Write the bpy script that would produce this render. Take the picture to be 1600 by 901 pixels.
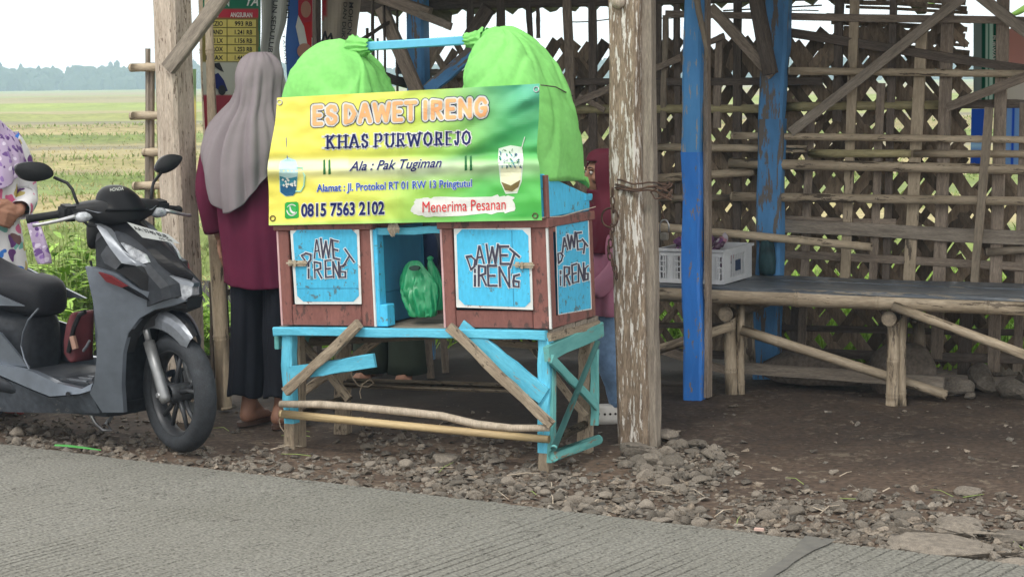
import bpy, bmesh, math, random
from mathutils import Vector as V, Matrix as MX, noise as NZ
random.seed(11)
R_ = random.uniform
sc = bpy.context.scene
for o in list(bpy.data.objects): bpy.data.objects.remove(o)
COL = sc.collection
rad = math.radians

# ------------------------------------------------------------------ camera, sky, sun, exposure
EYE = V((0, 0, 1.45)); PITCH = math.atan(.1082); ROLL = .0125; FPX = 3000.0
_r0 = V((1, 0, 0)); CF = V((0, math.cos(PITCH), -math.sin(PITCH))); _u0 = V((0, math.sin(PITCH), math.cos(PITCH)))
CR = _r0 * math.cos(ROLL) - _u0 * math.sin(ROLL); CU = _u0 * math.cos(ROLL) + _r0 * math.sin(ROLL)
cam = bpy.data.cameras.new('camera'); cam.sensor_width = 36; cam.lens = FPX / 1600 * 36
cam.clip_start = .1; cam.clip_end = 8000
co = bpy.data.objects.new('camera', cam); COL.objects.link(co)
co.matrix_world = MX(((CR.x, CU.x, -CF.x, EYE.x), (CR.y, CU.y, -CF.y, EYE.y), (CR.z, CU.z, -CF.z, EYE.z), (0, 0, 0, 1)))
sc.camera = co
SUN_EL, SUN_AZ = 52, 208          # degrees; azimuth clockwise from +Y: behind and left of the camera
wd = bpy.data.worlds.new('World'); sc.world = wd; wd.use_nodes = True
wn = wd.node_tree.nodes; wl = wd.node_tree.links
for n in list(wn): wn.remove(n)
sky = wn.new('ShaderNodeTexSky'); sky.sky_type = 'NISHITA'; sky.sun_disc = False
sky.sun_elevation = rad(SUN_EL); sky.sun_rotation = rad(SUN_AZ); sky.dust_density = 3
wtc = wn.new('ShaderNodeTexCoord'); wno = wn.new('ShaderNodeTexNoise'); wno.inputs['Scale'].default_value = 2.2; wno.inputs['Detail'].default_value = 5
wrp = wn.new('ShaderNodeValToRGB'); wrp.color_ramp.elements[0].position = .3; wrp.color_ramp.elements[0].color = (.86, .86, .86, 1); wrp.color_ramp.elements[1].position = .62
wmx = wn.new('ShaderNodeMixRGB'); wmx.inputs[2].default_value = (17.3, 17.0, 16.4, 1)
wbg = wn.new('ShaderNodeBackground'); wbg.inputs[1].default_value = .1; sc.cycles.volume_bounces = 2; wou = wn.new('ShaderNodeOutputWorld')
wl.new(wtc.outputs['Generated'], wno.inputs['Vector']); wl.new(wno.outputs['Fac'], wrp.inputs[0]); wl.new(wrp.outputs[0], wmx.inputs[0])
wl.new(sky.outputs[0], wmx.inputs[1]); wl.new(wmx.outputs[0], wbg.inputs[0]); wl.new(wbg.outputs[0], wou.inputs[0])
sl = bpy.data.lights.new('sun', 'SUN'); sl.energy = 1.2; sl.angle = rad(14); sl.color = (1, .95, .86)
so = bpy.data.objects.new('sun', sl); COL.objects.link(so)
_sd = V((math.sin(rad(SUN_AZ)) * math.cos(rad(SUN_EL)), math.cos(rad(SUN_AZ)) * math.cos(rad(SUN_EL)), math.sin(rad(SUN_EL))))
so.rotation_euler = _sd.to_track_quat('Z', 'Y').to_euler()
sc.view_settings.view_transform = 'Standard'; sc.view_settings.look = 'None'; sc.view_settings.exposure = .12; sc.view_settings.gamma = 1

# ------------------------------------------------------------------ frames: photo pixel (1600 x 901) on a plane standing in the place
def ray(px, py): return CR * ((px - 800) / FPX) + CU * ((450.5 - py) / FPX) + CF
def G(px, py, z=0.0):
    d = ray(px, py); return EYE + d * ((z - EYE.z) / d.z)
class Frame:
    def __init__(s, o, ang, tilt=0):
        s.m = MX.Translation(V(o)) @ MX.Rotation(rad(ang), 4, 'Z') @ MX.Rotation(-tilt, 4, 'Y'); s.i = s.m.inverted(); s.ang = ang
    def w(s, u, v, z): return s.m @ V((u, v, z))
    def _hit(s, px, py, ax, c):
        o = s.i @ EYE; d = s.i.to_3x3() @ ray(px, py); t = (c - o[ax]) / d[ax]; return o + d * t
    def pv(s, px, py, v): return s._hit(px, py, 1, v)      # point (local) on the plane v = const
    def pu(s, px, py, u): return s._hit(px, py, 0, u)
    def W(s, p): return s.m @ V(p)

# ------------------------------------------------------------------ objects
WM = {}
def wm(o): return WM.get(o.name, MX.Identity(4))
def put(o, parent=None, m=None):
    COL.objects.link(o)
    if m is None: m = MX.Identity(4)
    WM[o.name] = m
    if parent is not None:
        o.parent = parent; o.matrix_parent_inverse = wm(parent).inverted()
    o.matrix_basis = m
    return o
def tag(o, label=None, cat=None, group=None, kind=None):
    if label: o['label'] = label
    if cat: o['category'] = cat
    if group: o['group'] = group
    if kind: o['kind'] = kind
    return o
def thing(name, label, cat, m=None, group=None):
    o = bpy.data.objects.new(name, None); o.empty_display_size = .1
    if m is not None and not isinstance(m, MX): m = MX.Translation(V(m))
    put(o, None, m); return tag(o, label, cat, group)
def obj(name, bm, mat, parent=None, m=None, smooth=False, label=None, kind=None):
    if isinstance(bm, bmesh.types.BMesh):
        me = bpy.data.meshes.new(name); bmesh.ops.recalc_face_normals(bm, faces=bm.faces[:]) if not smooth else None
        bm.to_mesh(me); bm.free()
    else: me = bm
    if smooth:
        for p in me.polygons: p.use_smooth = True
    if mat is not None and len(me.materials) == 0:
        for k in (mat if isinstance(mat, (list, tuple)) else [mat]): me.materials.append(k)
    o = bpy.data.objects.new(name, me); put(o, parent, m); return tag(o, label=label, kind=kind)

# ------------------------------------------------------------------ materials
def mat(name, c, c2=None, rough=.7, scale=6, st=(1, 1, 1), bump=.0, metal=0, chip=None, rnd=.12, spec=.35, bdist=.004, fine=0, trans=0, coat=0, vc=False, fs=None):
    m = bpy.data.materials.new(name); m.use_nodes = True; nt = m.node_tree; n = nt.nodes; L = nt.links
    b = n['Principled BSDF']; b.inputs['Roughness'].default_value = rough; b.inputs['Metallic'].default_value = metal
    b.inputs['Specular IOR Level'].default_value = spec
    if trans: b.inputs['Transmission Weight'].default_value = trans
    if coat: b.inputs['Coat Weight'].default_value = coat; b.inputs['Coat Roughness'].default_value = .12
    if c2 is None: c2 = tuple(x * .72 for x in c)
    tc = n.new('ShaderNodeTexCoord'); oi = n.new('ShaderNodeObjectInfo')
    ad = n.new('ShaderNodeVectorMath'); ad.operation = 'ADD'; sc_ = n.new('ShaderNodeMath'); sc_.operation = 'MULTIPLY'; sc_.inputs[1].default_value = 53.0
    L.new(oi.outputs['Random'], sc_.inputs[0]); L.new(tc.outputs['Object'], ad.inputs[0]); L.new(sc_.outputs[0], ad.inputs[1])
    mp = n.new('ShaderNodeMapping'); mp.inputs['Scale'].default_value = st; L.new(ad.outputs[0], mp.inputs[0])
    no = n.new('ShaderNodeTexNoise'); no.inputs['Scale'].default_value = scale; no.inputs['Detail'].default_value = 7; no.inputs['Roughness'].default_value = .62
    L.new(mp.outputs[0], no.inputs['Vector'])
    rp = n.new('ShaderNodeValToRGB'); rp.color_ramp.elements[0].position = .32; rp.color_ramp.elements[1].position = .68
    rp.color_ramp.elements[0].color = (*c2, 1); rp.color_ramp.elements[1].color = (*c, 1); L.new(no.outputs['Fac'], rp.inputs[0])
    out = rp.outputs[0]
    if fine:
        n3 = n.new('ShaderNodeTexNoise'); n3.inputs['Scale'].default_value = fs or scale * 7; n3.inputs['Detail'].default_value = 4; L.new(mp.outputs[0], n3.inputs['Vector'])
        mr3 = n.new('ShaderNodeMapRange'); mr3.inputs[1].default_value = .3; mr3.inputs[2].default_value = .7; mr3.inputs[3].default_value = 1 - fine; mr3.inputs[4].default_value = 1 + fine; L.new(n3.outputs['Fac'], mr3.inputs[0])
        f3 = n.new('ShaderNodeMixRGB'); f3.blend_type = 'MULTIPLY'; f3.inputs[0].default_value = 1; L.new(out, f3.inputs[1]); L.new(mr3.outputs[0], f3.inputs[2]); out = f3.outputs[0]
    if chip:
        cc, th, cs, cst = chip
        mp2 = n.new('ShaderNodeMapping'); mp2.inputs['Scale'].default_value = cst; L.new(ad.outputs[0], mp2.inputs[0])
        n2 = n.new('ShaderNodeTexNoise'); n2.inputs['Scale'].default_value = cs; n2.inputs['Detail'].default_value = 8; n2.inputs['Roughness'].default_value = .7; L.new(mp2.outputs[0], n2.inputs['Vector'])
        r2 = n.new('ShaderNodeValToRGB'); r2.color_ramp.elements[0].position = th; r2.color_ramp.elements[1].position = th + .025; n4 = n.new('ShaderNodeTexNoise'); n4.inputs['Scale'].default_value = max(1.2, cs * .16); n4.inputs['Detail'].default_value = 2; L.new(ad.outputs[0], n4.inputs['Vector']); a4_ = n.new('ShaderNodeMath'); a4_.operation = 'MULTIPLY_ADD'; a4_.inputs[1].default_value = .30; L.new(n4.outputs['Fac'], a4_.inputs[0]); a5_ = n.new('ShaderNodeMath'); a5_.operation = 'SUBTRACT'; a5_.inputs[1].default_value = .15; L.new(n2.outputs['Fac'], a4_.inputs[2]); L.new(a4_.outputs[0], a5_.inputs[0]); L.new(a5_.outputs[0], r2.inputs[0])
        mx = n.new('ShaderNodeMixRGB'); L.new(r2.outputs[0], mx.inputs[0]); L.new(out, mx.inputs[1]); mx.inputs[2].default_value = (*cc, 1); out = mx.outputs[0]
    if rnd:
        mr = n.new('ShaderNodeMapRange'); mr.inputs[3].default_value = 1 - rnd; mr.inputs[4].default_value = 1 + rnd; L.new(oi.outputs['Random'], mr.inputs[0])
        ml = n.new('ShaderNodeMixRGB'); ml.blend_type = 'MULTIPLY'; ml.inputs[0].default_value = 1; L.new(out, ml.inputs[1]); L.new(mr.outputs[0], ml.inputs[2]); out = ml.outputs[0]
    if vc:
        va = n.new('ShaderNodeVertexColor'); va.layer_name = 'Col'; m2 = n.new('ShaderNodeMixRGB'); m2.blend_type = 'MULTIPLY'; m2.inputs[0].default_value = 1; L.new(out, m2.inputs[1]); L.new(va.outputs[0], m2.inputs[2]); out = m2.outputs[0]
    L.new(out, b.inputs['Base Color'])
    if bump:
        bp = n.new('ShaderNodeBump'); bp.inputs['Strength'].default_value = bump; bp.inputs['Distance'].default_value = bdist; L.new(no.outputs['Fac'], bp.inputs['Height']); L.new(bp.outputs[0], b.inputs['Normal'])
    return m
def vcol(name, rough=.5, spec=.4, bump=0):
    m = bpy.data.materials.new(name); m.use_nodes = True; n = m.node_tree.nodes; L = m.node_tree.links; b = n['Principled BSDF']
    a = n.new('ShaderNodeVertexColor'); a.layer_name = 'Col'; L.new(a.outputs[0], b.inputs['Base Color']); b.inputs['Roughness'].default_value = rough; b.inputs['Specular IOR Level'].default_value = spec
    if bump:
        tc = n.new('ShaderNodeTexCoord'); no = n.new('ShaderNodeTexNoise'); no.inputs['Scale'].default_value = 14; no.inputs['Detail'].default_value = 5; L.new(tc.outputs['Object'], no.inputs['Vector'])
        bp = n.new('ShaderNodeBump'); bp.inputs['Strength'].default_value = bump; bp.inputs['Distance'].default_value = .01; L.new(no.outputs['Fac'], bp.inputs['Height']); L.new(bp.outputs[0], b.inputs['Normal'])
    return m
def flat(name, c, rough=.6): return mat(name, c, tuple(x * .9 for x in c), rough=rough, scale=20, rnd=0)

# ------------------------------------------------------------------ mesh helpers
def grid_faces(bm, rows, closed=True):
    n = len(rows[0])
    for a, b in zip(rows, rows[1:]):
        for i in range(n if closed else n - 1):
            j = (i + 1) % n
            try: bm.faces.new((a[i], a[j], b[j], b[i]))
            except ValueError: pass
def loft(rings, closed=True, caps=True, bm=None):
    bm = bm or bmesh.new(); rows = [[bm.verts.new(p) for p in r] for r in rings]; grid_faces(bm, rows, closed)
    if caps and closed:
        for r in (rows[0][::-1], rows[-1]):
            try: bm.faces.new(r)
            except ValueError: pass
    return bm
def basis(z, up=None):
    z = z.normalized(); up = up or (V((0, 0, 1)) if abs(z.z) < .9 else V((0, 1, 0)))
    x = up.cross(z)
    if x.length < 1e-5: x = V((1, 0, 0)).cross(z)
    x.normalize(); y = z.cross(x); return x, y, z
def axm(p0, p1, up=None):
    x, y, z = basis(p1 - p0, up); return MX(((x.x, y.x, z.x, p0.x), (x.y, y.y, z.y, p0.y), (x.z, y.z, z.z, p0.z), (0, 0, 0, 1)))
def tube(pts, r, sides=8, bm=None, cap=True):
    bm = bm or bmesh.new(); pts = [V(p) for p in pts]; n = len(pts); rr = r if isinstance(r, (list, tuple)) else [r] * n
    rings = []; x = None
    for i, p in enumerate(pts):
        t = (pts[min(i + 1, n - 1)] - pts[max(i - 1, 0)])
        if x is None: x, y, z = basis(t)
        else:
            z = t.normalized(); x = (x - z * x.dot(z)); x = x.normalized() if x.length > 1e-6 else basis(t)[0]; y = z.cross(x)
        rings.append([p + (x * math.cos(2 * math.pi * k / sides) + y * math.sin(2 * math.pi * k / sides)) * rr[i] for k in range(sides)])
    return loft(rings, True, cap, bm)
def box(c, s, bm=None, m=None):
    bm = bm or bmesh.new(); c = V(c); vs = []
    for dx in (-.5, .5):
        for dy in (-.5, .5):
            for dz in (-.5, .5):
                p = V((c.x + dx * s[0], c.y + dy * s[1], c.z + dz * s[2])); vs.append(bm.verts.new(m @ p if m else p))
    for f in ((0, 1, 3, 2), (4, 6, 7, 5), (0, 4, 5, 1), (2, 3, 7, 6), (0, 2, 6, 4), (1, 5, 7, 3)): bm.faces.new([vs[i] for i in f])
    return bm
def beam(name, p0, p1, w, d, m, parent=None, up=None, seg=5, jit=.0025, ch=.12, label=None, bend=0, taper=1):
    """timber of width w and depth d (d along up); own axis = local z, worn chamfered edges"""
    p0 = V(p0); p1 = V(p1); L = (p1 - p0).length; c = min(w, d) * ch; rings = []; sd = R_(0, 99)
    pr = [(-w / 2 + c, -d / 2), (w / 2 - c, -d / 2), (w / 2, -d / 2 + c), (w / 2, d / 2 - c), (w / 2 - c, d / 2), (-w / 2 + c, d / 2), (-w / 2, d / 2 - c), (-w / 2, -d / 2 + c)]
    for i in range(seg + 1):
        t = i / seg; k = 1 + (taper - 1) * t; ox = NZ.noise(V((sd, t * 2.3, 0))) * jit * 2 + bend * math.sin(math.pi * t); oy = NZ.noise(V((sd, t * 2.3, 7))) * jit * 2
        rings.append([V((x * k + ox + R_(-jit, jit), y * k + oy + R_(-jit, jit), t * L)) for x, y in pr])
    return obj(name, loft(rings), m, parent, axm(p0, p1, up), label=label)
def pole(name, p0, p1, r, m, parent=None, node=.28, sides=10, bend=0, label=None, taper=.9, hollow=True):
    """bamboo culm with swollen nodes"""
    p0 = V(p0); p1 = V(p1); L = (p1 - p0).length; zs = [(0, 1)]; z = R_(.3, .9) * node; sd = R_(0, 99)
    while z < L - .02:
        zs += [(z - .012, 1), (z - .004, 1.1), (z, .98), (z + .005, 1.12), (z + .014, 1)]; z += node * R_(.85, 1.15)
    zs.append((L, 1)); rings = []
    for z, k in zs:
        t = z / L; rr = r * k * (1 + (taper - 1) * t); bx = bend * math.sin(math.pi * t) + NZ.noise(V((sd, t * 2, 0))) * r * .35
        rings.append([V((rr * math.cos(2 * math.pi * a / sides) + bx, rr * math.sin(2 * math.pi * a / sides), z)) for a in range(sides)])
    bm = loft(rings)
    if hollow:
        fs = [f for f in bm.faces if len(f.verts) == sides]
        ri = bmesh.ops.inset_region(bm, faces=fs, thickness=r * .3)
        for f in fs: bmesh.ops.translate(bm, verts=f.verts, vec=V((0, 0, .012 if f.calc_center_median().z < L / 2 else -.012)))
    o = obj(name, bm, m, parent, axm(p0, p1), label=label)
    for i, p in enumerate(o.data.polygons): p.use_smooth = len(p.vertices) == 4
    return o
def smooth_sections(ss, k=4):
    out = []
    for i in range(len(ss) - 1):
        for j in range(k):
            f = j / k; a, b = ss[i], ss[i + 1]; p = ss[max(0, i - 1)]; d = ss[min(len(ss) - 1, i + 2)]
            out.append(tuple(.5 * (2 * a[q] + (b[q] - p[q]) * f + (2 * p[q] - 5 * a[q] + 4 * b[q] - d[q]) * f * f + (3 * a[q] - p[q] - 3 * b[q] + d[q]) * f ** 3) for q in range(len(a))))
    out.append(ss[-1]); return out
def polyfill(bm, pts):
    vs = [bm.verts.new(p) for p in pts]; f = bm.faces.new(vs); return f
def patch(name, pts, inward, m, parent, crown=0.0, label=None, bm=None, raw=False):
    """shell panel: outline in space with a real thickness; crown > 0 raises the middle (convex outlines only)"""
    bm = bm or bmesh.new(); pts = [V(p) for p in pts]; c = sum(pts, V()) / len(pts); inv = V(inward); n = -inv.normalized(); k = len(pts)
    out = [bm.verts.new(p) for p in pts]; rim = [bm.verts.new(p) for p in pts]; bk = [bm.verts.new(p + inv) for p in pts]
    if crown:
        mid = [bm.verts.new(c + (p - c) * .62 + n * crown * .8) for p in pts]; cv = bm.verts.new(c + n * crown)
    for i in range(k):
        j = (i + 1) % k; bm.faces.new((rim[j], rim[i], bk[i], bk[j]))
        if crown: bm.faces.new((out[i], out[j], mid[j], mid[i])).smooth = True; bm.faces.new((mid[i], mid[j], cv)).smooth = True
    f = [bm.faces.new(bk[::-1])]
    if not crown: q = bm.faces.new(out); q.smooth = True; f.append(q)
    bmesh.ops.triangulate(bm, faces=f)
    if raw: return bm
    me = bpy.data.meshes.new(name); bm.to_mesh(me); bm.free()
    return obj(name, me, m, parent, label=label)
def setcol(me, fn):
    at = me.color_attributes.new('Col', 'FLOAT_COLOR', 'POINT')
    for i, v in enumerate(me.vertices): k = fn(v.co); at.data[i].color = (k, k, k, 1)
def lathe(prof, m4, sides=40, bm=None):
    """profile [(radius, along axis)] spun about local y of m4"""
    bm = bm or bmesh.new(); rows = []
    for r, y in prof: rows.append([bm.verts.new(m4 @ V((r * math.cos(2 * math.pi * k / sides), y, r * math.sin(2 * math.pi * k / sides)))) for k in range(sides)])
    grid_faces(bm, rows); return bm

# lettering: a line of type as flat mesh, laid by an origin, a run vector and a height vector given in photo pixels, mapped onto the thing
def type_mesh(s, off=0.0, shear=0.0, space=1.0):
    cu = bpy.data.curves.new('type', 'FONT'); cu.body = s; cu.offset = off; cu.shear = shear; cu.space_character = space; cu.resolution_u = 3
    o = bpy.data.objects.new('type', cu); COL.objects.link(o); dg = bpy.context.evaluated_depsgraph_get(); me = bpy.data.meshes.new_from_object(o.evaluated_get(dg))
    bpy.data.objects.remove(o); bpy.data.curves.remove(cu); return me
def type_on(name, s, o, a, b, fn, lift, m, parent, off=0.0, shear=0.0, cut=14, space=1.0, arc=0.0):
    ref = type_mesh(s, 0, shear, space); xs = [v.co.x for v in ref.vertices]; x0, x1 = min(xs), max(xs); cap = .73 if any(ch.isupper() or ch.isdigit() for ch in s) else .55
    me = type_mesh(s, off, shear, space); bm = bmesh.new(); bm.from_mesh(me); bpy.data.meshes.remove(me); bpy.data.meshes.remove(ref)
    o = V((*o, 0)); a = V((*a, 0)); b = V((*b, 0))
    for v in bm.verts:
        fx = (v.co.x - x0) / (x1 - x0); v.co = o + a * fx + b * (v.co.y / cap + arc * (1 - (2 * fx - 1) ** 2))
    if cut:
        bx = [v.co.x for v in bm.verts]; by = [v.co.y for v in bm.verts]
        for ax, lo, hi in ((0, min(bx), max(bx)), (1, min(by), max(by))):
            k = math.floor(lo / cut) + 1
            while k * cut < hi:
                bmesh.ops.bisect_plane(bm, geom=bm.verts[:] + bm.edges[:] + bm.faces[:], plane_co=V((k * cut, 0, 0)) if ax == 0 else V((0, k * cut, 0)), plane_no=V((1, 0, 0)) if ax == 0 else V((0, 1, 0))); k += 1
    for v in bm.verts: v.co = fn(v.co.x, v.co.y, lift)
    return obj(name, bm, m, parent)
STROKES = dict(
 D=[[(0, 0), (0, 1), (.6, .9), (1, .5), (.6, .1), (0, 0)]], A=[[(0, 0), (.45, 1), (.55, 1), (1, 0)], [(.18, .38), (.82, .38)]],
 W=[[(0, 1), (.22, 0), (.5, .85), (.78, 0), (1, 1)]], E=[[(1, 1), (0, 1), (0, 0), (1, 0)], [(0, .5), (.8, .5)]], T=[[(0, 1), (1, 1)], [(.5, 1), (.5, 0)]],
 I=[[(.5, 0), (.5, 1)]], i=[[(.5, 0), (.5, .62)], [(.5, .84), (.5, 1.0)]], R=[[(0, 0), (0, 1), (.85, .92), (.85, .58), (0, .48)], [(.4, .48), (.95, 0)]], N=[[(0, 0), (0, 1), (1, 0), (1, 1)]],
 G=[[(1, 1), (.15, .85), (0, .4), (.05, 0), (.95, 0), (.95, .42), (.1, .45)]],
 K=[[(0, 0), (0, 1)], [(.95, 1), (.05, .45)], [(.3, .62), (1, 0)]], H=[[(0, 0), (0, 1)], [(1, 0), (1, 1)], [(0, .5), (1, .5)]],
 S=[[(.9, .78), (.8, .96), (.4, 1), (.08, .86), (.12, .62), (.5, .5), (.9, .36), (.92, .14), (.6, 0), (.2, .03), (.05, .24)]],
 P=[[(0, 0), (0, 1), (.7, 1), (.95, .85), (.95, .6), (.7, .46), (0, .46)]], U=[[(0, 1), (0, .25), (.25, 0), (.75, 0), (1, .25), (1, 1)]],
 O=[[(.5, 1), (.15, .85), (0, .5), (.15, .15), (.5, 0), (.85, .15), (1, .5), (.85, .85), (.5, 1)]], J=[[(.75, 1), (.75, .2), (.5, 0), (.2, .03), (.05, .25)]])
SERIF = dict(K=[(0, 0), (0, 1), (.95, 1), (1, 0)], H=[(0, 0), (0, 1), (1, 0), (1, 1)], A=[(0, 0), (1, 0)], S=[], P=[(0, 0)], U=[(0, 1), (1, 1)], R=[(0, 0), (.95, 0)], W=[(0, 1), (1, 1), (.5, .9)], O=[], E=[], J=[(.75, 1)])
SEQ = [0]
def strokes_on(bm, ch, o, a, b, wpx, fn, lift0, serif=False, rounded=False):
    o = V(o); a = V(a); b = V(b)
    def dot(c, w):
        SEQ[0] += 1; l = lift0 + .00009 * (SEQ[0] % 15); bm.faces.new([bm.verts.new(fn(c.x + w / 2 * math.cos(t * math.pi / 7), c.y + w / 2 * math.sin(t * math.pi / 7), l)) for t in range(14)])
    def seg(p, q, w):
        SEQ[0] += 1; lift = lift0 + .00009 * (SEQ[0] % 15)
        d = q - p; L = d.length
        if L < 1e-6: return
        w = w * (1 if serif or rounded else .82 + .4 * abs(math.sin(p.x * 3.7 + p.y * 1.3))); d /= L; n = V((-d.y, d.x)); ee = 0 if rounded else .45; p = p - d * w * ee; q = q + d * w * ee; k = max(1, int(L / 5)); prev = None
        for i in range(k + 1):
            c = p + (q - p) * (i / k); l = bm.verts.new(fn(c.x + n.x * w / 2, c.y + n.y * w / 2, lift)); r = bm.verts.new(fn(c.x - n.x * w / 2, c.y - n.y * w / 2, lift))
            if prev: bm.faces.new((prev[0], l, r, prev[1]))
            prev = (l, r)
    for si, ln in enumerate(STROKES[ch]):
        pts = [o + a * x + b * y for x, y in ln]
        if rounded:
            for p in pts: dot(p, wpx)
        for i in range(len(pts) - 1):
            thin = serif and abs((pts[i + 1] - pts[i]).normalized().y) < .5
            seg(pts[i], pts[i + 1], wpx * (.62 if thin else 1))
    if serif:
        for x, y in SERIF.get(ch, []):
            c = o + a * x + b * y; h = a.normalized() * wpx * 1.15; c = c + b * (.05 if y < .5 else -.05); seg(c - h, c + h, wpx * .55)
# ------------------------------------------------------------------ palette
T_PALE = mat('pale_timber', (.60, .52, .43), (.38, .31, .245), .85, 9, (6, 6, .7), .5, fine=.25, chip=((.16, .12, .09), .585, 16, (5, 5, 1)))
T_GREY = mat('grey_timber', (.34, .295, .24), (.19, .16, .13), .85, 9, (7, 7, .7), .5, fine=.25)
T_BROWN = mat('brown_timber', (.33, .27, .215), (.17, .135, .105), .85, 9, (7, 7, .7), .5, fine=.3)
T_DARK = mat('dark_timber', (.15, .122, .10), (.075, .06, .05), .85, 9, (7, 7, .7), .4, fine=.3)
T_STAND = mat('stand_timber', (.36, .30, .22), (.20, .155, .11), .85, 10, (8, 8, .8), .5, fine=.25, chip=((.09, .07, .05), .59, 14, (4, 4, 1)))
BAMB = mat('weathered_bamboo', (.54, .445, .32), (.33, .265, .185), .55, 7, (3, 3, .6), .2, fine=.15, chip=((.11, .085, .06), .59, 9, (3, 3, .5)))
BAMB_B = mat('bench_bamboo', (.41, .34, .25), (.25, .20, .14), .55, 7, (3, 3, .6), .2, fine=.2, chip=((.11, .085, .06), .57, 9, (3, 3, .5)))
BAMB_Y = mat('yellow_bamboo', (.62, .48, .26), (.42, .31, .17), .5, 7, (3, 3, .5), .2, fine=.12)
BAMB_P = mat('bleached_stick', (.56, .48, .38), (.34, .28, .21), .75, 8, (4, 4, .5), .4, fine=.2)
BAMB_G = mat('mossy_bamboo', (.42, .37, .20), (.25, .22, .12), .6, 6, (3, 3, .6), .2, fine=.2)
BAMB_D = mat('dark_bamboo', (.29, .24, .18), (.17, .138, .10), .65, 7, (3, 3, .6), .2, fine=.2)
STRIP = mat('lattice_bamboo', (.275, .212, .150), (.125, .095, .068), .8, 7, (9, 9, 1), .2, rnd=.5, fine=.2)
BLUE = mat('blue_post_paint', (.035, .20, .62), (.028, .15, .50), .5, 5, (3, 3, 1), .15, chip=((.20, .17, .14), .575, 7, (3, 3, .8)))
BLUE_L = mat('faded_blue_paint', (.10, .34, .70), (.07, .27, .6), .6, 5, (3, 3, 1), .2, chip=((.34, .36, .38), .565, 9, (5, 5, .8)))
BLUE_W = mat('worn_blue_paint', (.11, .33, .66), (.08, .23, .46), .65, 5, (3, 3, 1), .2, chip=((.17, .15, .13), .545, 5, (4, 4, .6)))
CYAN = mat('sky_blue_paint', (.075, .52, .80), (.062, .46, .73), .5, 5, (3, 3, 1), .15, fine=.10, chip=((.10, .20, .24), .585, 16, (2, 2, 2)))
CYAN_W = mat('worn_sky_blue_paint', (.14, .56, .74), (.09, .44, .63), .6, 7, (6, 6, 1), .4, fine=.1, chip=((.30, .24, .17), .635, 13, (6, 6, .8)))
CYAN_D = mat('deep_blue_board', (.035, .24, .40), (.03, .19, .33), .6, 5, (3, 3, 1), .1)
TEAL_W = mat('worn_teal_paint', (.16, .46, .44), (.10, .34, .33), .65, 7, (5, 5, 1), .3, chip=((.26, .22, .16), .60, 11, (5, 5, .8)))
MAROON = mat('brown_red_paint', (.26, .108, .09), (.19, .078, .066), .5, 6, (3, 3, 1), .15, fine=.1, chip=((.10, .055, .048), .57, 14, (2, 2, 1)), rnd=.05)
WHITE_P = mat('white_trim_paint', (.80, .82, .80), (.6, .62, .6), .6, 9, chip=((.3, .16, .13), .585, 14, (1, 1, 1)), rnd=0)
PINK_P = mat('pink_trim_paint', (.70, .48, .48), (.5, .3, .3), .6, 9, rnd=0)
INK = flat('hand_lettering_ink', (.055, .05, .085))
WINK = flat('hand_lettering_white', (.72, .80, .84))
BLACKPL = mat('black_plastic', (.018, .019, .021), (.013, .013, .015), .5, 30, rnd=0, bump=.06, spec=.22)
STEEL = mat('bright_steel', (.55, .56, .57), (.38, .38, .40), .35, 20, metal=.8, rnd=0)
RUST = mat('rusty_iron', (.13, .075, .05), (.05, .032, .026), .8, 30, rnd=.1, bump=.4)

# ------------------------------------------------------------------ frames of the place
S = Frame((0.51, 7.61, 0), -26)                       # shelter: origin at the old centre post, u along the road, v away from it
VW = 1.98                                             # back wall
CART = Frame(G(848, 731), -25, math.radians(1.75))
CG = Frame(G(848, 731), -25)
_a = G(0, 697); _b = G(1590, 886); RANG = math.degrees(math.atan2(_b.y - _a.y, _b.x - _a.x)); RD = Frame(_a, RANG)   # road edge

def gz(x, y):
    """height of the dirt"""
    q = RD.i @ V((x, y, 0)); n = NZ.noise(V((x * 1.3, y * 1.3, 0))) * .018 + NZ.noise(V((x * 4, y * 4, 3))) * .010 + NZ.noise(V((x * 11, y * 11, 3))) * .005
    k = min(1, max(0, (q.y - .02) / .25)); far = min(1, max(0, (q.y - 4.5) / 3))
    return (n * k - .012) * (1 - far) - .25 * far
# ------------------------------------------------------------------ ground, road, field, far trees, haze
def axis(lo, hi, st, far, n=16):
    a = []; k = int((hi - lo) / st)
    for i in range(n, 0, -1): a.append(lo - (far + lo) * (i / n) ** 4)
    a += [lo + (hi - lo) * i / k for i in range(k + 1)]
    a += [hi + (far - hi) * (i / n) ** 4 for i in range(1, n + 1)]; return a
xs = axis(-3.2, 3.6, .04, 2500); ys = axis(5.2, 11.2, .045, 2500)
vs = [(x, y, gz(x, y)) for y in ys for x in xs]; nx = len(xs)
fs = [(j * nx + i, j * nx + i + 1, (j + 1) * nx + i + 1, (j + 1) * nx + i) for j in range(len(ys) - 1) for i in range(nx - 1)]
me = bpy.data.meshes.new('ground'); me.from_pydata(vs, [], fs)
def damp_shade(p):  # damp soil plus painted shade: darker under the roof, darkest behind the stall
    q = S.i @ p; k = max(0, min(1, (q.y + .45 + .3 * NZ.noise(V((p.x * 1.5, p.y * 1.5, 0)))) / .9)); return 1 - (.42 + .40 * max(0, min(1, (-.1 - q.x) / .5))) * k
setcol(me, damp_shade)
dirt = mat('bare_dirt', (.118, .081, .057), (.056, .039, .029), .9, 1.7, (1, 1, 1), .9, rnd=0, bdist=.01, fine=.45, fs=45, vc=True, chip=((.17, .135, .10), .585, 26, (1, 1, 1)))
tag(obj('ground', me, dirt, smooth=True), kind='structure')

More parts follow.
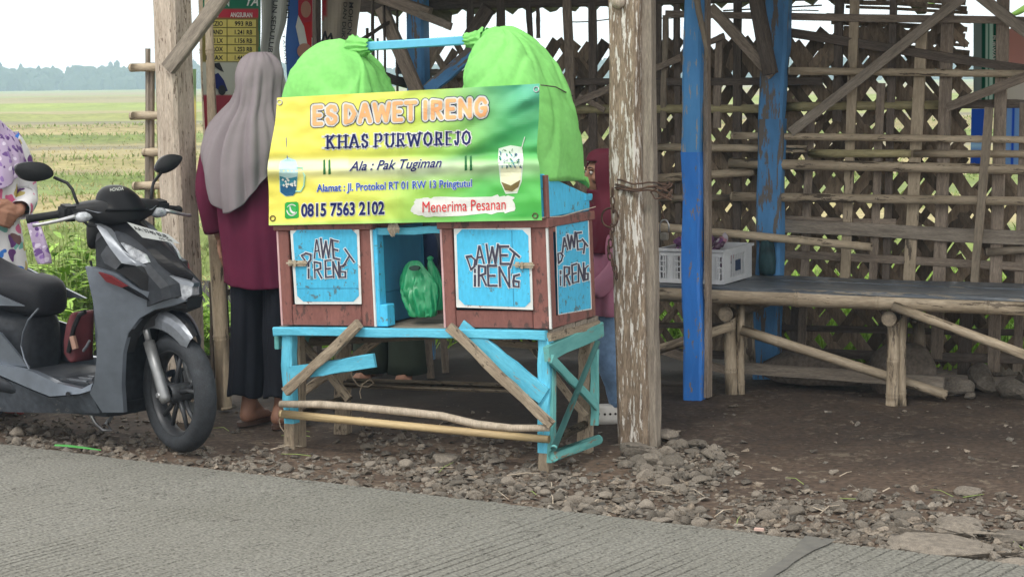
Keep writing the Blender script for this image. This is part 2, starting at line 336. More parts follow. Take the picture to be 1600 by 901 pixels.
# road: tined concrete slab, every groove a real recess running out across the slab
def road_mesh():
    cols = []; u = -1.2
    while u < 4.6:
        g = (.034 if u > 2.2 else .026) * R_(.75, 1.3); w = R_(.007, .011); cols += [(u, 0), (u + w * .35, 1), (u + w * .65, 1), (u + w, 0)]; u += w + g
    nv = 46; rows = [-.0] + [-3.4 * (j / nv) ** 1.15 for j in range(1, nv + 1)]; vv = []
    lean = math.tan(rad(5))
    gid = 0; dep = []
    for i, (u, d) in enumerate(cols): dep.append(d * .0075 * max(.10, min(1, .45 + .9 * NZ.noise(V((i // 4 * .17, 0, 5))) + .35 * NZ.noise(V((i // 4 * 7.7, 0, 2))) + .26 * (u - 1.5))))
    for v in rows:
        for i, (u, d) in enumerate(cols):
            k = max(0, min(1, .75 + 1.6 * NZ.noise(V((u * .8, v * 1.1, 1)))))
            k *= max(0, min(1, .9 + .9 * NZ.noise(V((i // 4 * 3.1, v * 2.4, 8)))))
            e = .010 * NZ.noise(V((u * 7, 0, 0))) if v > -.01 else 0
            vv.append((u + (v * lean) + .006 * NZ.noise(V((i // 4 * .7, v * 1.5, 4))), v + e, .010 - dep[i] * k + .0022 * NZ.noise(V((u * 2.2, v * 2.2, 0))) + R_(-.0007, .0007)))
    n = len(cols); ff = [(j * n + i + 1, j * n + i, (j + 1) * n + i, (j + 1) * n + i + 1) for j in range(len(rows) - 1) for i in range(n - 1)]
    b0 = len(vv)                                       # slab edge
    for i in range(n): x, y, z = vv[i]; vv.append((x, y + .004, -.1))
    ff += [(i, i + 1, b0 + i + 1, b0 + i) for i in range(n - 1)]
    # the rest of the carriageway, plain
    o = len(vv); u0, u1 = cols[0][0], cols[-1][0]; Z = .008
    vv += [(-400, 0, Z), (u0, 0, Z), (u0 - 3.4 * lean, -3.4, Z), (-400, -3.4, Z), (u1, 0, Z), (400, 0, Z), (400, -3.4, Z), (u1 - 3.4 * lean, -3.4, Z), (-400, -5.5, Z), (400, -5.5, Z), (-400, 0, -.1), (u0, 0, -.1), (u1, 0, -.1), (400, 0, -.1)]
    ff += [(o, o + 3, o + 2, o + 1), (o + 4, o + 7, o + 6, o + 5), (o + 3, o + 8, o + 9, o + 6), (o, o + 1, o + 11, o + 10), (o + 4, o + 5, o + 13, o + 12)]
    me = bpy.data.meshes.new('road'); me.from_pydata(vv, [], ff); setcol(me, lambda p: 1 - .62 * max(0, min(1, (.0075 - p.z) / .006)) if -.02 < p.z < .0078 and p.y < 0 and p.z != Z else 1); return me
conc = mat('tined_concrete', (.178, .174, .154), (.148, .144, .124), .85, 1.1, (1, 1, 1), .5, rnd=0, bdist=.004, fine=.5, fs=95, vc=True, chip=((.085, .080, .070), .60, 45, (1, 1, 1)))
tag(obj('road', road_mesh(), conc, None, RD.m), kind='structure')
bm = bmesh.new(); ja = RD.i @ G(1283, 846); jb = RD.i @ G(1200, 905); jd = (jb - ja)
prev = None
for i in range(9):
    t = i / 8 * 1.0; p = ja + jd * t * 1.3; w = .022 + .016 * NZ.noise(V((i * 1.7, 0, 0))) + (.03 if i < 2 else 0)
    l = bm.verts.new((p.x - w, p.y, .0145)); r = bm.verts.new((p.x + w, p.y, .0145))
    if prev: bm.faces.new((prev[0], prev[1], r, l))
    prev = (l, r)
tag(obj('road_joint_tar', bm, mat('tar', (.105, .102, .094), (.15, .145, .128), .85, 18, rnd=0, bump=.5), None, RD.m), kind='structure')

# rice field: raised sheet beyond the shelter with low earth banks
def field_h(x, y):
    w = y + 3 * NZ.noise(V((x * .03, y * .02, 0))) + x * .12; b = 0
    for yb, h in ((15.8, .16), (18.2, .14), (24, .14), (30, .12), (36, .2), (52, .22), (62, .3), (90, .3), (135, .35), (210, .4)):
        s = max(.22, yb * .012); b += h * math.exp(-((w - yb) / s) ** 2)
    return b - .12 + .05 * NZ.noise(V((x * .5, y * .5, 2)))
fx = [-420 + 390 * (1 - (1 - i / 24) ** .5) if i < 24 else 0 for i in range(24)]
fx = sorted(set([-520, -300, -180, -110, -70, -46, -32, -24, -18] + [-14 + .45 * i for i in range(60)] + [14, 18, 24, 32, 46, 70, 110, 180, 300, 520]))
fy = [11.3]
while fy[-1] < 1300: fy.append(fy[-1] + max(.1, (fy[-1] - 8) * .010))
nx = len(fx); vs = [(x, y, field_h(x, y)) for y in fy for x in fx]
fs = [(j * nx + i, j * nx + i + 1, (j + 1) * nx + i + 1, (j + 1) * nx + i) for j in range(len(fy) - 1) for i in range(nx - 1)]
me = bpy.data.meshes.new('rice_field'); me.from_pydata(vs, [], fs)
fm = mat('cut_rice_field', (1, 1, 1), (.72, .74, .68), .9, 1.2, (.3, 1, 1), .5, rnd=0, fine=.25, vc=True)
def fcol(p):
    x, y, z = p; w = y + 5 * NZ.noise(V((x * .035, y * .02, 0))) + x * .12; n = NZ.noise(V((x * .12, y * .35, 3))) * .5 + NZ.noise(V((x * .7, y * 1.2, 5))) * .5
    tan, grn, ylw, brn = (.36, .305, .155), (.20, .255, .075), (.30, .32, .10), (.24, .21, .135)
    c = tan
    for a, b, k in ((0, 22, grn), (26, 31, grn), (46, 49, brn), (51, 56, grn), (56, 66, tan), (66, 72, brn), (78, 84, brn), (84, 100, ylw), (118, 150, (.30, .36, .09)), (150, 175, ylw), (230, 300, ylw), (430, 900, ylw)):
        s = max(1.0, a * .025); f = max(0, min(1, (w - a) / s + .5)) * max(0, min(1, (b - w) / s + .5)); c = tuple(u + (v - u) * f for u, v in zip(c, k))
    k = 1 + .45 * n; g = max(0, NZ.noise(V((x * .3, y * .6, 8)))) * .6
    return tuple(u * k + (v * k - u * k) * g for u, v in zip(c, grn)) 
at = me.color_attributes.new('Col', 'FLOAT_COLOR', 'POINT')
for i, v in enumerate(me.vertices): at.data[i].color = (*fcol(v.co), 1)
tag(obj('rice_field', me, fm, smooth=True), kind='structure')

def blades(name, n, gen, m, parent=None):
    vv = []; ff = []
    for k in range(n):
        g = gen()
        if g is None: continue
        p, h, w, lean, az = g; b = len(vv); dx, dy = math.cos(az), math.sin(az); lx, ly = R_(-lean, lean), R_(-lean, lean)
        vv += [(p[0] - dx * w, p[1] - dy * w, p[2]), (p[0] + dx * w, p[1] + dy * w, p[2]), (p[0] + lx * .5 + dx * w * .7, p[1] + ly * .5 + dy * w * .7, p[2] + h * .6), (p[0] + lx * .5 - dx * w * .7, p[1] + ly * .5 - dy * w * .7, p[2] + h * .6), (p[0] + lx * 1.3, p[1] + ly * 1.3, p[2] + h)]
        ff += [(b, b + 1, b + 2, b + 3), (b + 3, b + 2, b + 4)]
    me = bpy.data.meshes.new(name); me.from_pydata(vv, [], ff); return tag(obj(name, me, m, parent), kind='stuff')
STUB = mat('dry_stubble', (.42, .355, .175), (.35, .32, .13), .9, .35, (.3, 1, 1), rnd=0, fine=.3)
GRASSG = mat('field_grass', (.27, .34, .11), (.21, .28, .085), .8, .5, rnd=0, fine=.3)
def gstub():
    y = 14.5 + 60 * random.random() ** 2.2; x = R_(-.42, .1) * y if random.random() < .75 else R_(-.4, .45) * y
    h = R_(.03, .07) * (1.6 if NZ.noise(V((x * .4, y * .4, 1))) > .25 else 1)
    return (x, y, field_h(x, y) - .02), h, .004 + y * .00028, .05, R_(0, 3.1)
blades('rice_stubble', 30000, gstub, STUB)
def gbank():
    yb = random.choice((15.8, 15.8, 18.2, 24, 30, 36, 52, 62)); x = R_(-.4, .3) * yb
    y = yb - x * .12 - 3 * NZ.noise(V((x * .03, yb * .02, 0))) + random.gauss(0, .2 + yb * .006); return (x, y, field_h(x, y) - .02), R_(.05, .13), .005 + y * .00028, .07, R_(0, 3.1)
blades('bank_grass', 22000, gbank, GRASSG)
def gnear():
    u = R_(-3.6, 2.2); v = R_(2.5, 4.6) if u > -2.1 else R_(1.5, 5); p = S.w(u, v, 0); return (p.x, p.y, -.14), R_(.2, .55), .011, .22, R_(0, 3.1)
WEED = mat('bright_weed_leaf', (.32, .50, .07), (.19, .35, .05), .6, 3, rnd=.15, fine=.2)
blades('tall_grass', 9000, gnear, WEED)

# far tree line, one mass
def treeline():
    vv = []; ff = []
    def crown(c, r, sq):
        bm = bmesh.new(); bmesh.ops.create_icosphere(bm, subdivisions=2, radius=1); sd = R_(0, 99); b = len(vv)
        for v in bm.verts:
            n = v.co.normalized(); k = 1 + .35 * NZ.noise(n * 2.3 + V((sd, 0, 0))) + .30 * NZ.noise(n * 6 + V((0, sd, 0))) + R_(-.12, .12); v.co = n * k
            vv.append((c[0] + v.co.x * r, c[1] + v.co.y * r * .7, c[2] + v.co.z * r * sq))
        bm.verts.index_update(); ff.extend(tuple(b + q.index for q in f.verts) for f in bm.faces); bm.free()
    x = -320
    while x < 330:
        k = .80 + .30 * NZ.noise(V((x * .017, 0, 0))) + .22 * NZ.noise(V((x * .06, 3, 0))) + .22 * max(0, 1 - abs(x + 135) / 60); y = R_(690, 760)
        h = R_(8.2, 9.8) * k; r = R_(1.3, 2.6)
        crown((x, y, h - r), r, R_(.8, 1.25)); crown((x + R_(-2, 2), y - 8, h * .55), r * 1.5, 1.1); crown((x + R_(-2, 2), y - 14, h * .22), r * 1.6, 1.0)
        if random.random() < .12: crown((x, y, h + .3), r * .45, 1.5)
        x += R_(.9, 1.7)
    me = bpy.data.meshes.new('tree_line'); me.from_pydata(vv, [], ff); return me
tag(obj('tree_line', treeline(), mat('far_foliage', (.05, .075, .04), (.022, .036, .02), .9, .3, rnd=0, fine=.3)), kind='stuff')
# haze in the air
hb = box((0, 375, 16.5), (1500, 880, 38)); hz = bpy.data.materials.new('haze'); hz.use_nodes = True; hn = hz.node_tree.nodes
for n in list(hn): hn.remove(n)
pv_ = hn.new('ShaderNodeVolumePrincipled'); pv_.inputs['Color'].default_value = (.60, .80, 1.0, 1); pv_.inputs['Density'].default_value = .0011; ho = hn.new('ShaderNodeOutputMaterial'); hz.node_tree.links.new(pv_.outputs[0], ho.inputs['Volume'])
tag(obj('haze', hb, hz), kind='stuff')

# ------------------------------------------------------------------ the shelter
SH = thing('shelter', 'open roadside shelter of old timber and bamboo with a broken woven back wall', 'shelter', S.w(-.5, 1, 0))
def sp(px, py, v): return S.W(S.pv(px, py, v))
def sq(px, py, u): return S.W(S.pu(px, py, u))
vdir = S.m.to_3x3() @ V((0, 1, 0)); udir = S.m.to_3x3() @ V((1, 0, 0)); UPZ = V((0, 0, 1))
def wthick(px, v, p): return p * (S.W(S.pv(px, 300, v)).y) / FPX
# front posts
PEEL = mat('peeling_white_post', (.32, .25, .18), (.15, .11, .08), .9, 7, (5, 5, .7), .9, rnd=0, fine=.4, bdist=.012, chip=((.68, .65, .60), .53, 9, (10, 10, 1.2)))
lp = S.pv(283, 640, -.17); LPU = lp.x
ctr = sp(996, 690, 0)
def sqpost(name, cx, cy, w, d, h, m, lean=(0, 0), seg=16, jit=.004):
    """post standing in the shelter frame, face w along u, d along v"""
    sd = R_(0, 99); rings = []
    for i in range(seg + 1):
        t = i / seg; z = -.08 + (h + .08) * t; ox = lean[0] * t + .012 * NZ.noise(V((sd, t * 3, 0))); oy = lean[1] * t; c = min(w, d) * .13; r = []
        for x, y in ((-w / 2 + c, -d / 2), (0, -d / 2), (w / 2 - c, -d / 2), (w / 2, -d / 2 + c), (w / 2, 0), (w / 2, d / 2 - c), (w / 2 - c, d / 2), (-w / 2 + c, d / 2), (-w / 2, d / 2 - c), (-w / 2, 0), (-w / 2, -d / 2 + c)): r.append(V((x + ox + R_(-jit, jit), y + oy + R_(-jit, jit), z)))
        rings.append(r)
    return obj(name, loft(rings), m, SH, S.m @ MX.Translation((cx, cy, 0)))
cu = S.i @ ctr
sqpost('post', cu.x - .012, .0, .125, .105, 2.35, PEEL, (-.03, 0), jit=.005)
beam('post_strip', S.w(cu.x + .068, .02, -.05), S.w(cu.x + .04, .02, 2.3), .045, .06, T_GREY, SH, up=vdir, seg=14, jit=.004)
b_ = bmesh.new(); bmesh.ops.create_icosphere(b_, subdivisions=2, radius=.03); kp = sp(966, 2, -.06)
for v in b_.verts: v.co = v.co + kp + V((0, 0, 0))
obj('wood_knot', b_, T_PALE, SH, smooth=True)
sqpost('post', LPU + .04, -.17, .112, .15, 2.3, T_PALE, (-.03, 0), jit=.003)
pole('bamboo_post', S.w(LPU + .092, .02, 0), S.w(LPU + .058, .02, 2.2), .034, BAMB, SH, node=.42)
a, b2 = sp(263, 108, -.27), sp(352, -12, -.27)
beam('brace', a, b2 + (b2 - a) * .3, .062, .035, T_GREY, SH, up=vdir)
bb = S.pv(1086, 622, 1.1)
sqpost('post', bb.x, 1.1, .088, .07, 1.12, BLUE, (-.012, 0), jit=.003, seg=12)
_p = SH.children[-1] if SH.children else None
# upper, paler coat of the same blue post, a separate length seen above the dark repaint
def post_len(name, cx, cy, w, d, z0, z1, m, lean0, lean1, seg=8, jit=.003):
    rings = []
    for i in range(seg + 1):
        t = i / seg; z = z0 + (z1 - z0) * t; ox = lean0 + (lean1 - lean0) * t + .008 * NZ.noise(V((cx, t * 3, 0))); c = w * .12
        rings.append([V((x + ox + R_(-jit, jit), y + R_(-jit, jit), z)) for x, y in ((-w / 2 + c, -d / 2), (w / 2 - c, -d / 2), (w / 2, -d / 2 + c), (w / 2, d / 2 - c), (w / 2 - c, d / 2), (-w / 2 + c, d / 2), (-w / 2, d / 2 - c), (-w / 2, -d / 2 + c))])
    return obj(name, loft(rings), m, SH, S.m @ MX.Translation((cx, cy, 0)))
post_len('post', bb.x, 1.1, .084, .07, 1.12, 2.4, BLUE_L, -.008, .012)
beam('post_strip', S.w(bb.x + .052, 1.13, .0), S.w(bb.x + .05, 1.13, 2.3), .02, .05, T_BROWN, SH, up=vdir, seg=10)
tube_pts = [sp(1088, -10, 1.03), sp(1092, 20, 1.03), sp(1099, 50, 1.03), sp(1104, 80, 1.03), sp(1105, 95, 1.03)]
obj('vine', tube(tube_pts, [.015, .014, .012, .009, .005]), BAMB_D, SH, smooth=True)
wb = S.pv(1198, 560, VW - .12)
post_len('post', wb.x, VW - .12, .125, .09, -.05, 1.25, BLUE_W, .0, .025, seg=10)
post_len('post', wb.x, VW - .12, .122, .09, 1.25, 1.95, BLUE_W, .025, .06, seg=6)
cb = S.pv(655, 130, VW - .12)
post_len('post', cb.x, VW - .12, .105, .09, -.05, 2.0, BLUE_W, .0, .0, seg=8)
# mid bay posts on the right, half seen at the frame edge
# braces at the blue posts
def wpiece(kind, x0, y0, x1, y1, th, m, v, dep=.5, nm=None, node=.3, bend=0):
    p, q = sp(x0, y0, v), sp(x1, y1, v); w = th * ((p.y + q.y) / 2) / FPX
    if kind == 'p': return pole(nm or 'rail', p, q, w / 2, m, SH, node=node, bend=bend)
    return beam(nm or 'board', p, q, w, w * dep, m, SH, up=vdir, seg=6, jit=.002, bend=bend)
E_ = 1.0
wpiece('b', 1110, 12, 1208, 118, 17, T_BROWN, VW - .24, .5, 'brace')
wpiece('b', 1178, -20, 1204, 116, 22, T_DARK, VW - .28, .6, 'brace')
wpiece('b', 596, 12, 655, 150, 21, T_BROWN, VW - .24, .5, 'brace')
wpiece('b', 560, -16, 672, 22, 20, T_BROWN, VW - .34, .6, 'rafter')
wpiece('b', 668, 142, 762, 62, 20, BLUE_W, VW - .22, .5, 'brace')
wpiece('b', 732, 62, 764, 12, 22, T_DARK, VW - .1, .5, 'brace')
wpiece('b', 655, 22, 705, 42, 12, T_GREY, VW - .4, .6, 'brace')
# eave beam and roof
wpiece('b', 560, -2, 1270, -22, 44, T_DARK, VW - .02, .4, 'eave_beam')
def corrugated():
    rows = []; n = 150
    for v, z in ((-.12, 2.44), (.6, 2.27), (1.4, 2.07), (2.38, 1.825)):
        rows.append([V((-2.6 + 5.6 * i / n, v, z + .022 * math.cos(i * 2 * math.pi / 3.2) + .0)) for i in range(n + 1)])
    bm = bmesh.new(); top = [[bm.verts.new(p + V((0, 0, .007))) for p in r] for r in rows]; bot = [[bm.verts.new(p) for p in r] for r in rows]
    grid_faces(bm, top, False); grid_faces(bm, bot, False)
    for a, b in ((top[0], bot[0]), (top[-1], bot[-1])): grid_faces(bm, [a, b], False)
    return bm
obj('roof_sheet', corrugated(), mat('fibre_cement', (.30, .29, .27), (.17, .165, .155), .9, 4, rnd=0, bump=.3), SH, S.m)
for u in (-2.06, -.6, .55, 1.9): beam('rafter', S.w(u, -.1, 2.37), S.w(u, 2.3, 1.785), .05, .08, T_DARK, SH, up=UPZ)
beam('eave_beam', S.w(-2.5, .03, 2.29), S.w(2.9, .03, 2.29), .08, .06, T_BROWN, SH, up=UPZ)

# woven lattice of the back wall: each strip of split bamboo a piece of its own
def top_z(u):                                          # ragged top edge
    px = 0
    return 1.655 + .02 * math.sin(u * 9) if u < .12 else 1.665 + min(.03, (u - .12) * .5)
_b0 = S.pv(1514, 40, VW); _b1 = S.pv(1514, 268, VW)
def strip(p, q, w, v, m, name='lattice_strip', bow=.012):
    ins = lambda c: c.x > _b0.x - .01 * (1 + math.sin(c.y * 40)) and c.y > _b1.z + .02 * math.sin(c.x * 50)
    N = 60; st = None
    for i in range(N + 2):
        ok = i <= N and not ins(p + (q - p) * (i / N))
        if ok and st is None: st = i
        if not ok and st is not None:
            if i - 1 - st > 3: strip_(p + (q - p) * (st / N), p + (q - p) * ((i - 1) / N), w, v, m, name, bow)
            st = None
def strip_(p, q, w, v, m, name='lattice_strip', bow=.012):
    d = (q - p); L = d.length
    if L < .06: return
    d.normalize(); n = V((-d.y, d.x)); bm = bmesh.new(); k = max(2, int(L / .16)); sd = R_(0, 99); prev = None; rows = []
    for i in range(k + 1):
        t = i / k; c = p + (q - p) * t; ww = w * (1 + .14 * NZ.noise(V((sd, t * 5, 0)))); vv = v + bow * math.sin(t * L / .156 * math.pi + sd) + .003 * NZ.noise(V((sd, t * 3, 2))); c = c + n * .008 * NZ.noise(V((sd, t * 3, 9)))
        rows.append([V((c.x + n.x * ww * a, vv + dv, c.y + n.y * ww * a)) for a, dv in ((.5, 0), (0, -.0035), (-.5, 0), (-.5, .002), (.5, .002))])
    obj(name, loft(rows), m, SH, S.m)
def clip(p, d, u0, u1, z0, z1):
    lo, hi = -9, 9
    for c, dd, a, b in ((p.x, d.x, u0, u1), (p.y, d.y, z0, z1)):
        if abs(dd) < 1e-6: continue
        s, e = (a - c) / dd, (b - c) / dd
        if s > e: s, e = e, s
        lo, hi = max(lo, s), min(hi, e)
    return (p + d * lo, p + d * hi) if hi - lo > .05 else None
for sgn, ang in ((1, 52), (-1, 128)):
    n_ = 62
    for i in range(n_):
        a = rad(ang + R_(-4, 4)); d = V((math.cos(a), math.sin(a))); c = V((-.1, .86)); nrm = V((-d.y, d.x)); off = (i - n_ / 2 + .5) * .076 + R_(-.014, .014)
        r = clip(c + nrm * off, d, -2.05, 2.15, .08, 1.9)
        if not r: continue
        p, q = r
        for it in range(3):
            e = q if q.y > p.y else p; tz = top_z(e.x) + R_(-.03, .02)
            if e.y > tz:
                o = p if q.y > p.y else q; t = (tz - o.y) / (e.y - o.y); e2 = o + (e - o) * t
                if q.y > p.y: q = e2
                else: p = e2
        strip(p, q, R_(.034, .068), VW + .045 + (.004 if sgn > 0 else 0), STRIP)
for i in range(84):                                    # mending strips pushed in later, steeper or flatter
    a = rad(random.choice((38, 60, 66, 118, 124, 140)) + R_(-8, 8)); u = R_(-2, 2.0); z = R_(.3, 1.5); d = V((math.cos(a), math.sin(a))); L = R_(.25, .6); p = V((u, z)) - d * L / 2; q = V((u, z)) + d * L / 2
    if max(p.y, q.y) > top_z(u): continue
    strip(p, q, R_(.02, .05), VW + .058 + .0004 * i, STRIP, bow=.004)
for i in range(14):                                    # flat slits at the upper right
    z = 1.56 + .034 * i + R_(-.006, .006); u = R_(.12, .25)
    strip(V((u, z + .05)), V((u + R_(.8, 1.25), z - .03)), R_(.015, .027), VW + .062, STRIP, bow=.004)
# rails and uprights as they stand, front layer nearer
for r in (('b', 1040, 22, 1610, 33, 11, T_BROWN, .07), ('b', 1212, 48, 1610, 110, 14, T_DARK, .05), ('p', 1232, 111, 1640, 116, 13, BAMB, .08), ('b', 868, 128, 1285, 127, 11, T_DARK, .03), ('p', 880, 171, 1200, 170, 15, BAMB_G, .02), ('p', 1222, 167, 1475, 164, 15, BAMB_G, .02), ('b', 1480, 163, 1640, 163, 13, T_DARK, .02),
          ('p', 1143, 212, 1640, 219, 12, BAMB, .10), ('p', 1024, 230, 1262, 233, 13, BAMB, .04), ('p', 1264, 240, 1425, 240, 14, BAMB_G, .05), ('p', 1428, 240, 1640, 241, 13, BAMB, .05), ('p', 1140, 255, 1640, 266, 17, BAMB, .11), ('p', 1024, 279, 1182, 268, 14, BAMB, .06), ('p', 1024, 310, 1152, 309, 12, BAMB_D, .04), ('p', 1142, 307, 1640, 315, 15, BAMB, .11),
          ('b', 1214, 352, 1640, 374, 21, T_GREY, .06), ('p', 1024, 354, 1362, 386, 14, BAMB, .2), ('b', 1214, 396, 1640, 418, 12, T_BROWN, .04), ('b', 1214, 343, 1400, 348, 11, T_BROWN, .03), ('p', 1540, 394, 1640, 388, 13, BAMB_D, .07), ('b', 1165, 548, 1640, 562, 14, T_DARK, .03), ('b', 1024, 508, 1640, 520, 10, T_DARK, .02), ('b', 1030, 548, 1170, 556, 12, T_DARK, .03), ('b', 1170, 440, 1640, 452, 12, T_BROWN, .02),
          ('p', 620, 110, 905, 128, 12, BAMB_D, .02)):
    wpiece(r[0], r[1], r[2], r[3], r[4], r[5], r[6], VW - .015 - r[7], .45, 'rail')
for x0, y0, x1, y1, th, m, dv in ((1336, -10, 1320, 455, 15, BAMB, .055), (1440, 50, 1420, 450, 18, BAMB, .05), (1482, -10, 1464, 560, 19, T_BROWN, .035), (1377, 130, 1364, 440, 13, T_BROWN, .04), (1545, 168, 1522, 452, 13, BAMB_D, .135), (1568, -10, 1552, 580, 19, T_BROWN, .045), (1397, -10, 1384, 450, 12, T_DARK, .03), (1312, -10, 1308, 190, 14, T_DARK, .03), (1268, 160, 1252, 560, 13, T_BROWN, .03), (1152, -10, 1152, 200, 13, T_DARK, .03), (1124, 60, 1120, 200, 12, T_BROWN, .03), (1154, 130, 1150, 420, 12, T_DARK, .025), (1028, -10, 1028, 460, 11, T_DARK, .03), (1058, 0, 1060, 360, 10, T_DARK, .025), (1102, 100, 1098, 340, 11, T_BROWN, .025), (1040, 24, 1036, 200, 9, BAMB_D, .04), (886, -10, 892, 160, 14, T_BROWN, .05), (925, -10, 928, 300, 13, T_DARK, .03), (782, -10, 784, 140, 13, T_DARK, .03), (735, -10, 735, 70, 11, T_DARK, .03), (826, -5, 830, 100, 9, T_DARK, .03), (840, 5, 842, 60, 6, T_DARK, .02), (1600, 160, 1590, 580, 14, T_BROWN, .03), (1410, 440, 1405, 570, 22, T_DARK, .02), (1512, 440, 1506, 585, 20, T_DARK, .02), (1245, 440, 1242, 570, 16, T_DARK, .02)):
    wpiece('b', x0, y0, x1, y1, th, m, VW - .012 - dv, .35, 'upright')
for x0, y0, x1, y1, th, m, dv in ((1505, -4, 1236, 207, 15, T_GREY, .12), (1480, 168, 1640, 106, 14, T_BROWN, .12), (1508, -22, 1640, 78, 17, T_GREY, .15), (895, 163, 965, 132, 11, T_BROWN, .07), (1022, 108, 1064, 90, 10, T_BROWN, .07), (1096, 72, 1132, 56, 9, T_BROWN, .06), (905, 150, 945, 172, 8, T_BROWN, .06)):
    wpiece('b', x0, y0, x1, y1, th, m, VW - .012 - dv, .4, 'brace')
obj('wall_wire', tube([sp(880 + i * 21, 34 - i * .9 + 2 * math.sin(i), VW - .02) for i in range(20)], .003, 5), T_DARK, SH)
obj('wall_wire', tube([sp(1130 + i * 22, 17 - i * 1.2, VW - .03) for i in range(8)], .004, 5), T_DARK, SH)
# left end wall: uprights, rods, rails
UL = LPU + .0
def lpiece(kind, x0, y0, x1, y1, th, m, du=0, nm='upright'):
    p, q = sq(x0, y0, UL + du), sq(x1, y1, UL + du); w = th * p.y / FPX
    if kind == 'p': return pole(nm, p, q, w / 2, m, SH)
    return beam(nm, p, q, w, w * .6, m, SH, up=udir)
lpiece('b', 494, -12, 496, 560, 15, T_DARK, .04)
for x, y0, y1, th in ((582, -8, 230, 5), (600, -8, 230, 4), (574, 44, 200, 4), (620, -6, 180, 4), (590, 60, 210, 3)): lpiece('b', x, y0, x + 2, y1, th, T_DARK, .0, 'rod')
lpiece('b', 560, 65, 612, 33, 5, T_DARK, .02, 'rod')
lpiece('b', 575, 112, 640, 132, 14, T_DARK, .03, 'rail'); lpiece('b', 330, 460, 640, 420, 9, T_DARK, .0, 'rail'); lpiece('b', 330, 520, 640, 470, 10, T_DARK, .0, 'rail'); lpiece('b', 352, 440, 356, 585, 8, T_DARK, .0); lpiece('b', 340, 590, 640, 520, 14, T_DARK, .0, 'rail'); lpiece('b', 331, 440, 334, 590, 9, T_DARK, .02)
# ------------------------------------------------------------------ printed sheets
def lin(r, g, b):
    f = lambda c: (c / 255 / 12.92 if c < 10 else ((c / 255 + .055) / 1.055) ** 2.4); return (f(r), f(g), f(b))
def curve_pts(ps, n):
    """resample a pixel polyline to n+1 points (smooth)"""
    ps = [V(p) for p in ps]; out = []
    for i in range(n + 1):
        t = i / n * (len(ps) - 1); k = min(int(t), len(ps) - 2); f = t - k; p0 = ps[max(0, k - 1)]; p1 = ps[k]; p2 = ps[k + 1]; p3 = ps[min(len(ps) - 1, k + 2)]
        out.append(.5 * ((2 * p1) + (p2 - p0) * f + (2 * p0 - 5 * p1 + 4 * p2 - p3) * f * f + (3 * p1 - p0 - 3 * p2 + p3) * f ** 3))
    return out
def gridsheet(name, lft, rgt, nx, ny, fn, colf, m, parent, wave=lambda s, t: 0, thick=.003, label=None):
    A = curve_pts(lft, ny); B = curve_pts(rgt, ny); vv = []; cc = []; ff = []
    for side in (0, 1):
        for j in range(ny + 1):
            for i in range(nx + 1):
                s = i / nx; t = j / ny; p = A[j] + (B[j] - A[j]) * s; vv.append(fn(p.x, p.y, wave(s, t) - side * thick)); cc.append(colf(s, t, p) if side == 0 or m.name.startswith('thin') else lin(215, 215, 205))
    n = nx + 1; N = n * (ny + 1)
    for j in range(ny):
        for i in range(nx):
            a = j * n + i; ff.append((a, a + 1, a + n + 1, a + n)); ff.append((N + a, N + a + n, N + a + n + 1, N + a + 1))
    rim = [i for i in range(n)] + [j * n + nx for j in range(1, ny + 1)] + [ny * n + i for i in range(nx - 1, -1, -1)] + [j * n for j in range(ny - 1, 0, -1)]
    for i in range(len(rim)):
        a, b = rim[i], rim[(i + 1) % len(rim)]; ff.append((b, a, N + a, N + b))
    me = bpy.data.meshes.new(name); me.from_pydata(vv, [], ff)
    at = me.color_attributes.new('Col', 'FLOAT_COLOR', 'POINT')
    for i, c in enumerate(cc): at.data[i].color = (*c, 1)
    return obj(name, me, m, parent, smooth=False, label=label)
PRINT = vcol('printed_vinyl', .42, .4, .05); PRINTM = vcol('printed_sack', .7, .2, .15)
PRINTT = vcol('thin_backlit_vinyl', .6, .2, .1); _n = PRINTT.node_tree.nodes; _l = PRINTT.node_tree.links; _t = _n.new('ShaderNodeBsdfTranslucent'); _m = _n.new('ShaderNodeMixShader'); _m.inputs[0].default_value = .6
_c = [q for q in _n if q.type == 'VERTEX_COLOR'][0]; _o = [q for q in _n if q.type == 'OUTPUT_MATERIAL'][0]; _l.new(_c.outputs[0], _t.inputs[0]); _l.new(_n['Principled BSDF'].outputs[0], _m.inputs[1]); _l.new(_t.outputs[0], _m.inputs[2]); _l.new(_m.outputs[0], _o.inputs[0])
def decal(name, px, fn, lift, m, parent, sub=0):
    bm = bmesh.new(); f = polyfill(bm, [V((x, y, 0)) for x, y in px]); bmesh.ops.triangulate(bm, faces=bm.faces[:])
    if sub:
        xs_ = [p[0] for p in px]; ys_ = [p[1] for p in px]
        for ax, lo, hi in ((0, min(xs_), max(xs_)), (1, min(ys_), max(ys_))):
            k = math.floor(lo / sub) + 1
            while k * sub < hi:
                bmesh.ops.bisect_plane(bm, geom=bm.verts[:] + bm.edges[:] + bm.faces[:], plane_co=V((k * sub, 0, 0)) if ax == 0 else V((0, k * sub, 0)), plane_no=V((1, 0, 0)) if ax == 0 else V((0, 1, 0))); k += 1
    for v in bm.verts: v.co = fn(v.co.x, v.co.y, lift)
    return obj(name, bm, m, parent)
def ell(cx, cy, rx, ry, n=20, a0=0, a1=360): return [(cx + rx * math.cos(rad(a0 + (a1 - a0) * i / n)), cy + ry * math.sin(rad(a0 + (a1 - a0) * i / n))) for i in range(n if a1 - a0 >= 360 else n + 1)]

